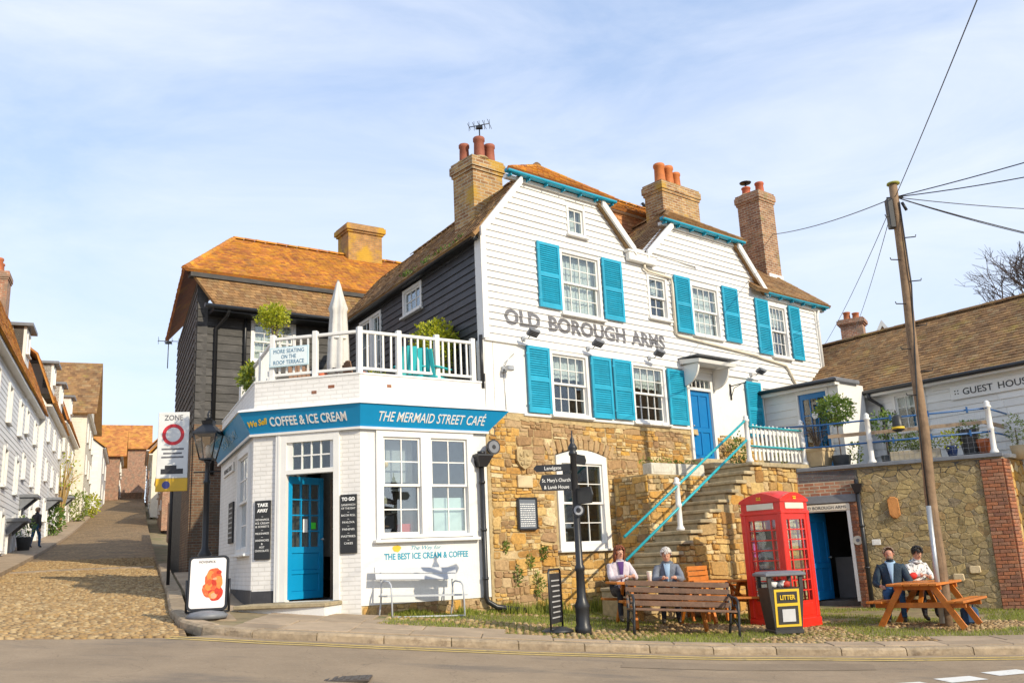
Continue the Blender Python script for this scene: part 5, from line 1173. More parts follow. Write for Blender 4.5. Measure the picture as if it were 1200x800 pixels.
r = thing('terrace_sign', 'pale blue sign reading MORE SEATING ON THE ROOF TERRACE', 'sign', M=W2 @ T3(-1.43, .05, 5.38)); MB().bbox(-.40,.40,-.02,.01,0,.38,.006).obj('panel', mat('sign_pale_blue', (.50,.66,.72), .5, .05), r)
MB().box(-.37,.37,-.023,-.020,.025,.355).obj('sign_field', mat('sign_white', (.72,.80,.82), .5, .05), r)
for i, t in enumerate(['MORE SEATING','ON THE','ROOF TERRACE']): link('lettering', text_mesh('lettering', t, .075, mat('sign_blue', (.03,.16,.28), .5, 0) if i == 0 else MATS['sign_blue'], width=(.62,.3,.62)[i], depth=.001), r, T3(0,-.026,.26-i*.107))
# ================================================================ outside stair, ledge and landing in front of the inn
stair = thing('stone_stair', 'worn stone stair climbing along the inn to the blue front door', 'stairs', M=MH)
NST, TR, RS = 13, .33, .205; ZL = 3.50; UL = 5.80; OI, OO = 1.02, 2.02
for i in range(NST):                                    # treads, each one slab over its riser block
    z1 = ZL-RS*(NST-1-i)-RS*0; u0 = UL-TR*(NST-1-i)-.0
    if z1 < .55: continue
    mb = MB(); mb.bbox(u0-.03, u0+TR+.02, -OO-.03+jit(.01), -OI, z1-.07, z1+jit(.006), .014); t_ = mb.obj('tread', stepstone, stair)
    mb = MB(); mb.bbox(u0+.01, u0+TR, -OO+.10, -OI, z1-RS-.02, z1-.072, .012); mb.obj('riser', stepstone, t_)
# landing slab and side walls
mb = MB(); mb.bbox(UL+TR, 8.55, -OO-.03, -.02, ZL-.10, ZL, .015); mb.obj('landing_slab', stepstone, stair)
mb = MB(); mb.bbox(6.1, 7.4, -.75, -.33, ZL, ZL+.14, .015); mb.obj('door_step', stepstone, stair)
sw = MB()
for i in range(NST):
    z1 = ZL-RS*(NST-1-i); u0 = UL-TR*(NST-1-i); sw.box(u0+.02, u0+TR+.02, -OO+.06, -OI+.0, .0, z1-.10)
sw.box(UL+TR, 7.6, -OO+.06, -.03, .0, ZL-.11)
swall = sw.obj('stair_wall', mortar, stair)
def sw_ok(a, b, za, zb):
    k = (a+.12-(UL-TR*(NST-1)))/TR; zt = ZL-RS*(NST-1)+RS*math.floor(k) if a < UL+TR else ZL
    return zb < min(zt, ZL)-.05
masonry(swall, 1.75, 7.6, .2, ZL-.09, sw_ok, stone, hmin=.07, hmax=.24, wmin=.12, wmax=.6, cap=220, y=-OO+.06, dep=.045, gap=.014)
# ledge wall between stair and house, its stones
lg = MB(); lg.box(3.45, 5.85, -OI+.0, -.02, .6, 3.28); ledge = lg.obj('ledge_wall', mortar, stair)
masonry(ledge, 3.45, 5.9, 1.0, 3.26, lambda a, b, c, e: e > .9+(a-2.9)*.62-.3, stone, hmax=.2, cap=70, y=-OI, dep=.04, mf=lambda s: stone if random.random() < .7 else rstone)
masonry(ledge, .02, 1.0, .7, 3.26, lambda *a: True, stone, hmax=.2, cap=60, dep=.03, M=Matrix(((0,1,0,3.45),(-1,0,0,-.02),(0,0,1,0),(0,0,0,1))))
# planters on the ledge
plb = mat('aged_trough', (.55,.52,.44), .85, .2, 5, dirt=((.3,.28,.2), .6, 6, .54))
for (u0, u1), wh in (((3.66,4.47), 'left of the two below the shutters'), ((4.55,5.45), 'right of the two, next to the door')):
    r = thing('stone_trough', 'pale rectangular planter on the ledge, '+wh, 'planter', M=MH @ T3((u0+u1)/2, -.84, 3.28)); w_ = (u1-u0)/2
    MB().bbox(-w_, w_, -.13, .13, 0, .25, .012).obj('trough', plb, r); MB().box(-w_+.03, w_-.03, -.10, .10, .252, .26).obj('soil', earth, r)
    MB().bbox(-w_+.06, w_-.06, -.138, -.12, .05, .19, .004).obj('sunk_panel', plb, r)
    mb = MB()
    for i in range(7): leaves(mb, (-w_+2*w_*(i+.5)/7, .1+jit(.06), .30), (.08,.08,.07), 16, .06, i+u0)
    mb.obj('plants', leaf_g if u0 > 4 else leaf_l, r)
# ---------------------------------------------------------------- stair rails
def iron_post(mb, h=1.0):
    mb.lathe([(.085,0),(.085,.04),(.055,.10),(.055,h*.46),(.066,h*.48),(.066,h*.52),(.055,h*.54),(.052,h*.90),(.075,h*.92),(.075,h*.95),(.05,h*.97),(.06,h*1.02),(.02,h*1.06)], (0,0,0), 12)
postm = MB(); iron_post(postm); postme = postm.mesh('rail_post', white)
rail = thing('stair_railing', 'turquoise double handrail on white iron posts beside the stone stair', 'railing', M=MH @ T3(0,-OO+.10,0))
for u, z in ((3.30,2.06),(5.86,ZL)): link('rail_post', postme, rail, T3(u,0,z))
turq = mat('turquoise_paint', (.02,.36,.42), .4, .08, 4)
for dz in (.52,.95):
    mb = MB(); z0 = 2.06+dz-RS/TR*(3.30-1.62); mb.tube([(1.62,-.03,z0),(5.86,0,ZL+dz)], .028, 8); mb.obj('handrail', turq, rail)
# ---------------------------------------------------------------- picket fence on the landing
pf = thing('picket_fence', 'low white picket fence with turquoise rails on the landing beside the front door', 'fence', M=MH @ T3(0,-OO+.06,ZL))
link('rail_post', postme, pf, T3(7.96,-.0,.0))
for i in range(12):
    u = 6.08+i*.158; h = .86+jit(.015); mb = MB(); mb.prism([(-.036,.06),(.036,.06),(.036,h-.05),(0,h),(-.036,h-.05)], .02, .04)
    mb.obj('picket', white, pf, T3(u,0,0) @ Matrix.Rotation(jit(.02), 4, 'Y'))
for z in (.30,.70): MB().box(5.98, 7.90, .042, .075, z-.04, z+.04).obj('fence_rail', white, pf)
for z in (.36,.80): mb = MB(); mb.tube([(5.86,-.02,z),(7.96,-.02,z)], .022, 8); mb.obj('handrail', turq, pf)
r = thing('landing_shrub', 'small yellow green shrub behind the right end of the picket fence', 'shrub', M=MH @ T3(7.72,-OO+.45,ZL)); mb = MB(); leaves(mb, (0,0,.42), (.26,.22,.36), 280, .07, 3); mb.obj('foliage', leaf_y, r); mb = MB(); mb.tube([(0,0,0),(.02,0,.4)], .02, 6); mb.obj('stem', bark, r)
r = thing('doorside_shrub', 'dark green shrub against the wall between the blue door and the picket fence', 'shrub', M=MH @ T3(7.62,-.35,ZL)); mb = MB(); leaves(mb, (0,0,.45), (.22,.2,.46), 320, .07, 5); mb.obj('foliage', leaf_g, r); mb = MB(); mb.tube([(0,0,0),(.02,0,.4)], .02, 6); mb.obj('stem', bark, r)
# ================================================================ terrace wall to the right, with the cellar doorway
TA = Vector((6.45,21.32)); TB = Vector((7.58,20.82)); TC = Vector((10.23,19.49)); TD = Vector((14.6,24.2))
def head(a, b): d = b-a; return math.degrees(math.atan2(d.x, d.y))
ZT = 3.30
door_wall = thing('cellar_wall', 'old red brick wall over a dark basement doorway beside the phone box', 'wall', M=frame((*TA,0), head(TA,TB)))
LW = (TB-TA).length
mb = MB(); wall_strips(mb, lambda z: [(-.15, LW)], [-.1, ZT], [(.02,1.02,.3,2.46)], 0, .35); cw_ = mb.obj('wall', redwall, door_wall)
MB().bbox(-.12, LW-.02, -.06, .05, 2.56, 2.74, .015).obj('lintel', leadgrey, door_wall)
bricks(cw_, 1.06, LW-.01, .2, 2.5, redbrick, y=0)
dfm = MB(); dfm.box(.0,.07,-.03,.12,.42,2.46); dfm.box(.97,1.04,-.03,.12,.42,2.46); dfm.box(.07,.97,-.028,.12,2.38,2.46); dfo = dfm.obj('door_frame', white, door_wall)
sg = MB(); sg.bbox(-.06,1.05,-.055,-.031,2.40,2.54,.006); sgo = sg.obj('name_board', mat('cream_board', (.62,.56,.46), .6, .1), door_wall)
link('lettering', text_mesh('lettering', 'OLD BOROUGH ARMS', .065, gblack, width=.95, depth=.001), sgo, T3(.5,-.058,2.435))
panel_door(door_wall, 0, .82, 0, 1.92, dblue, M=T3(.08,.08,.45) @ Matrix.Rotation(R(66), 4, 'Z'), y=0, knob_side=1)
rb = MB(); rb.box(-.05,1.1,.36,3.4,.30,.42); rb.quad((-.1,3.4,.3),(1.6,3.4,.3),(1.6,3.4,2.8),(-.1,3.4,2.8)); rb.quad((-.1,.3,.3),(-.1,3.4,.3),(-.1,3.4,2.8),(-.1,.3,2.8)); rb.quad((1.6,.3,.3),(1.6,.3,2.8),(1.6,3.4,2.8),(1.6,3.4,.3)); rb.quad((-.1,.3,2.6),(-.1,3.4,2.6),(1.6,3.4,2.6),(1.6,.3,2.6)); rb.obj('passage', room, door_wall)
MB().box(.45,.95,1.6,2.1,.42,1.35).obj('cabinet', mat('grey_cabinet', (.22,.22,.22), .6, .1), door_wall)
for i in range(2): mb = MB(); mb.bbox(-.12,1.15,-.34-.30*(1-i),.10,.12+.15*i-.1,.13+.15*i,.012); mb.obj('step', stepstone, door_wall)
r = thing('round_plate', 'round pale plate on the brick beside the dark doorway', 'sign', M=frame((*TA,0), head(TA,TB)) @ T3(1.13,-.03,1.72)); mb = MB(); mb.tube([(0,0,0),(0,-.025,0)], .10, 16); mb.obj('disc', mat('ivory', (.62,.58,.48), .5, .1), r); mb = MB(); mb.tube([(0,-.026,0),(0,-.032,0)], .04, 12); mb.obj('boss', leadgrey, r)
r = thing('house_plate', 'small white square plate on the rubble wall beside the downpipe', 'sign', M=frame((*TB,0), head(TB,TC)) @ T3(.28,-.06,1.66)); MB().bbox(-.09,.09,-.02,.01,-.06,.06,.004).obj('plate', white, r); MB().box(-.06,.06,-.023,-.0205,-.03,.03).obj('plate_field', wrender, r)
r = thing('terrace_downpipe', 'black iron downpipe with a hopper at the joint of brick and rubble walls', 'pipe', M=frame((*TB,0), head(TB,TC)) @ T3(.03,-.10,.2)); mb = MB(); mb.tube([(0,0,0),(0,0,2.85)], .05, 10); mb.obj('pipe', iron, r)
mb = MB(); mb.hexa([(-.06,-.06,2.55),(.06,-.06,2.55),(.06,.06,2.55),(-.06,.06,2.55)], [(-.12,-.11,2.75),(.12,-.11,2.75),(.12,.07,2.75),(-.12,.07,2.75)]); mb.obj('hopper', iron, r)
for z in (.9,1.8): MB().lathe([(.065,0),(.065,.05)], (0,0,z), 10).obj('pipe_collar', iron, r)
# rubble terrace wall
LT = (TC-TB).length
tw = thing('terrace_wall', 'tall shaded rubble stone terrace wall behind the picnic table', 'wall', M=frame((*TB,0), head(TB,TC)))
mb = MB(); mb.box(0, LT, 0, .4, -.2, ZT); twb = mb.obj('wall', mat('pale_pointing', (.46,.37,.20), .95, .2, 9, bump=.5, bsc=60, dirt=((.36,.29,.18), .5, 3, .55)), tw)
rubble(twb, .06, LT-.42, .0, ZT-.02, lambda *a: True, rstone, cell=.205, asp=1.5, gap=.016, dep=.016, y=0, jx=.48, jz=.38)
bricks(twb, LT-.42, LT-.0, .05, ZT-.02, redbrick, y=-.02, d=.03)
st_o = mat('orange_stained_stone', (.46,.20,.06), .9, .2, 8, bump=.4); vs, fs = stone_mesh(.62,.84,2.15,2.62,-.03,.05,rnd=.3); MB().add(vs, fs).obj('orange_stone', st_o, twb)
for a, z in ((1.7,.78),(2.03,.93)): vs, fs = stone_mesh(a,a+.22,z,z+.16,-.03,.05,rnd=.15); MB().add(vs, fs).obj('pale_stone', MATS['pale_ashlar'], twb)
MB().bbox(-1.25, LT+.04, -.09, .45, ZT, ZT+.09, .012).obj('coping', leadgrey, tw)
LR = (TD-TC).length
tr_ = thing('terrace_return_wall', 'sunlit return of the terrace wall at the right edge of the picture', 'wall', M=frame((*TC,0), head(TC,TD)))
mb = MB(); mb.box(0, LR, 0.005, .4, -.2, ZT-.005); trb = mb.obj('wall', mortar, tr_)
rubble(trb, .45, 3.2, .0, ZT-.02, lambda *a: True, stone, cell=.27, asp=1.3, gap=.014, dep=.03, y=.005, cap=120)
bricks(trb, .0, .45, .05, ZT-.02, redbrick, y=-.015, d=.03)
MB().bbox(.46, LR, -.08, .45, ZT, ZT+.088, .012).obj('coping', mat('pale_coping', (.55,.53,.48), .8, .15), tr_)
# terrace floor behind the walls
pts = [MH @ Vector((7.6,-2.0,0)), Vector((*TA,0)), Vector((*TB,0)), Vector((*TC,0)), Vector((*TD,0)), Vector((14.5,29,0)), MH @ Vector((12,.0,0)), MH @ Vector((8.55,-.02,0))]
mb = MB(); n = len(pts); mb.add([(p.x,p.y,ZT-.25) for p in pts]+[(p.x,p.y,ZT-.02) for p in pts], [tuple(reversed(range(n))), tuple(range(n,2*n))]+[(i,(i+1)%n,(i+1)%n+n,i+n) for i in range(n)]); tag(mb.obj('terrace_floor', leadgrey), kind='structure')
# ---------------------------------------------------------------- terrace railing
tr1 = thing('terrace_railing', 'blue double rail with white posts along the top of the rubble wall', 'railing', M=frame((*TB,0), head(TB,TC)) @ T3(0,.15,ZT+.09))
tp = [(-1.0,0),(.40,0),(LT-.10,0)]
for x, y in tp[1:]: link('rail_post', postme, tr1, T3(x,y,0) @ Matrix.Diagonal((1.05,1.05,1.08,1)))
rblue = mat('rail_blue', (.02,.10,.28), .4, .08, 4)
for z in (.47,.98): mb = MB(); mb.tube([(-1.75,.15,z+.05),(-.6,.05,z),(.4,0,z),(LT-.10,0,z)], .02, 8); mb.obj('rail', rblue, tr1)
for z in (.47,.98):
    for x in fr(.9, LT-.5, .75): mb = MB(); mb.box(x-.02,x+.02,-.03,.03,z-.06,z+.07); mb.obj('rail_clamp', rblue, tr1)
mb = MB(); mb.box(-.5,LT-.1,.10,.14,.66,.74); mb.obj('timber_rail', mat('bleached_wood', (.42,.30,.19), .7, .2), tr1)
# wire mesh infill
ms = MB()
for x in fr(.45, LT-.15, .11): ms.box(x-.0012,x+.0012,.018,.021,.05,.95)
for z in fr(.05, .95, .11): ms.box(.45, LT-.15, .018, .021, z-.0012, z+.0012)
tag(ms.obj('wire_mesh', steel, tr1), kind='stuff')
tr2 = thing('terrace_railing', 'blue rails running back from the corner post of the terrace', 'railing', M=frame((*TC,0), head(TC,TD)) @ T3(.1,.15,ZT+.09))
for z in (.47,.98): mb = MB(); mb.tube([(-.05,0,z),(2.6,0,z-.02)], .02, 8); mb.obj('rail', rblue, tr2)
mb = MB(); mb.box(.1,2.6,.10,.14,.66,.74); mb.obj('timber_rail', MATS['bleached_wood'], tr2); link('rail_post', postme, tr2, T3(2.6,0,0))
# ================================================================ porch and guest house on the right
MP = frame(tuple(MH @ Vector((9.45,0,0))), 139.5)
porch = thing('glazed_porch', 'small white boarded porch with a blue glazed door joining inn and guest house', 'porch', M=MP)
PH = [(1.02,1.90,3.4,5.46)]
mb = MB(); wall_strips(mb, lambda z: [(.0,2.1)], [3.2,5.58], PH, 0, .12); pw = mb.obj('wall', white, porch)
boards(pw, lambda z: [(.02,2.1)], 3.3, 5.55, .2, PH, wboard, proud=.03)
mb = MB(); mb.bbox(-.2,2.3,-.28,.9,5.58,5.68,.015); pr_ = mb.obj('porch_roof', leadgrey, porch); mb = MB(); mb.box(-.1,2.25,-.22,.0,5.50,5.58); mb.obj('eaves_board', white, pr_); mb = MB(); mb.tube([(-.2,-.30,5.62),(2.32,-.30,5.6)], .05, 8); mb.obj('gutter', iron, pr_)
mb = MB(); mb.box(1.0,1.06,-.05,.1,3.4,5.5); mb.box(1.86,1.92,-.05,.1,3.4,5.5); mb.box(1.06,1.86,-.048,.1,5.42,5.5); mb.obj('door_frame', white, porch)
panel_door(porch, 1.06, 1.86, 3.42, 5.42, dblue, y=.0, panels=(), glazed=(.10,.93,3,4), knob_side=0, gm=glass_mat('leaded_glass', .10, (.55,.55,.5)))
mb = MB(); mb.tube([(1.48,-.01,4.85),(1.48,-.02,4.85)], .09, 16); mb.obj('round_pane', wrender, porch)
mb = MB(); mb.box(.1,2.08,.5,.6,3.3,5.5); mb.obj('inner_wall', room, porch)
mb = MB(); mb.box(2.1,2.2,-.02,1.2,3.2,5.58); mb.obj('end_wall', white, porch)
# ---- guest house
MG = frame((8.41,24.58,0), 144.5)
gh = thing('guest_house', 'long low white boarded guest house under a brown tiled roof', 'building', M=MG)
GH = [(2.0,2.9,4.3,5.28)]
mb = MB(); wall_strips(mb, lambda z: [(-2.6,9.0)], [2.9,5.36], GH, 0, .2); gw = mb.obj('wall', white, gh)
boards(gw, lambda z: [(-2.6,9.0)], 3.0, 5.34, .19, GH, wboard, proud=.035)
window(gh, 2.0, 2.9, 4.3, 5.28, 3, 3, net='top', sash=False)
tiles(gh, 'roof', [(0,(-2.0,-.34,5.40)),(1,(-2.7,2.5,7.55))], [(0,(9.2,-.34,5.40)),(1,(9.2,2.5,7.55))], tile_b, .14, .17)
tiles(gh, 'roof', [(0,(9.2,5.4,5.4)),(1,(9.2,2.5,7.55))], [(0,(-2.7,5.4,5.4)),(1,(-2.7,2.5,7.55))], tile_b, .3, .3)
ridge_tiles(gh, (-2.7,2.5,7.58), (9.2,2.5,7.58), tile_b)
MB().box(-2.0,9.1,-.30,-.0,5.28,5.36).obj('eaves_board', white, gh)
mb = MB(); mb.tube([(-1.7,-.36,5.40),(9.2,-.36,5.36)], .055, 8); mb.obj('gutter', iron, gh)
mb = MB(); mb.tube([(1.55,-.36,5.36),(1.55,-.3,5.22),(1.72,-.08,5.02),(1.75,-.07,3.3)], .045, 8); mb.obj('downpipe', iron, gh)
MB().bbox(3.1,8.5,-.045,.0,5.16,5.30,.008).obj('frieze_board', wrender, gh)
sgn = MB().bbox(3.55,5.72,-.075,-.036,4.86,5.19,.008).obj('name_board', wboard, gh)
link('lettering', text_mesh('lettering', 'GUEST', .15, gblack, width=.72, depth=.002, bold=.002), sgn, T3(4.22,-.079,4.95)); link('lettering', text_mesh('lettering', 'HOUSE', .15, gblack, width=.76, depth=.002, bold=.002), sgn, T3(5.08,-.079,4.95))
for i in range(4): MB().box(3.66+.07*(i%2),3.69+.07*(i%2),-.079,-.076,4.98+.07*(i//2),5.01+.07*(i//2)).obj('printed_dot', gblack, sgn)
# ---- brick house whose chimney shows behind
fh = thing('far_brick_house', 'distant house with a white gable and red brick chimney behind the inn', 'building', (17.0,45.0,0), R(-30))
MB().box(-4,6,0,6,3,10.6).obj('wall', redwall, fh)
tiles(fh, 'roof', [(0,(-4.3,-.3,10.4)),(1,(-4.3,3,12.0))], [(0,(.6,-.3,10.4)),(1,(.6,3,12.0))], tile_b, .3, .3); mb = MB(); mb.prism([(.6,10.0),(2.9,10.0),(1.7,12.1)], -.4, 6); mb.obj('gable', redwall, fh)
for p, q in (((.5,10.1),(1.7,12.2)),((1.7,12.2),(2.95,10.1))): mb = MB(); mb.hexa([(p[0],-.5,p[1]-.2),(q[0],-.5,q[1]-.2),(q[0],-.42,q[1]-.2),(p[0],-.42,p[1]-.2)], [(p[0],-.5,p[1]+.1),(q[0],-.5,q[1]+.1),(q[0],-.42,q[1]+.1),(p[0],-.42,p[1]+.1)]); mb.obj('bargeboard', white, fh)
chimney(fh, -.55, .55, 1.2, 2.0, 10.4, 13.0, redwall, [(.3,.5,.17,.45),(.7,.5,.17,.35)], flare=.14)
# ---- bare tree behind the guest house
def bare_tree(name, label, P, h, seed, spread=.5, minr=.006):
    rs = random.Random(seed); r = thing(name, label, 'tree', P); tk = MB(); br = MB()
    def grow(p, d, ln, rad, dep):
        q = p+d*ln; mid = p+d*ln*.5+Vector((rs.uniform(-1,1), rs.uniform(-1,1), rs.uniform(-1,1)))*ln*.06
        (tk if dep < 2 else br).tube([p, mid, q], [rad, rad*.85, rad*.7], 6 if dep < 3 else 3, cap=False)
        if dep > 7 or rad < minr: return
        for k in range(2 if dep < 1 else rs.choice((2,3,3,3))):
            v = (d+Vector((rs.uniform(-1,1), rs.uniform(-1,1), rs.uniform(-.5,.9)))*spread*(1+.12*dep)).normalized(); grow(q, v, ln*rs.uniform(.62,.86), rad*rs.uniform(.55,.72), dep+1)
    grow(Vector((0,0,0)), Vector((0,0,1)), h*.27, h*.022, 0)
    tk.obj('trunk', bark, r); tag(br.obj('crown', mat('twig_bark', (.075,.055,.05), .9, .2, 6), r), kind='stuff') if 'twig_bark' not in MATS else tag(br.obj('crown', MATS['twig_bark'], r), kind='stuff')
    return r
bare_tree('bare_tree', 'leafless twiggy tree rising behind the guest house roof', (26.3,40.0,0.0), 16.0, 11, .58, .004)
# ---- pots and plants on the terrace
MTW = frame((*TB,0), head(TB,TC))
def pot(name, label, M, prof, m, plant=None, cat='plant pot', n=14):
    r = thing(name, label, cat, M=M); mb = MB(); mb.lathe(prof, (0,0,0), n); mb.obj('pot', m, r); zt = prof[-1][1]
    MB().lathe([(prof[-1][0]*.86,zt-.02),(prof[-1][0]*.85,zt+.004)], (0,0,0), n).obj('soil', earth, r)
    for k, (lm, c, rad, cnt, sz, stem) in enumerate(plant or []):
        mb = MB(); leaves(mb, c, rad, cnt, sz, k+len(label)); mb.obj('foliage', lm, r)
        if stem: mb = MB(); mb.tube([(0,0,zt-.02),(c[0]*.5+jit(.01),c[1]*.5,(zt+c[2])/2),c], .014, 6); mb.obj('stem', bark, r)
    return r
ZF = ZT-.02
dkpot = mat('dark_ribbed_pot', (.06,.065,.07), .6, .2, 8); blpot = mat('blue_glazed_pot', (.02,.04,.12), .25, .1, 5); tan = mat('tan_stone_pot', (.50,.38,.22), .85, .15, 5)
r = thing('square_planter', 'square tan planter with a dry shrub in front of the blue glazed door', 'planter', M=MH @ T3(8.25,-2.15,ZL-.05)); mb = MB(); mb.hexa([(-.2,-.2,0),(.2,-.2,0),(.2,.2,0),(-.2,.2,0)], [(-.27,-.27,.36),(.27,-.27,.36),(.27,.27,.36),(-.27,.27,.36)]); mb.bbox(-.29,.29,-.29,.29,.34,.42,.015); mb.obj('box', tan, r); mb = MB()
for i in range(60): a = random.random()*6.28; k = random.uniform(.1,.42); mb.tube([(0,0,.42),(math.cos(a)*k*.5,math.sin(a)*k*.5,.42+random.uniform(.25,.5)),(math.cos(a)*k,math.sin(a)*k,.42+random.uniform(.3,.85))], .004, 3, cap=False)
mb.obj('dry_stems', bark, r); mb = MB(); leaves(mb, (0,0,.85), (.36,.36,.42), 160, .035, 2); mb.obj('dry_leaves', mat('dry_leaf', (.22,.15,.08), .8, .2, transl=.2), r)
pot('topiary_tree', 'round headed green standard bush in a dark pot on the terrace', MTW @ T3(-.30,.55,ZF), [(.16,0),(.22,.36),(.23,.38)], dkpot, [(leaf_g,(0,0,1.45),(.42,.42,.32),900,.085,True),(leaf_l,(0,0,1.5),(.43,.43,.33),260,.085,False),(leaf_l,(.32,.1,.45),(.15,.15,.25),120,.07,False)], 'plant')
pot('hanging_bush', 'trailing green bush beside the left terrace post', MTW @ T3(.72,.62,ZF), [(.13,0),(.17,.3)], dkpot, [(leaf_g,(0,0,1.0),(.30,.25,.36),420,.08,True)], 'plant')
r = thing('timber_trough', 'long weathered trough of green shrubs along the terrace edge', 'planter', M=MTW @ T3(1.30,.38,ZF)); MB().bbox(-.52,.52,-.14,.14,0,.34,.012).obj('trough', mat('grey_wood', (.40,.34,.24), .8, .2, 6), r); mb = MB()
for i in range(9): leaves(mb, (-.42+.105*i,0,.45+.10*math.sin(i*.8)), (.13,.13,.16), 90, .06, 20+i)
mb.obj('foliage', leaf_l, r); mb = MB(); leaves(mb, (.05,0,.55), (.22,.16,.2), 240, .06, 33); mb.obj('foliage', leaf_g, r)
pot('glazed_pot', 'small dark blue pot with a yellow green plant on the terrace edge', MTW @ T3(2.05,.30,ZF+.08), [(.07,0),(.13,.24),(.15,.28)], blpot, [(leaf_y,(0,0,.42),(.20,.16,.2),160,.08,True)], 'plant')
pot('ribbed_pot', 'large dark tapered pot near the corner of the terrace', MTW @ T3(2.42,.42,ZF+.05), [(.14,0),(.22,.62),(.24,.64)], dkpot, [(leaf_g,(0,0,.72),(.24,.2,.12),160,.06,False)], 'plant')
pot('terracotta_pot', 'terracotta pot by the white corner post of the terrace', MTW @ T3(2.70,.36,ZF+.05), [(.10,0),(.16,.32),(.18,.33),(.18,.40)], terracotta, [(leaf_l,(0,0,.46),(.16,.14,.1),90,.05,False)], 'plant')
pot('grey_grass_pot', 'feathery grey green plant in a pot right of the corner post', MTW @ T3(3.35,.9,ZF), [(.12,0),(.17,.3)], tan, [(leaf_l,(0,0,.65),(.22,.2,.35),300,.05,True)], 'plant')
# ================================================================ dark boarded house up the street, behind the terrace
MD = frame((-9.61,27.0,0), 56.0)
dh = thing('dark_house', 'tall dark boarded house with an orange lichened roof behind the roof terrace', 'building', M=MD)
greyb = mat('grey_black_boards', (.055,.052,.050), .7, .3, 3, rnd=.3, bump=.2, bsc=40, dirt=((.14,.13,.12), .6, 2, .52, (1,1,7)))
DH = [(1.65,3.12,8.05,9.40)]
mb = MB(); wall_strips(mb, lambda z: [(0,11.5)], [1.0,9.8], DH, 0, .3); dw = mb.obj('front_wall', greyb, dh)
boards(dw, lambda z: [(0,11.5)], 6.2, 9.75, .26, DH, greyb, proud=.04)
window(dh, 1.65, 3.12, 8.05, 9.40, 4, 4, fw_=.10, net='full')
MDS = MD.inverted() @ frame((-9.61,27.0,0), 156.0)
mb = MB(); mb.box(-9,.0,.005,.3,1.0,10.68); dsw = mb.obj('street_wall', greyb, dh, MDS)
boards(dsw, lambda z: [(-9,-.03)], 5.65, 10.6, .26, [], greyb, proud=.04)
mb = MB(); mb.box(-3.2,-.02,-.05,.2,1.0,5.6); dbk = brick_mat('dark_old_brick', (.13,.065,.04), (.20,.11,.06), (.20,.17,.12), .225, .078, .012, .92, .8, dirt=((.10,.085,.06), .7, 1.6, .5)); mb.obj('brick_base', dbk, dh, MDS)
mb = MB(); mb.box(.0,4.0,-.06,.2,1.0,6.0); mb.obj('brick_base', dbk, dh)
tiles(dh, 'roof', [(0,(-.55,-.25,10.75)),(1,(2.0,3.3,13.25))], [(0,(11.8,-.25,10.75)),(1,(9.6,3.3,13.25))], tile_o, .13, .17)
tiles(dh, 'roof', [(0,(1.15,9.2,10.75)),(1,(3.2,6.2,13.25))], [(0,(-.55,-.25,10.75)),(1,(2.0,3.3,13.25))], tile_o, .15, .18)
tiles(dh, 'roof', [(0,(11.8,-.25,10.75)),(1,(9.6,3.3,13.25))], [(0,(11.8,7,10.75)),(1,(9.6,3.3,13.25))], tile_o, .25, .25)
ridge_tiles(dh, (2.0,3.3,13.28), (9.6,3.3,13.28), tile_o, .13, .4); ridge_tiles(dh, (-.5,-.2,10.8), (2.0,3.3,13.28), tile_o, .11, .35)
tiles(dh, 'pent_roof', [(0,(.35,-.75,9.52)),(1,(-.2,-.05,10.65))], [(0,(11.5,-.75,9.52)),(1,(11.5,-.05,10.65))], tile_b, .13, .17)
MB().box(.3,11.4,-.68,.0,9.38,9.48).obj('eaves_board', iron, dh)
MB().box(-.3,11.4,-.2,.1,10.55,10.72).obj('upper_eaves', greyb, dh)
mb = MB(); mb.tube([(-.0,-.78,9.5),(11.5,-.78,9.5)], .07, 8); mb.obj('gutter', iron, dh)
mb = MB(); mb.tube([(.75,-.74,9.45),(.75,-.5,9.3),(.55,-.08,9.0),(.55,-.08,4.5)], .06, 8); mb.obj('downpipe', iron, dh); mb = MB(); mb.tube([(1.45,-.1,10.5),(1.45,-.1,7.0)], .05, 8); mb.obj('vent_pipe', iron, dh)
chimney(dh, 6.25, 7.65, 2.9, 3.9, 12.4, 14.45, brick_mat('lichen_brick', (.36,.18,.07), (.45,.24,.08), (.3,.2,.1), .22, .078, .012, .9, .6, dirt=((.55,.32,.02), .8, 1.2, .48)), [], flare=.12)
p = MD @ Vector((-.55,1.2,7.9)); aerial('television_aerial', p, .9, 'small aerial on a bent arm at the street end of the dark house', R(30), 4, .6)
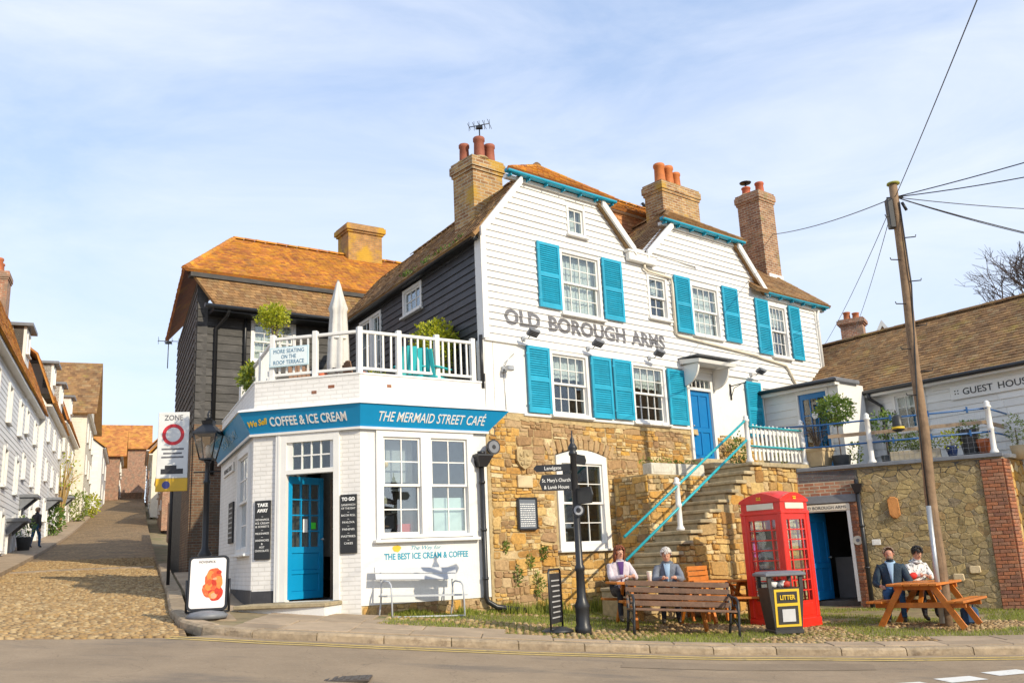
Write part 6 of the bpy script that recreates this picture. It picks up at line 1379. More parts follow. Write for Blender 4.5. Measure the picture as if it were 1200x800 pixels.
# ================================================================ the row of houses climbing the left side of the street
lime = mat('cream_wall', (.70,.66,.56), .8, .08, 2, dirt=((.45,.4,.3), .4, 1.5, .58)); wall_w = mat('white_wall_far', (.72,.71,.68), .75, .06, 2, dirt=((.5,.48,.42), .4, 1.2, .6))
tile_r = mat('orange_clay_tile', (.45,.18,.06), .9, .2, 1.0, ramp=[(.38,.13,.04),(.50,.20,.05),(.55,.26,.06),(.44,.17,.05)], rnd=.12, dirt=((.52,.30,.03), .6, .8, .52))
def street_house(name, label, t0, t1, l, eave, up_, depth, wallm, roofm, floors, nwin, boarded=True, door=None, chim=None, dormer=0, flip=False, mansard=False, cross=False):
    """house standing along the street line; x runs up the street, y away from it"""
    x0, y0 = st(t0, l); zb = T(x0, y0)-.4
    M = frame((x0,y0,0), -22.5) if not flip else frame((*st(t1, l),0), -22.5+180)
    L_ = t1-t0; r = thing(name, label, 'house', M=M, group='houses climbing the cobbled street')
    holes = []; wins = []
    for f in range(floors):
        z0 = zb+1.5+f*(eave-zb-1.2)/floors; h = min(1.5, (eave-zb-1.2)/floors-.9)
        for k in range(nwin):
            c = L_*(k+.5)/nwin+(.5 if f == 0 else 0)
            if door is not None and f == 0 and abs(c-door) < 1.0: continue
            holes.append((c-.5, c+.5, z0, z0+h)); wins.append((c-.5, c+.5, z0, z0+h))
    if door is not None: holes.append((door-.45, door+.45, zb+.4, zb+2.5))
    mb = MB(); wall_strips(mb, lambda z: [(0, L_)], [zb, eave], holes, 0, .3); wl = mb.obj('front_wall', wallm, r)
    MB().box(0, .3, .3, depth, zb, eave).obj('end_wall', wallm, r)
    MB().box(L_-.3, L_, .3, depth, zb, eave).obj('end_wall', wallm, r)
    if boarded:
        bm_ = MB(); z = zb+.6
        while z < eave-.1:
            for p, q in minus((0, L_), [(h[0]-.06, h[1]+.06) for h in holes if h[2]-.05 < z+.16 and h[3]+.05 > z]): bm_.hexa([(p,-.028,z),(q,-.028,z),(q,-.002,z),(p,-.002,z)], [(p,-.012,z+.2),(q,-.012,z+.2),(q,-.002,z+.2),(p,-.002,z+.2)])
            for q0, q1 in ((.31, depth),): bm_.hexa([(-.028,q0,z),(-.002,q0,z),(-.002,q1,z),(-.028,q1,z)], [(-.012,q0,z+.2),(-.002,q0,z+.2),(-.002,q1,z+.2),(-.012,q1,z+.2)])
            z += .2
        tag(bm_.obj('weatherboards', wboard if wallm in (white, wall_w) else wallm, r), kind='stuff')
    for a, b, c, d in wins: window(r, a, b, c, d, 2, 4, fw_=.09, bar=.03, net='top', frontpr=.09)
    if mansard:
        tiles(r, 'roof', [(0,(-.15,-.40,eave)),(1,(-.15,.55,eave+2.6))], [(0,(L_+.15,-.40,eave)),(1,(L_+.15,.55,eave+2.6))], roofm, .25, .28)
        tiles(r, 'roof', [(0,(-.15,.55,eave+2.6)),(1,(-.15,depth/2,eave+up_))], [(0,(L_+.15,.55,eave+2.6)),(1,(L_+.15,depth/2,eave+up_))], roofm, .4, .4)
    elif cross:
        h = L_/2; tiles(r, 'roof', [(0,(-.5,depth,eave-.2)),(1,(h,depth,eave+up_))], [(0,(-.5,-.7,eave-.2)),(1,(h,-.7,eave+up_))], roofm, .35, .35); tiles(r, 'roof', [(0,(L_+.5,-.7,eave-.2)),(1,(h,-.7,eave+up_))], [(0,(L_+.5,depth,eave-.2)),(1,(h,depth,eave+up_))], roofm, .6, .6)
        mb = MB(); mb.prism([(0,eave),(L_,eave),(h,eave+up_-.1)], -.05, .25); mb.obj('gable', wallm, r)
    else: tiles(r, 'roof', [(0,(-.25,-.35,eave)),(1,(-.25,depth/2,eave+up_))], [(0,(L_+.25,-.35,eave)),(1,(L_+.25,depth/2,eave+up_))], roofm, .3, .3)
    if not cross: tiles(r, 'roof', [(0,(L_+.25,depth+.35,eave)),(1,(L_+.25,depth/2,eave+up_))], [(0,(-.25,depth+.35,eave)),(1,(-.25,depth/2,eave+up_))], roofm, .5, .5)
    for x in (() if cross else (0, L_-.3)): mb = MB(); mb.add([(x,0,eave),(x,depth,eave),(x,depth/2,eave+up_-.05),(x+.3,0,eave),(x+.3,depth,eave),(x+.3,depth/2,eave+up_-.05)], [(0,2,1),(3,4,5),(0,3,5,2),(1,2,5,4),(0,1,4,3)]); mb.obj('gable', wallm, r)
    MB().box(0,L_,-.30,.0,eave-.16,eave-.06).obj('eaves_board', white, r)
    if door is not None:
        df_ = MB(); df_.box(door-.52,door-.42,-.1,.1,zb+.4,zb+2.55); df_.box(door+.42,door+.52,-.1,.1,zb+.4,zb+2.55); df_.box(door-.42,door+.42,-.098,.1,zb+2.45,zb+2.55); df_.obj('door_frame', white, r)
        panel_door(r, door-.42, door+.42, zb+.4, zb+2.45, iron, y=.03)
        cn_ = MB(); cn_.bbox(door-.75,door+.75,-.75,-.0,zb+2.7,zb+2.85,.02)
        for s in (-.6,.6): cn_.hexa([(door+s-.05,-.1,zb+2.2),(door+s+.05,-.1,zb+2.2),(door+s+.05,-.02,zb+2.2),(door+s-.05,-.02,zb+2.2)], [(door+s-.05,-.65,zb+2.7),(door+s+.05,-.65,zb+2.7),(door+s+.05,-.02,zb+2.7),(door+s-.05,-.02,zb+2.7)])
        cn_.obj('door_canopy', leadgrey, r)
    for x in (dormer if isinstance(dormer, list) else [L_*(k+.5)/dormer for k in range(dormer)]):
        zd = eave+1.2; dm = MB(); dm.box(x-.75,x+.75,-.05,2.0,zd-.3,zd+1.35); d_ = dm.obj('dormer', wall_w, r); MB().box(x-.95,x+.95,-.3,2.2,zd+1.35,zd+1.48).obj('dormer_roof', leadgrey, d_)
        window(r, x-.5, x+.5, zd+.25, zd+1.2, 2, 2, y=-.05, sash=False, net='full', fw_=.08, roomd=.5)
    if chim: cy_ = .9 if mansard else depth/2; chimney(r, chim-.5, chim+.5, cy_-.4, cy_+.4, eave+up_-(2.5 if mansard else .6), eave+up_+(.0 if mansard else 1.0), redwall, [(.3,.5,.15,.6),(.7,.5,.15,.5)])
    return r
LL = -5.4
street_house('street_house', 'nearest white boarded house on the left edge, with a dormer and orange chimney pot', 8.0, 26.3, LL, 9.6, 4.2, 5, wall_w, tile_o, 3, 5, door=15.5, chim=14.2, dormer=[16.9], mansard=True)
street_house('street_house', 'narrow white boarded house with a hooded door, next above the nearest one', 26.4, 34.0, LL-.15, 9.9, 4.2, 5, wall_w, tile_r, 3, 2, door=2.2, mansard=True)
street_house('street_house', 'white house with orange roof in the middle of the left row', 34.1, 46.0, LL+.1, 10.6, 4.2, 5, white, tile_r, 3, 3, door=4.5, dormer=2, mansard=True)
street_house('street_house', 'pale house below the big gabled roof on the left row', 46.1, 60.0, LL, 11.6, 4.2, 5, lime, tile_r, 3, 3, door=5, dormer=1, mansard=True)
street_house('street_house', 'tall house with a broad brown orange roof jutting over the left pavement', 61.0, 73.0, LL+.7, 14.6, 5.2, 9, lime, tile_b, 3, 3, cross=True)
street_house('street_house', 'small white gabled house near the top of the left row', 80.0, 94.0, LL+1.3, 14.2, 2.6, 6, wall_w, tile_r, 2, 2, chim=3)
street_house('street_house', 'red roofed house closing the top of the street', 98.0, 110.0, LL+2.6, 15.6, 4.0, 9, redwall, tile_r, 2, 3, boarded=False, cross=True)
street_house('street_house', 'brick house with an orange gable at the very top of the street', 118.0, 130.0, .2, 19.0, 4.0, 9, redwall, tile_r, 2, 3, boarded=False, cross=True)
street_house('street_house', 'orange roofed house near the top of the street on the right', 92.0, 108.0, .3, 15.5, 4.0, 7, redwall, tile_r, 2, 3, boarded=False, flip=True, chim=4)
street_house('street_house', 'brick and pale house midway up the right side', 70.0, 84.0, .4, 12.4, 4.2, 7, lime, tile_o, 2, 3, boarded=False, flip=True, chim=6)
street_house('street_house', 'low brick house with orange roof on the right behind the traffic sign', 50.0, 64.0, .9, 9.0, 4.0, 7, redwall, tile_o, 2, 3, boarded=False, flip=True)
# garden wall and ivy between the dark house and the far houses on the right
x, y = st(36,1.0); gw_ = thing('garden_wall', 'old stone and brick garden wall along the right side of the street', 'wall', M=frame((*st(37,.9),0), 157.5)); mb = MB()
for i in range(20): z = T(*st(37-i,.9)); mb.box(i,i+1,0,.3,z-.4,z+1.7)
mb.obj('wall', redwall, gw_)
def shrub(name, label, P, r, cnt, sz, m, cat='shrub', stem=True, m2=None):
    t_ = thing(name, label, cat, P); mb = MB(); leaves(mb, (0,0,r[2]), r, cnt, sz, int(P[0]*7)%97); mb.obj('crown', m, t_)
    if m2: mb = MB(); leaves(mb, (0,0,r[2]*1.05), (r[0]*1.05,r[1]*1.05,r[2]*1.05), cnt//3, sz, int(P[1]*7)%97); mb.obj('crown', m2, t_)
    if stem:
        mb = MB()
        for k in range(3): a = k*2.1; mb.tube([(.05*math.cos(a),.05*math.sin(a),0),(r[0]*.3*math.cos(a),r[1]*.3*math.sin(a),r[2]*.7),(r[0]*.5*math.cos(a),r[1]*.5*math.sin(a),r[2]*1.2)], [.03,.02,.01], 5)
        mb.obj('trunk', bark, t_)
    return t_
for t, l, rr, wh, m in ((39.5,-5.0,(.5,.7,.9),'dark climbing shrub at the foot of the white house',leaf_g),(58,-4.7,(.7,.9,1.1),'round bright green bush farther up the left pavement',leaf_l),(66,-4.2,(.6,.7,.9),'rounded yellow green bush by the pale house',leaf_y)):
    x, y = st(t, l); shrub('street_shrub', wh, (x,y,T(x,y)), rr, 420, .22, m)
x, y = st(46,-5.1); cl = thing('climbing_plant', 'bare golden climber trained up a white house wall', 'climber', (x,y,T(x,y))); mb = MB()
for k in range(26): a = jit(.25); mb.tube([(0,0,0),(a*.4,.1,1.2),(a*2,jit(.15),2.6+jit(.6)),(a*5,jit(.3),4.0+jit(1.0))], [.05,.045,.035,.012], 5)
mb.obj('stems', mat('golden_bark', (.36,.24,.09), .9, .2), cl); mb = MB(); leaves(mb, (0,0,3.6), (1.2,.5,1.3), 160, .2, 6); mb.obj('foliage', leaf_y, cl)
# ================================================================ street furniture
def gz(x, y): return T(x, y)
# ---- red telephone box (square to the inn)
kx, ky = 5.40, 17.41; dH = Vector((math.sin(R(HHEAD)), math.cos(R(HHEAD)))); nH = Vector((dH.y, -dH.x)); kc = Vector((kx, ky))-dH*.45-nH*.45
box = thing('telephone_box', 'red cast iron telephone box standing before the stone stair wall', 'telephone box', M=frame((kc.x, kc.y, gz(kc.x,kc.y)-.03), HHEAD))
MB().bbox(-.46,.46,-.46,.46,0,.16,.012).obj('plinth', kred, box)
for sx in (-1,1):
    for sy in (-1,1):
        a, b = sorted((sx*.45, sx*.345)); c, d = sorted((sy*.45, sy*.345)); MB().bbox(a,b,c,d,.16,2.03,.015).obj('corner_post', kred, box)
MB().bbox(-.455,.455,-.455,.455,2.0,2.06,.01).obj('head_rail', kred, box)
MB().box(-.43,.43,-.43,.43,2.06,2.24).obj('frieze', kred, box)
for k in range(4):                                      # four sides: door frame, panes, name panel, curved pediment
    Mk = Matrix.Rotation(k*math.pi/2, 4, 'Z')
    f = MB(); f.box(-.345,-.29,-.43,-.38,.16,2.0,Mk); f.box(.29,.345,-.43,-.38,.16,2.0,Mk); f.box(-.29,.29,-.429,-.38,.16,.46,Mk); f.box(-.29,.29,-.429,-.38,1.90,2.0,Mk)
    fo = f.obj('door' if k == 0 else 'side_frame', kred, box)
    g = MB()
    for x in (-.19,.19): g.box(x-.011,x+.011,-.425,-.39,.46,1.90,Mk)
    for j in range(1,8): z = .46+1.44*j/8; g.box(-.29,.29,-.424,-.391,z-.011,z+.011,Mk)
    g.obj('glazing_bars', kred, fo)
    if k in (0,1,2,3):
        for i, (x0,x1) in enumerate(((-.29,-.19),(-.19,.19),(.19,.29))):
            for j in range(8): link('pane', unit_box(glass), fo, Mk @ T3(x0,-.409,.46+.18*j) @ Matrix.Diagonal((x1-x0,.004,.18,1)))
    MB().bbox(-.29,.29,-.452,-.428,2.09,2.20,.006,Mk).obj('name_panel', mat('opal_panel', (.70,.66,.52), .4, .08) if k == 0 else MATS['opal_panel'], box)
    f = MB(); n = 12; f.prism([(-.45,2.22)]+[(-.45+.9*i/n, 2.26+.13*math.sin(math.pi*i/n)) for i in range(n+1)]+[(.45,2.22)], -.455, -.30, Mk); po = f.obj('pediment', kred, box)
    f = MB(); f.box(-.045,.045,-.468,-.454,2.265,2.285,Mk)
    for x in (-.035,0,.035): f.blob(Mk @ Vector((x,-.462,2.305)), (.014,.01,.02), 1, 0)
    f.obj('crown_emblem', gyellow, po)
    f = MB(); f.bbox(-.27,.27,-.437,-.428,.20,.42,.006,Mk); f.obj('kick_panel', kred, fo)
dm = MB(); n = 10; vs = []; fs = []
for j in range(n+1):
    for i in range(n+1):
        x, y = -.43+.86*i/n, -.43+.86*j/n; vs.append((x, y, 2.25+.165*(1-abs(x/.43)**2.4)**.5*(1-abs(y/.43)**2.4)**.5+.03))
fs = [(j*(n+1)+i, j*(n+1)+i+1, (j+1)*(n+1)+i+1, (j+1)*(n+1)+i) for j in range(n) for i in range(n)]; dm.add(vs, fs, True); dm.obj('domed_roof', kred, box)
ph = MB(); ph.bbox(-.12,.2,.25,.40,1.0,1.75,.01); ph.obj('telephone_unit', iron, box); ph = MB(); ph.box(-.25,-.05,.36,.37,1.25,1.6); ph.obj('notice_panel', mat('notice_pink', (.65,.10,.45), .5, .1), box); MB().box(-.33,.33,.38,.39,.5,1.0).obj('back_panel', mat('grey_panel', (.25,.25,.25), .6, .1), box)
# ---- litter bin
lb = thing('litter_bin', 'black litter bin with yellow lettering and frame, in front of the phone box', 'bin', (4.33,16.02,gz(4.33,16.02)), R(6))
bm_ = mat('bin_black', (.035,.033,.032), .5, .2, 6); mb = MB(); mb.hexa([(-.23,-.22,.06),(.23,-.22,.06),(.23,.22,.06),(-.23,.22,.06)], [(-.30,-.27,.74),(.30,-.27,.74),(.30,.27,.74),(-.30,.27,.74)]); mb.obj('body', bm_, lb)
MB().bbox(-.25,.25,-.24,.24,0,.07,.015).obj('foot', bm_, lb)
for sx in (-1,1):
    for sy in (-1,1): MB().box(sx*.30-.03*(sx+1),sx*.30+.03*(1-sx),sy*.27-.03*(sy+1),sy*.27+.03*(1-sy),.74,.94).obj('corner_pillar', bm_, lb)
mb = MB(); mb.bbox(-.35,.35,-.32,.32,.93,.98,.012); mb.hexa([(-.34,-.31,.98),(.34,-.31,.98),(.34,.31,.98),(-.34,.31,.98)], [(-.26,-.22,1.01),(.26,-.22,1.01),(.26,.22,1.01),(-.26,.22,1.01)]); mb.obj('lid', leadgrey, lb)
for x, m in ((-.16,white),(-.05,leadgrey),(.05,mat('rubbish_red', (.5,.05,.03), .6, .1)),(.0,white)): MB().blob((x,-.15+jit(.05),.80), (.08,.07,.06), 2, .5, 3, x*10).obj('rubbish', m, lb)
def on_bin(x0, x1, z0, z1, o): # quad lying on the sloping front
    f = lambda z: -.22-.05*(z-.06)/.68-o
    return [(x0,f(z0),z0),(x1,f(z0),z0),(x1,f(z1),z1),(x0,f(z1),z1)]
def bin_panel(name, x0, x1, z0, z1, o, m): q = on_bin(x0,x1,z0,z1,o); MB().hexa([q[0],q[1],(x1,q[1][1]+.012,z0),(x0,q[0][1]+.012,z0)], [q[3],q[2],(x1,q[2][1]+.012,z1),(x0,q[3][1]+.012,z1)]).obj(name, m, lb)
bin_panel('yellow_frame', -.215,.215,.12,.72,.008,gyellow); bin_panel('letter_panel', -.175,.175,.50,.68,.014,bm_); bin_panel('lower_panel', -.175,.175,.16,.45,.014,bm_); bin_panel('notice', -.10,.12,.20,.40,.020,mat('notice_white', (.6,.6,.6), .4, .1))
link('lettering', text_mesh('lettering', 'LITTER', .07, gyellow, width=.26, depth=.002, bold=.003), lb, T3(0,-.285,.555) @ Matrix.Rotation(R(4.2), 4, 'X'))
# ---- timber bench with iron ends
def bench(M):
    r = thing('park_bench', 'dark timber bench with black iron ends on the kerbside grass', 'bench', M=M); L_ = 1.78
    for i, (y, z) in enumerate(((-.20,.43),(-.09,.435),(.02,.43),(.12,.42))): MB().bbox(0,L_,y-.045,y+.045,z,z+.03,.006).obj('seat_slat', woodd, r)
    for i in range(4): z = .53+i*.105; y = .19+.035*i; MB().bbox(0,L_,y-.012,y+.016,z-.042,z+.042,.006).obj('back_slat', woodd, r)
    for x in (.03, L_-.03):
        mb = MB(); mb.tube([(x,-.27,0),(x,-.25,.2),(x,-.24,.42),(x,-.22,.60),(x,-.12,.655),(x,.10,.66),(x,.20,.70)], [.026,.022,.024,.022,.024,.022,.02], 8); mb.tube([(x,.24,0),(x,.17,.22),(x,.16,.42),(x,.24,.62),(x,.33,.90)], [.026,.024,.026,.024,.022], 8)
        mb.tube([(x,-.24,.42),(x,.16,.42)], .018, 6); mb.tube([(x,-.24,.20),(x,-.04,.30),(x,.16,.22)], .014, 6); mb.tube([(x,-.22,.44),(x,-.10,.55),(x,.02,.52),(x,.10,.64)], .012, 6); mb.obj('bench_end', iron, r)
    MB().box(.80,1.05,.285,.292,.84,.875).obj('white_label', white, r)
    return r
a_ = Vector((1.66,15.42)); b_ = Vector((3.40,15.62)); hd_ = math.degrees(math.atan2((b_-a_).x, (b_-a_).y)); bench(frame((a_.x,a_.y,gz(2.5,15.5)-.0), hd_) @ Matrix.Rotation(math.atan2(gz(3.4,15.6)-gz(1.66,15.4), 1.78)*-1, 4, 'Y'))
# ---- picnic tables
def picnic(label, M, L_=1.8, m=woodo):
    r = thing('picnic_table', label, 'picnic table', M=M, group='orange stained picnic tables')
    for i in range(6): y = -.36+i*.144; MB().bbox(-L_/2,L_/2,y-.066,y+.066,.71,.75,.006).obj('top_plank', m, r)
    for s in (-1,1):
        for k in (0,1): y = s*(.60+.145*k); MB().bbox(-L_/2,L_/2,y-.066,y+.066,.42,.46,.006).obj('seat_plank', m, r)
    for x in (-L_/2+.28, L_/2-.28):
        for s in (-1,1): mb = MB(); mb.bar((x,s*.26,.71),(x,s*.70,.0),.10,.045,(1,0,0)); mb.obj('leg', m, r)
        MB().bbox(x+.026,x+.066,-.76,.76,.33,.42,.006).obj('seat_bearer', m, r); MB().bbox(x+.026,x+.066,-.40,.40,.63,.71,.006).obj('top_bearer', m, r)
    mb = MB(); mb.bar((-L_/2+.34,0,.36),(-.1,0,.70),.07,.04); mb.obj('brace', m, r); mb = MB(); mb.bar((L_/2-.28,0,.36),(.1,0,.70),.07,.04); mb.obj('brace', m, r)
    return r
t1 = (2.35,16.62); picnic('orange picnic table where the couple sit behind the dark bench', T3(*t1, gz(*t1)) @ Matrix.Rotation(R(8), 4, 'Z') @ Matrix.Rotation(R(3.5), 4, 'Y'), 1.75)
t2 = (3.78,18.1); picnic('orange picnic table half hidden between the bench and the phone box', T3(*t2, gz(*t2)) @ Matrix.Rotation(R(12), 4, 'Z') @ Matrix.Rotation(R(2), 4, 'Y'), 1.5)
t3 = (7.16,16.95); picnic('orange picnic table in front of the rubble terrace wall', T3(*t3, gz(*t3)-.0) @ Matrix.Rotation(R(50), 4, 'Z'), 1.5)
# garden chairs by the second table
def chair(label, P, rz):
    r = thing('garden_chair', label, 'chair', P, rz, 'orange wooden garden chairs')
    for x in (-.22,.22):
        MB().box(x-.025,x+.025,-.24,-.19,0,.62).obj('front_leg', woodo, r); mb = MB(); mb.bar((x,.22,0),(x,.32,.95),.05,.05,(1,0,0)); mb.obj('back_leg', woodo, r); MB().bbox(x-.03,x+.03,-.26,.26,.62,.655,.006).obj('arm', woodo, r)
    for i in range(4): MB().bbox(-.24,.24,-.22+i*.115,-.12+i*.115,.42,.445,.005).obj('seat_slat', woodo, r)
    for i in range(5): z = .52+i*.095; MB().bbox(-.24,.24,.235+.01*i,.26+.01*i,z,z+.08,.005).obj('back_slat', woodo, r)
    return r
p = (3.42,17.55); chair('orange wooden garden chair standing by the hidden picnic table', (*p, gz(*p)+.05), R(28)); p = (4.42,18.7); chair('orange wooden chair just left of the phone box', (*p, gz(*p)), R(-60))
# ---- white tubular bench against the cafe
wb = thing('tube_bench', 'white tubular metal bench with a slab backrest against the cafe wall', 'bench', M=W1 @ T3(0,0,.70))
wm = mat('white_tube_paint', (.44,.46,.49), .4, .05, 5, dirt=((.35,.2,.1), .4, 12, .66)); dz = -.045
for x in (.30, 1.72):
    mb = MB(); z0 = dz*x; mb.tube([(x,-.62,z0-.02),(x,-.60,.45+z0),(x,-.58,.62+z0),(x,-.50,.68+z0),(x,-.30,.70+z0),(x-.02,-.24,.66+z0),(x-.03,-.22,.3+z0),(x-.05,-.16,z0)], .016, 8); mb.tube([(x-.02,-.24,.5+z0),(x-.02,-.20,.92+z0)], .016, 8); mb.obj('end_frame', wm, wb)
mb = MB(); mb.tube([(.30,-.615,.10+dz*.3),(1.72,-.615,.10+dz*1.72)], .015, 8); mb.obj('stretcher', wm, wb)
for k in range(4): y = -.60+k*.095; mb = MB(); mb.hexa([(.22,y,.42),(1.80,y,.36),(1.80,y+.075,.36),(.22,y+.075,.42)], [(.22,y,.45),(1.80,y,.39),(1.80,y+.075,.39),(.22,y+.075,.45)]); mb.obj('seat_slat', wm, wb)
for k in range(2): z = .72+k*.115; y = -.27+k*.03; mb = MB(); mb.hexa([(.16,y,z),(1.78,y,z-.07),(1.78,y+.03,z-.07),(.16,y+.03,z)], [(.16,y+.025,z+.095),(1.78,y+.025,z+.025),(1.78,y+.055,z+.025),(.16,y+.055,z+.095)]); mb.obj('back_slat', wm, wb)
# ---- fingerpost
fpx, fpy = .91, 14.98; z0 = gz(fpx,fpy); fp = thing('fingerpost', 'black cast iron fingerpost with white lettered arms at the kerb', 'signpost', (fpx,fpy,z0))
mb = MB(); mb.lathe([(.13,-.05),(.13,.10),(.11,.14),(.11,.38),(.125,.42),(.09,.50),(.075,.56),(.065,.95),(.08,.97),(.08,1.02),(.058,1.06),(.055,1.9),(.05,2.78),(.07,2.80),(.07,2.84),(.05,2.86),(.085,2.90),(.06,2.95),(.03,3.0),(.04,3.04),(.012,3.1),(.008,3.2)], (0,0,0), 14); mb.obj('post', iron, fp)
def arm(name, az, z, L_, h, lines, ht=.07, fin=True):
    # arm pointing along azimuth az (deg, 0 = +x)
    M = T3(0,0,z) @ Matrix.Rotation(R(az), 4, 'Z'); mb = MB(); mb.prism([(.05,-h/2),(L_-.05,-h/2),(L_,0),(L_-.05,h/2),(.05,h/2)], -.012, .012); o = mb.obj(name, iron, fp, M)
    for k, (side, ry) in enumerate(((-1, 0), (1, math.pi))):
        for i, t in enumerate(lines):
            zz = (len(lines)/2-i-1)*(h*.42 if len(lines) > 1 else 0)-(ht*.5 if len(lines) == 1 else -.01)
            link('lettering', text_mesh('lettering', t, ht, gwhite, width=min(L_*.8, len(t)*ht*.62), depth=.001), o, T3(L_*.52,.0145*side,zz) @ Matrix.Rotation(ry, 4, 'Z'))
    return o
arm('arm', 180, 2.60, .66, .11, ['Landgate'], .055); arm('arm', 187, 2.36, .58, .26, ["St. Mary's Church",'& Lamb House'], .055); arm('arm', 62, 2.74, .5, .16, []); arm('arm', -60, 2.12, .5, .26, [])
mb = MB(); mb.tube([(0.03,-.07,1.90),(0.03,-.095,1.90)], .10, 16); do = mb.obj('round_badge', iron, fp); mb = MB(); mb.tube([(0.03,-.0955,1.90),(0.03,-.099,1.90)], .075, 16); mb.obj('badge_ring', mat('badge_grey', (.35,.36,.38), .5, .1), do); mb = MB(); mb.tube([(.03,-.0995,1.90),(.03,-.102,1.90)], .04, 12); mb.obj('badge_boss', iron, do)
# ---- pavement swing sign beside it
ps = thing('pavement_sign', 'narrow black pavement sign on a round foot, seen edge on beside the fingerpost', 'sign', (.50,15.02,gz(.5,15.02)), R(70))
MB().lathe([(.26,0),(.26,.03),(.14,.08),(.05,.09)], (0,0,0), 16).obj('foot', chrome_d, ps); mb = MB(); mb.tube([(-.30,0,.06),(-.30,0,.92),(-.26,0,.96),(.26,0,.96),(.30,0,.92),(.30,0,.06)], .017, 8); mb.tube([(-.30,0,.06),(.30,0,.06)], .017, 8); mb.obj('frame', iron, ps); MB().bbox(-.27,.27,-.012,.012,.14,.90,.005).obj('panel', board, ps)
for i in range(8):
    for s in (-1,1): MB().box(-.2+jit(.04),.2+jit(.04),.0125*s,.0145*s,.78-i*.08,.80-i*.08).obj('print_line', MATS['chalk_grey'], ps)
# ---- ice cream swing sign on the corner
ic = thing('ice_cream_sign', 'white swing sign with a big orange ice cream picture on the corner pavement', 'sign', (-5.0,14.95,gz(-5.0,14.95)), R(6))
MB().lathe([(.30,0),(.32,.05),(.26,.10),(.1,.13)], (0,0,0), 18).obj('foot', leadgrey, ic)
def rrect(w_, h_, r, n=5): return [(cx*(w_-r)+r*math.cos(a), cz*(h_-r)+r*math.sin(a)) for cx, cz, a0 in ((1,1,0),(-1,1,90),(-1,-1,180),(1,-1,270)) for a in [R(a0+90*i/n) for i in range(n+1)]]
Ml = T3(0,0,.54) @ Matrix.Rotation(R(-6), 4, 'X'); mb = MB(); mb.prism([(x,z) for x,z in rrect(.31,.42,.07)], -.03, .03, Ml); mb.obj('frame', iron, ic)
mb = MB(); mb.prism([(x,z) for x,z in rrect(.275,.385,.05)], -.034, -.0305, Ml); mb.obj('poster', mat('poster_white', (.80,.76,.74), .4, .03), ic)
og = mat('picture_orange', (.72,.11,.03), .5, .25, 14, dirt=((.85,.35,.12), .8, 18, .52)); og2 = mat('picture_peach', (.80,.36,.20), .5, .2, 14)
og3 = mat('picture_deep_red', (.55,.04,.015), .5, .2, 16); og4 = mat('picture_light_orange', (.85,.24,.05), .5, .2, 16)
lobes = [(.09,.03,.135,.20,og),(.04,-.10,.125,.12,og),(.13,-.16,.115,.12,og3),(.05,.10,.07,.09,og4),(.13,.11,.08,.07,og),(.16,.0,.07,.10,og4),(.08,-.02,.06,.07,og3),(.02,-.06,.06,.06,og4),(.10,-.08,.05,.04,og),(.09,-.19,.07,.06,og4),(.10,-.20,.045,.045,og2),(.15,-.13,.04,.05,og3),(.11,.06,.035,.02,og2),(.17,.16,.04,.03,og3),(.03,.01,.03,.05,og)]
for k, (cx, cz, rx, rz_, m) in enumerate(lobes):
    n = 22; poly = [(cx+rx*(1+.22*noise.noise(Vector((math.cos(6.283*i/n)*1.9,math.sin(6.283*i/n)*1.9,k*3))))*math.cos(2*math.pi*i/n), cz+rz_*(1+.22*noise.noise(Vector((math.cos(6.283*i/n)*1.9,math.sin(6.283*i/n)*1.9,k*5+1))))*math.sin(2*math.pi*i/n)) for i in range(n)]
    mb = MB(); mb.prism([(min(.265,x),z) for x,z in poly], -.0350-.0005*k, -.0345, Ml); mb.obj('printed_scoop', m, ic)
link('lettering', text_mesh('lettering', 'MÖVENPICK', .036, gblack, width=.26, depth=.001), ic, Ml @ T3(-.02,-.037,.31))
mb = MB(); mb.tube([(-.33,0,.10),(-.33,0,.6)], .02, 8); mb.tube([(.33,0,.10),(.33,0,.6)], .02, 8); mb.tube([(-.33,0,.10),(.33,0,.10)], .02, 8); mb.obj('stand', iron, ic)
# ---- street lamp at the cafe corner
lpx, lpy = -6.36, 18.75; z0 = gz(lpx,lpy); lm = thing('street_lamp', 'black Victorian lantern street lamp at the shaded corner of the cafe', 'street lamp', (lpx,lpy,z0))
mb = MB(); mb.lathe([(.16,-.1),(.16,.18),(.13,.24),(.12,.75),(.14,.80),(.09,.88),(.065,.95),(.06,2.2),(.075,2.22),(.075,2.26),(.05,2.30),(.045,2.62),(.08,2.66),(.05,2.72)], (0,0,0), 14); mb.obj('post', iron, lm); mb = MB(); mb.tube([(-.28,0,2.45),(.28,0,2.45)], .016, 6); mb.obj('ladder_bar', iron, lm)
hz = 2.72; q = lambda s, z: [(-s,-s,z),(s,-s,z),(s,s,z),(-s,s,z)]
lg_ = MB()
for k in range(4):
    a, b = q(.13,hz), q(.23,hz+.50); lg_.tube([a[k], b[k]], .014, 5)
lg_.hexa(q(.14,hz-.03), q(.14,hz)); lg_.hexa(q(.25,hz+.49), q(.25,hz+.53)); lg_.hexa(q(.25,hz+.531), q(.10,hz+.70)); lg_.hexa(q(.10,hz+.701), q(.12,hz+.78)); lg_.lathe([(.09,.78),(.03,.86),(.05,.90),(.01,1.0)], (0,0,hz), 10); lg_.obj('lantern_frame', iron, lm)
lglass = glass_mat('lamp_glass', .15, (.9,.85,.78))
for k in range(4): a, b = q(.125,hz), q(.225,hz+.49); MB().quad(a[k],a[(k+1)%4],b[(k+1)%4],b[k]).obj('lantern_pane', lglass, lm)
MB().lathe([(.03,.0),(.05,.12),(.05,.22),(.02,.26)], (0,0,hz+.02), 10).obj('burner', wrender, lm)
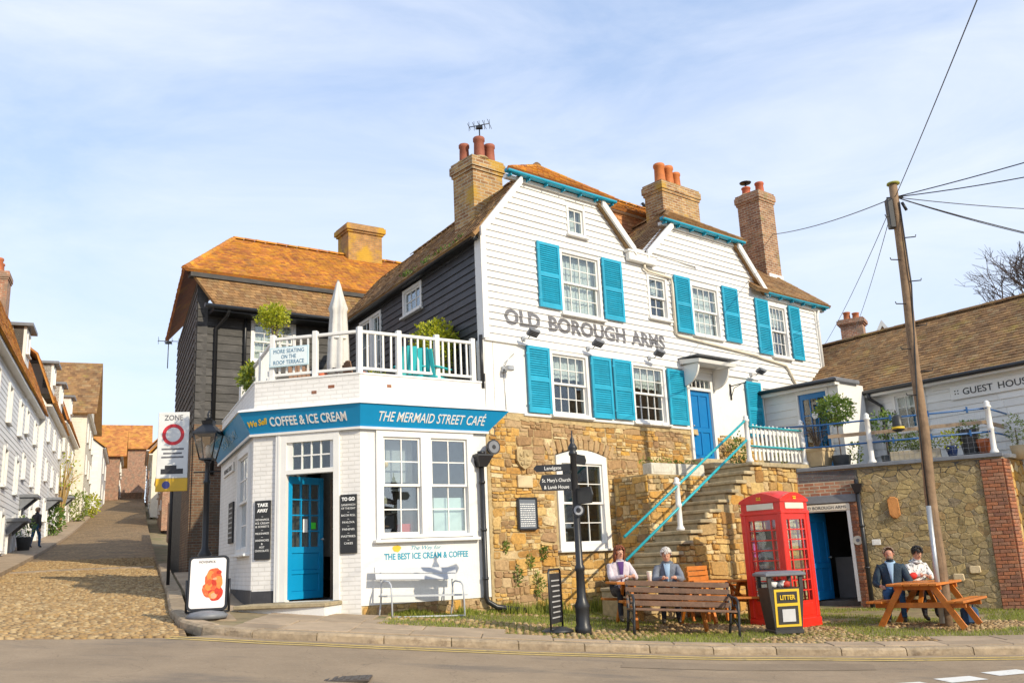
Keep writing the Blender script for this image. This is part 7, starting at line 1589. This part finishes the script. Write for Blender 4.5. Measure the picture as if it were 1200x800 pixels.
# ---- traffic sign on its pole
tsx, tsy = -8.05, 21.3; z0 = gz(tsx,tsy); tg = thing('traffic_sign', 'tall white zone sign with a red ring and yellow foot panel on a thin pole', 'traffic sign', (tsx,tsy,z0), R(8))
mb = MB(); mb.tube([(0,.05,0),(0,.05,3.95)], .038, 10); mb.obj('pole', iron, tg); MB().bbox(-.35,.35,-.02,.02,2.40,3.95,.01).obj('plate', mat('sign_face', (.66,.67,.66), .4, .08), tg)
MB().bbox(-.355,.355,-.022,.018,2.10,2.398,.008).obj('yellow_plate', mat('sign_yellow', (.70,.42,.02), .4, .08), tg)
link('lettering', text_mesh('lettering', 'ZONE', .12, ggrey, width=.42, depth=.001, bold=.003), tg, T3(0,-.023,3.76))
n = 28; 
def ring(r0, r1, y, cx, cz, m, name):
    mb = MB(); vs = [(cx+r_*math.cos(6.2832*i/n), y, cz+r_*math.sin(6.2832*i/n)) for r_ in (r0, r1) for i in range(n)]; vs += [(x, y+.002, z) for x, y, z in vs]
    mb.add(vs, [(i,(i+1)%n,(i+1)%n+n,i+n)[::-1] for i in range(n)]+[(i+n,(i+1)%n+n,(i+1)%n+3*n,i+3*n) for i in range(n)]); return mb.obj(name, m, tg)
ring(.17,.25,-.0225,0,3.42,mat('sign_red', (.55,.02,.03), .4, .05),'red_ring')
for i, (z, wd) in enumerate(((3.08,.5),(2.98,.42),(2.89,.5))): MB().box(-wd/2,wd/2,-.0225,-.0205,z-.02,z+.02).obj('print_line', ggrey, tg)
MB().box(-.25,.25,-.0225,-.0205,2.50,2.62).obj('vehicle_symbol', gblack, tg); MB().box(-.16,.10,-.0225,-.0205,2.62,2.70).obj('vehicle_symbol', gblack, tg); mb = MB(); mb.tube([(0-.12,-.0225,2.25),(-.12,-.0245,2.25)], .09, 16); mb.obj('roundel', mat('sign_navy', (.05,.06,.25), .4, .05), tg)
# ---- terrace umbrella, chairs, plants
def on_terr(x, y): return Vector((x, y, 4.74))
ux, uy = -3.70, 18.9; um = thing('folded_parasol', 'closed white parasol standing on the roof terrace', 'parasol', (ux,uy,4.74)); mb = MB(); mb.tube([(0,0,0),(0,0,2.95)], .025, 8); mb.obj('pole', steel, um); MB().lathe([(.25,0),(.25,.06),(.06,.1)], (0,0,0), 14).obj('base', leadgrey, um)
cb = MB(); n = 26; prof = [(.02,2.93),(.05,2.86),(.11,2.55),(.18,2.30),(.15,2.22),(.165,1.9),(.19,1.5),(.20,1.1),(.21,.95)]; vs = []
for k, (r_, z) in enumerate(prof):
    for j in range(n): a = 6.2832*j/n; f = 1+(.24*math.sin(a*6+.3*k) if k > 1 else 0)+jit(.03); vs.append((r_*f*math.cos(a), r_*f*math.sin(a), z+(.05*math.sin(a*6) if k > 5 else 0)))
cb.add(vs, [(k*n+j,(k+1)*n+j,(k+1)*n+(j+1)%n,k*n+(j+1)%n) for k in range(len(prof)-1) for j in range(n)], True); cb.obj('canopy', mat('parasol_canvas', (.72,.70,.66), .85, .08, 6, transl=.15), um)
mb = MB(); mb.lathe([(.19,1.62),(.195,1.66)], (0,0,0), 14); mb.obj('tie_strap', wrender, um)
tealp = mat('teal_plastic', (.02,.42,.45), .5, .08, 5)
def terr_chair(label, x, y, rz, m, group='chairs on the roof terrace'):
    r = thing('terrace_chair', label, 'chair', (x,y,4.74), rz, group)
    for sx in (-.22,.22):
        for sy in (-.2,.2): MB().box(sx-.025,sx+.025,sy-.025,sy+.025,0,.44 if sy < 0 else .40).obj('leg', m, r)
    MB().bbox(-.26,.26,-.26,.24,.42,.46,.01).obj('seat', m, r)
    for i in range(5): x0 = -.24+i*.1; mb = MB(); mb.bar((x0+.04,.22,.46),(x0+.04,.32,.98+.05*math.sin(i*.78)),.085,.02,(0,1,0)); mb.obj('back_slat', m, r)
    for s in (-.27,.27): MB().bbox(s-.04,s+.04,-.28,.26,.62,.65,.008).obj('arm', m, r)
    return r
for (x, y, rz, wh) in ((-1.62,17.75,150,'right of the pair behind the railing'),(-2.05,17.55,190,'left of the pair behind the railing')): terr_chair('teal slatted armchair on the roof terrace, '+wh, x, y, R(rz), tealp)
wdk = mat('terrace_wood', (.20,.10,.05), .6, .2, 6); terr_chair('brown terrace chair beside the folded parasol', -3.15, 18.5, R(120), wdk); terr_chair('brown terrace chair left of the folded parasol', -4.25, 18.3, R(40), wdk)
orgp = mat('orange_fabric', (.55,.13,.05), .7, .1)
for x, y, wh in ((-4.05,18.9,'left'),(-3.2,19.2,'right')):
    r = thing('orange_cushion', 'small orange cloth bundle just '+wh+' of the parasol pole', 'cushion', (x,y,5.55)); MB().blob((0,0,0), (.14,.12,.17), 2, .35, 2.5, x).obj('cloth', orgp, r); mb = MB(); mb.tube([(0,0,-.15),(0,0,-.81)], .02, 6); mb.obj('stand', wdk, r)
def terr_plant(label, x, y, potr, poth, crowns):
    r = thing('potted_shrub', label, 'plant', (x,y,4.74)); MB().lathe([(potr*.75,0),(potr,poth*.9),(potr*1.05,poth)], (0,0,0), 14).obj('pot', dkpot, r)
    for k, (m, c, rad, cnt, sz) in enumerate(crowns):
        mb = MB(); leaves(mb, c, rad, cnt, sz, k+int(abs(x)*9), .3); mb.obj('foliage', m, r)
        mb = MB()
        for j in range(3): mb.tube([(jit(.03),jit(.03),poth-.03),(jit(.05),jit(.05),(poth+c[2])/2),(c[0]+jit(.1),c[1]+jit(.1),c[2])], [.022,.018,.01], 6)
        mb.obj('stem', bark, r)
terr_plant('bushy yellow green laurel in front of the dark boards', -1.62, 18.95, .26, .45, [(leaf_y,(0,0,1.50),(.50,.42,.46),1700,.09),(leaf_y,(-.1,.05,1.15),(.45,.4,.6),520,.10)])
terr_plant('round headed willow like shrub at the terrace corner by the sign', -5.05, 18.7, .2, .4, [(leaf_y,(0,0,2.15),(.33,.33,.27),1000,.07),(leaf_y,(.05,0,1.95),(.25,.25,.3),160,.07)])
terr_plant('low bright green bush at the street end of the terrace', -5.62, 19.45, .2, .3, [(leaf_l,(0,0,.95),(.34,.34,.36),900,.09),(leaf_y,(0,0,1.05),(.33,.33,.30),500,.09)])
terr_plant('small green plant low behind the terrace railing', -2.75, 17.6, .2, .25, [(leaf_y,(0,0,.45),(.3,.25,.18),260,.07)])
# ---- telegraph pole, steps, cable guard and wires
tx_, ty_ = 7.36, 16.75; z0 = gz(tx_,ty_); PB = Vector((tx_,ty_,z0-.1)); PTp = Vector((7.58,16.72,8.44)); tpole = thing('telegraph_pole', 'tall weathered timber telegraph pole rising beside the picnic table', 'telegraph pole', tuple(PB))
ax = PTp-PB; mb = MB(); k = 14; mb.tube([ax*(i/k)+Vector((.012*math.sin(i*1.3),.012*math.cos(i*1.7),0)) for i in range(k+1)], [.108-.030*i/k for i in range(k+1)], 14); mb.obj('pole', polewood, tpole)
mb = MB(); mb.tube([ax*.02+Vector((-.12,-.10,0)), ax*.26+Vector((-.11,-.09,0))], .045, 10); mb.obj('cable_guard', steel, tpole)
mb = MB(); mb.tube([ax*.26+Vector((-.11,-.09,0)), ax*.45+Vector((-.10,-.08,0)), ax*.75+Vector((.07,-.10,0)), ax*.95+Vector((.03,-.10,0))], .014, 6); mb.obj('riser_cable', iron, tpole)
for i in range(9):
    f = .50+.052*i; s = 1 if i%2 else -1; mb = MB(); p = ax*f; mb.tube([p+Vector((s*.06,-.06,0)), p+Vector((s*.26,-.10,.0)), p+Vector((s*.27,-.10,.04))], .011, 6); mb.obj('step_iron', iron, tpole)
mb = MB(); mb.bbox(-.19,-.08,-.10,.05,-.30,.30,.012,T3(*(ax*.925))); mb.obj('junction_box', iron, tpole); mb = MB(); mb.tube([ax*.965+Vector((-.16,0,0)), ax*.965+Vector((.16,0,0))], .02, 6); mb.tube([ax*.95+Vector((.10,-.06,0)), ax*.93+Vector((.16,-.08,0))], .03, 6); mb.obj('cable_bracket', iron, tpole)
mb = MB(); mb.lathe([(.125,0),(.12,.03)], tuple(ax+Vector((0,0,-.015))), 12); mb.obj('pole_cap', mat('lichen_cap', (.30,.30,.06), .9, .2), tpole)
r = thing('hanging_lantern', 'small black lantern with a yellow band hung beside the telegraph pole', 'lantern', tuple(MTW @ Vector((1.05,-.02,ZT+.72)))); MB().lathe([(.05,0),(.13,.04),(.12,.14),(.10,.34),(.05,.38)], (0,0,0), 12).obj('body', chrome_d, r); MB().lathe([(.133,.06),(.133,.11)], (0,0,0), 12).obj('yellow_band', gyellow, r); mb = MB(); mb.tube([(0,0,.38),(0,.05,.5),(0,.12,.26)], .008, 5); mb.obj('hook', iron, r)
top = PTp+Vector((0,0,-.28))
def wire(label, b, sag=.25, r_=.011):
    b = Vector(b); pts = [top.lerp(b, i/16)-Vector((0,0,sag*4*(i/16)*(1-i/16))) for i in range(17)]; o = MB().tube([p-top for p in pts], r_, 5).obj('overhead_wire', iron, None, T3(*top)); tag(o, label, 'wire', 'overhead wires from the telegraph pole')
wire('overhead wire running from the pole to the right end of the inn', tuple(MH @ Vector((12.72,1.3,11.2))), .12)
wire('thin overhead wire rising steeply from the pole to the top of the picture', (3.9,4.3,7.0), .05, .008)
wire('upper of the two thick wires leaving the pole towards the right edge', (12.4,11.4,8.05), .12); wire('lower of the two thick wires leaving the pole towards the right edge', (12.6,13.7,8.1), .16)
wire('nearly level thin wire leaving the pole towards the right edge', (13.3,17.3,7.8), .10, .009); wire('wire sloping down from the pole behind the bare tree', (12.9,17.2,6.75), .10); wire('lowest wire sloping down from the pole to the right', (13.4,18.3,7.2), .14, .009)
wire('thin wire dropping from the pole behind the guest house roof, left of the pair', (14.6,44,10.3), .3, .008); wire('thin wire dropping from the pole behind the guest house roof, right of the pair', (16.4,44,11.0), .3, .008)
# ================================================================ people
skinm = mat('skin', (.60,.33,.22), .5, .12, 14, bump=.1, bsc=60); 
def skin_body(name, J, E, mats, groups):
    """J: joint -> (pos, radius); E: bones (a,b,material index). One continuous skinned surface."""
    names = list(J); idx = {n: i for i, n in enumerate(names)}
    me = bpy.data.meshes.new(name); me.from_pydata([J[n][0] for n in names], [(idx[a], idx[b]) for a, b, _ in E], [])
    o = bpy.data.objects.new(name, me); C.objects.link(o)
    o.modifiers.new('skin', 'SKIN'); sv = me.skin_vertices[0].data
    for n, i in idx.items(): r_ = J[n][1]; sv[i].radius = r_ if hasattr(r_, '__len__') else (r_, r_); sv[i].use_root = (n == 'pelvis')
    ss = o.modifiers.new('sub', 'SUBSURF'); ss.levels = 2; ss.render_levels = 2
    dg = bpy.context.evaluated_depsgraph_get(); res = bpy.data.meshes.new_from_object(o.evaluated_get(dg)); bpy.data.objects.remove(o)
    res.materials.clear()
    for m in mats: res.materials.append(m)
    segs = [(Vector(J[a][0]), Vector(J[b][0]), k, (max(J[a][1]) if hasattr(J[a][1],'__len__') else J[a][1])) for a, b, k in E]
    for v in res.vertices:                                 # folds in the cloth
        n_ = v.normal; k = noise.noise(v.co*9.0)*.010+noise.noise(v.co*21.0)*.005
        hd_ = (v.co-Vector(J['head'][0])).length
        if hd_ > .2: v.co = v.co+n_*k
    for p in res.polygons:
        best = None
        for a, b, k, rr in segs:
            d = b-a; t = max(0, min(1, (p.center-a).dot(d)/max(1e-6, d.length_squared))); ds = (p.center-(a+d*t)).length-rr*.6
            if best is None or ds < best[0]: best = (ds, k)
        p.material_index = best[1]; p.use_smooth = True
    return res
def person(label, P, rz, cloth, trouser, shoe, hair, hair_style, lean=0.0, hands=None, head_pitch=0.0, head_yaw=0.0, seated=True, scale=1.0, bulk=1.0, skin=None, shirt=None, legs=None, collar=None):
    skin = skin or skinm; r = thing('person', label, 'person', P, rz); r.scale = (scale,)*3
    up = (lambda z: z) if seated else (lambda z: z+.40)
    L = lambda y, z: y-lean*(z-.5)          # torso leans towards -y
    b = bulk
    J = {'pelvis': ((0,0,up(.55)), (.165*b,.13*b)), 'spine': ((0,L(.02,.74),up(.74)), (.165*b,.13*b)), 'chest': ((0,L(.02,.94),up(.94)), (.165*b,.12*b)), 'upper': ((0,L(.01,1.05),up(1.05)), (.10*b,.08*b)), 'neck': ((0,L(-.01,1.095),up(1.095)), .062), 'jaw': ((0,L(-.04,1.140),up(1.140)), (.068,.076)), 'head': ((0,L(-.045,1.225),up(1.225)), (.084,.100)), 'crown': ((0,L(-.03,1.30),up(1.30)), (.062,.078))}
    E = [('pelvis','spine',0),('spine','chest',0),('chest','upper',0),('upper','neck',4),('neck','jaw',1),('jaw','head',1),('head','crown',1)]
    hd = hands or {1: (.10,-.40,.80), -1: (-.10,-.40,.80)}
    for s in (1,-1):
        h = Vector(hd[s]); sh = Vector((s*.165*b, L(.01,.99), up(.985))); 
        if not seated: pass
        mid = (sh+h)/2; elb = mid+Vector((s*.10,.06,-.14)); 
        d = (h-elb).normalized()
        J['sh%d'%s] = (tuple(sh), .070*b); J['el%d'%s] = (tuple(elb), .064*b); J['wr%d'%s] = (tuple(h-d*.03), .036); J['hand%d'%s] = (tuple(h+d*.05), (.040,.022))
        E += [('chest','sh%d'%s,0),('sh%d'%s,'el%d'%s,0),('el%d'%s,'wr%d'%s,0),('wr%d'%s,'hand%d'%s,1)]
        if seated:
            kn = (s*.13,-.40,.53); an = (s*.13,-.36,.11); to = (s*.14,-.50,.045)
            if legs: kn, an, to = [tuple(Vector((s*q[0],q[1],q[2]))) for q in legs]
            J['hip%d'%s] = ((s*.10,-.02,.53), .095*b)
        else: kn, an, to = (s*.10,-.03+.1*s,.50), (s*.11,.02+.14*s,.10), (s*.12,-.10+.14*s,.045); J['hip%d'%s] = ((s*.09,0,.90), .095*b)
        J['kn%d'%s] = (kn, .066); J['an%d'%s] = (an, .046); J['to%d'%s] = (to, .036)
        E += [('pelvis','hip%d'%s,2),('hip%d'%s,'kn%d'%s,2),('kn%d'%s,'an%d'%s,2),('an%d'%s,'to%d'%s,3)]
    me = skin_body('body', J, E, [cloth, skin, trouser, shoe, skin], None)
    body = link('body', me, r)
    hc = Vector(J['head'][0]); Mh = T3(*hc) @ Matrix.Rotation(head_yaw, 4, 'Z') @ Matrix.Rotation(head_pitch, 4, 'X')
    # fingers: four unequal bent fingers and a thumb on each hand
    for s in (1,-1):
        fg = MB(); h = Vector(J['hand%d'%s][0]); w_ = Vector(J['wr%d'%s][0]); d = (h-w_).normalized(); sd = d.cross(Vector((0,0,1))).normalized(); dn = Vector((0,0,-1))
        for k, ln in enumerate((.070,.080,.075,.058)):
            o = h+d*.015+sd*(-.030+.020*k); fg.tube([o, o+d*ln*.45+dn*.004, o+d*ln*.8+dn*.022, o+d*ln*.9+dn*.045], [.0095,.009,.008,.006], 6)
        o = w_+d*.02-sd*s*-.03; t = (-sd*s*-1); fg.tube([o, o+t*.025+d*.03, o+t*.028+d*.062+dn*.01], [.012,.010,.007], 6)
        fg.obj('fingers', skin, body)
    # face
    MB().blob(Mh @ Vector((0,-.100,-.012)), (.014,.020,.024), 2, 0).obj('nose', skin, body)
    for s in (1,-1): MB().blob(Mh @ Vector((s*.083,.005,-.005)), (.012,.02,.03), 1, 0).obj('ear', skin, body); MB().blob(Mh @ Vector((s*.032,-.088,.012)), (.013,.008,.006), 1, 0).obj('eye', gblack, body)
    mo_ = MB(); mo_.blob(Mh @ Vector((0,-.090,-.055)), (.024,.008,.006), 1, 0); mo_.obj('mouth', mat('lips', (.40,.13,.11), .5, 0) if 'lips' not in MATS else MATS['lips'], body)
    # hair
    hb = MB(); rs = random.Random(len(label))
    def keep(c):
        if hair_style == 'long': return not (c.y < -.045 and c.z < .075 and abs(c.x) < .062)
        if hair_style == 'bald': return not (c.z < .0 and c.y < .03 or c.y < -.01 and c.z < .115 or c.z < -.05)
        return not ((c.y < -.035 and c.z < .078) or (c.z < -.04) or (c.z < .012 and c.y < .015))
    for q in range(420):                                  # short tapering locks lying over the scalp
        z = rs.uniform(-.5, 1); a = rs.uniform(0, 6.2832); k = math.sqrt(max(0, 1-z*z)); d = Vector((k*math.cos(a), k*math.sin(a), z))
        c = Vector((d.x*.088, d.y*.106+.008, d.z*.098+.024))
        if not keep(c): continue
        t = Vector((d.x*.4+rs.uniform(-.3,.3), d.y*.4+(.35 if hair_style != 'long' else -.1)+rs.uniform(-.3,.3), -.75)); t = (t-d*t.dot(d)).normalized()
        ln = rs.uniform(.03,.055); hb.tube([Mh @ (c-d*.006), Mh @ (c+t*ln*.5+d*.008), Mh @ (c+t*ln+d*.002)], [.010,.011,.003], 4)
    if hair_style == 'long':
        for k in range(34):
            a = R(-20+220*k/33); x, y = .088*math.cos(a), .085*math.sin(a)+.01; p0 = Vector((x,y,.03)); hb.tube([Mh @ p0, Mh @ (p0+Vector((x*.12,y*.1,-.09))), Mh @ (p0+Vector((x*.10+jit(.012),y*.05,-.17-random.random()*.05)))], [.018,.02,.008], 5)
    hb.obj('hair', hair, body)
    if shirt:
        sp = MB(); vs = []; n = 6
        for i in range(n+1):
            z = 1.06-.36*i/n; y = L(0,z)-(.098*b+.038*math.sin(math.pi*min(1,i/n*.9))) ; w_ = .052*(1-i/n)+.010; vs += [(-w_,y+.012,up(z)),(0,y-.006,up(z)),(w_,y+.012,up(z))]
        sp.add(vs, [(3*i+k,3*i+k+1,3*i+k+4,3*i+k+3)[::-1] for i in range(n) for k in range(2)], True); sp.obj('shirt_front', shirt, body)
    if hair_style == 'bald': bd = MB(); bd.blob(Mh @ Vector((0,-.062,-.062)), (.052,.036,.034), 2, .15, 4); bd.obj('beard', hair, body)
    cl = MB(); n = 14; ring_ = [(.078*math.cos(6.2832*i/n), L(-.01,1.1)+.075*math.sin(6.2832*i/n), up(1.075)+.022*math.sin(6.2832*i/n)) for i in range(n+1)]; cl.tube(ring_, .020, 6, cap=False); cl.obj('collar', collar or cloth, body)
    return r
hair_r = mat('auburn_hair', (.20,.055,.02), .5, .3, 30); hair_w = mat('white_hair', (.62,.58,.54), .6, .15, 30); hair_b = mat('black_hair', (.018,.015,.014), .45, .3, 30); hair_g = mat('grey_brown_hair', (.26,.19,.14), .6, .2, 30)
jk1 = mat('pale_lilac_jacket', (.56,.50,.54), .8, .12, 14, bump=.6, bsc=26); jk2 = mat('grey_blue_jacket', (.15,.17,.21), .8, .2, 20, bump=.6, bsc=26); jk3 = mat('navy_jacket', (.014,.035,.06), .75, .2, 10, bump=.6, bsc=26); jeans = mat('blue_jeans', (.02,.075,.17), .85, .2, 18, bump=.6, bsc=26); dkt = mat('dark_trousers', (.03,.03,.035), .85, .2, 12, bump=.6, bsc=26); shoe_m = mat('dark_shoes', (.03,.025,.02), .5, .2, 8)
pat = mat('black_white_print', (.72,.72,.72), .8, .05, 5, dirt=[((.02,.02,.025), 1.0, 22, .50)]); lbl = mat('pale_blue_shirt', (.34,.50,.68), .8, .1, 10); purple = mat('purple_top', (.08,.03,.16), .8, .1); redg = mat('red_knit', (.60,.03,.02), .8, .1)
def sit(x, y): return (x, y, gz(x,y))
p = sit(1.76,17.30); person('woman with auburn hair and a pale lilac jacket behind the dark bench', (p[0],p[1],p[2]+.0), R(12), jk1, dkt, shoe_m, hair_r, 'long', lean=.10, hands={1:(.16,-.36,.80),-1:(-.02,-.38,.80)}, head_pitch=R(8), head_yaw=R(8), bulk=1.08, shirt=purple, scale=1.0)
p = sit(2.66,17.42); person('white haired man in a grey blue jacket leaning on the picnic table', p, R(-6), jk2, dkt, shoe_m, hair_w, 'short', lean=.22, hands={1:(.12,-.50,.82),-1:(-.10,-.50,.82)}, head_pitch=R(26), bulk=1.10, shirt=lbl)
p = sit(6.86,17.62); person('man in a navy jacket and jeans sitting at the left of the right hand table', p, R(-22), jk3, jeans, shoe_m, hair_g, 'bald', lean=-.03, hands={1:(.21,-.26,.66),-1:(-.21,-.26,.66)}, head_pitch=R(4), bulk=1.18, shirt=lbl, skin=mat('ruddy_skin', (.50,.24,.16), .5, .08, 12), collar=lbl)
p = sit(7.38,17.86); person('person with black hair and black and white patterned top at the right table', p, R(10), pat, dkt, shoe_m, hair_b, 'short', lean=.20, hands={1:(.08,-.36,.80),-1:(-.10,-.34,.82)}, head_pitch=R(34), bulk=1.06)
# what they have on and around the tables
pg = MB(); pg.blob((0,0,0), (.09,.07,.06), 2, .3); o = pg.obj('red_bundle', redg, None, T3(7.20,17.50,gz(7.2,17.5)+.83)); tag(o, 'small red woollen bundle held over the right hand table', 'gloves')
cu = thing('paper_cup', 'tall white paper cup on the picnic table between the couple', 'cup', (2.24,16.72,gz(2.24,16.72)+.755)); MB().lathe([(.032,0),(.045,.15),(.046,.155)], (0,0,0), 14).obj('cup', wrender, cu); MB().lathe([(.049,.155),(.049,.17),(.04,.18)], (0,0,0), 14).obj('lid', mat('cream_lid', (.72,.68,.55), .5, 0), cu)
nw = MB(); nw.box(-.2,.2,-.13,.13,0,.006); nw.box(-.19,.02,-.12,.12,.006,.012); o = nw.obj('newspaper', wrender, None, T3(2.62,16.62,gz(2.62,16.62)+.745) @ Matrix.Rotation(R(8),4,'Z') @ Matrix.Rotation(R(3.5),4,'Y')); tag(o, 'white folded newspaper on the table in front of the white haired man', 'newspaper')
bp_ = MB(); bp_.bbox(-.14,.14,-.1,.1,0,.30,.05); bp_.tube([(-.08,0,.30),(-.05,0,.42),(.05,0,.42),(.08,0,.30)], .012, 6); o = bp_.obj('blue_bag', mat('blue_bag_cloth', (.03,.08,.18), .8, .15), None, T3(7.95,17.1,gz(7.95,17.1)-.01)); tag(o, 'dark blue bag on the ground beneath the right hand table', 'bag')
x, y = st(27.5,-4.75); person('pedestrian in dark clothes walking up the left pavement', (x,y,T(x,y)), R(160), dkt, jeans, shoe_m, hair_g, 'short', seated=False, hands={1:(.26,-.05,.84),-1:(-.26,.02,.84)})
x, y = st(25.6,-5.0); r = thing('potted_plant', 'dark pot of plants beside a doorway on the left pavement', 'plant', (x,y,T(x,y))); MB().lathe([(.22,0),(.3,.5),(.32,.55)], (0,0,0), 12).obj('pot', dkpot, r); mb = MB(); leaves(mb, (0,0,.9), (.4,.4,.5), 200, .14, 3); mb.obj('foliage', leaf_g, r)
# ================================================================ weeds rooted in the joints of the stone wall
for i, (u, z, rr) in enumerate(((.55,1.35,.16),(1.05,1.15,.2),(1.25,1.75,.12),(.9,1.6,.1),(3.45,1.5,.16),(.3,1.9,.08),(3.6,2.3,.1))):
    p = on_inn(u, .02, z); o = thing('wall_weed', ('green weed rooted low in the stone wall, ' + ('beside the downpipe','between notice and pavement sign','left of the arched window foot','under the dark notice','right of the arched window foot','close to the downpipe, smallest','above the wall foot by the ledge')[i]), 'weed', tuple(p), R(-40), 'weeds in the stone wall')
    mb = MB(); leaves(mb, (0,0,0), (rr,.06,rr*1.2), int(260*rr/.12*.6), .055, i+40); mb.obj('foliage', leaf_l if i%2 else leaf_g, o)
    mb = MB(); mb.tube([(0,.04,-.02),(0,0,.03)], .008, 5); mb.obj('stem', bark, o)
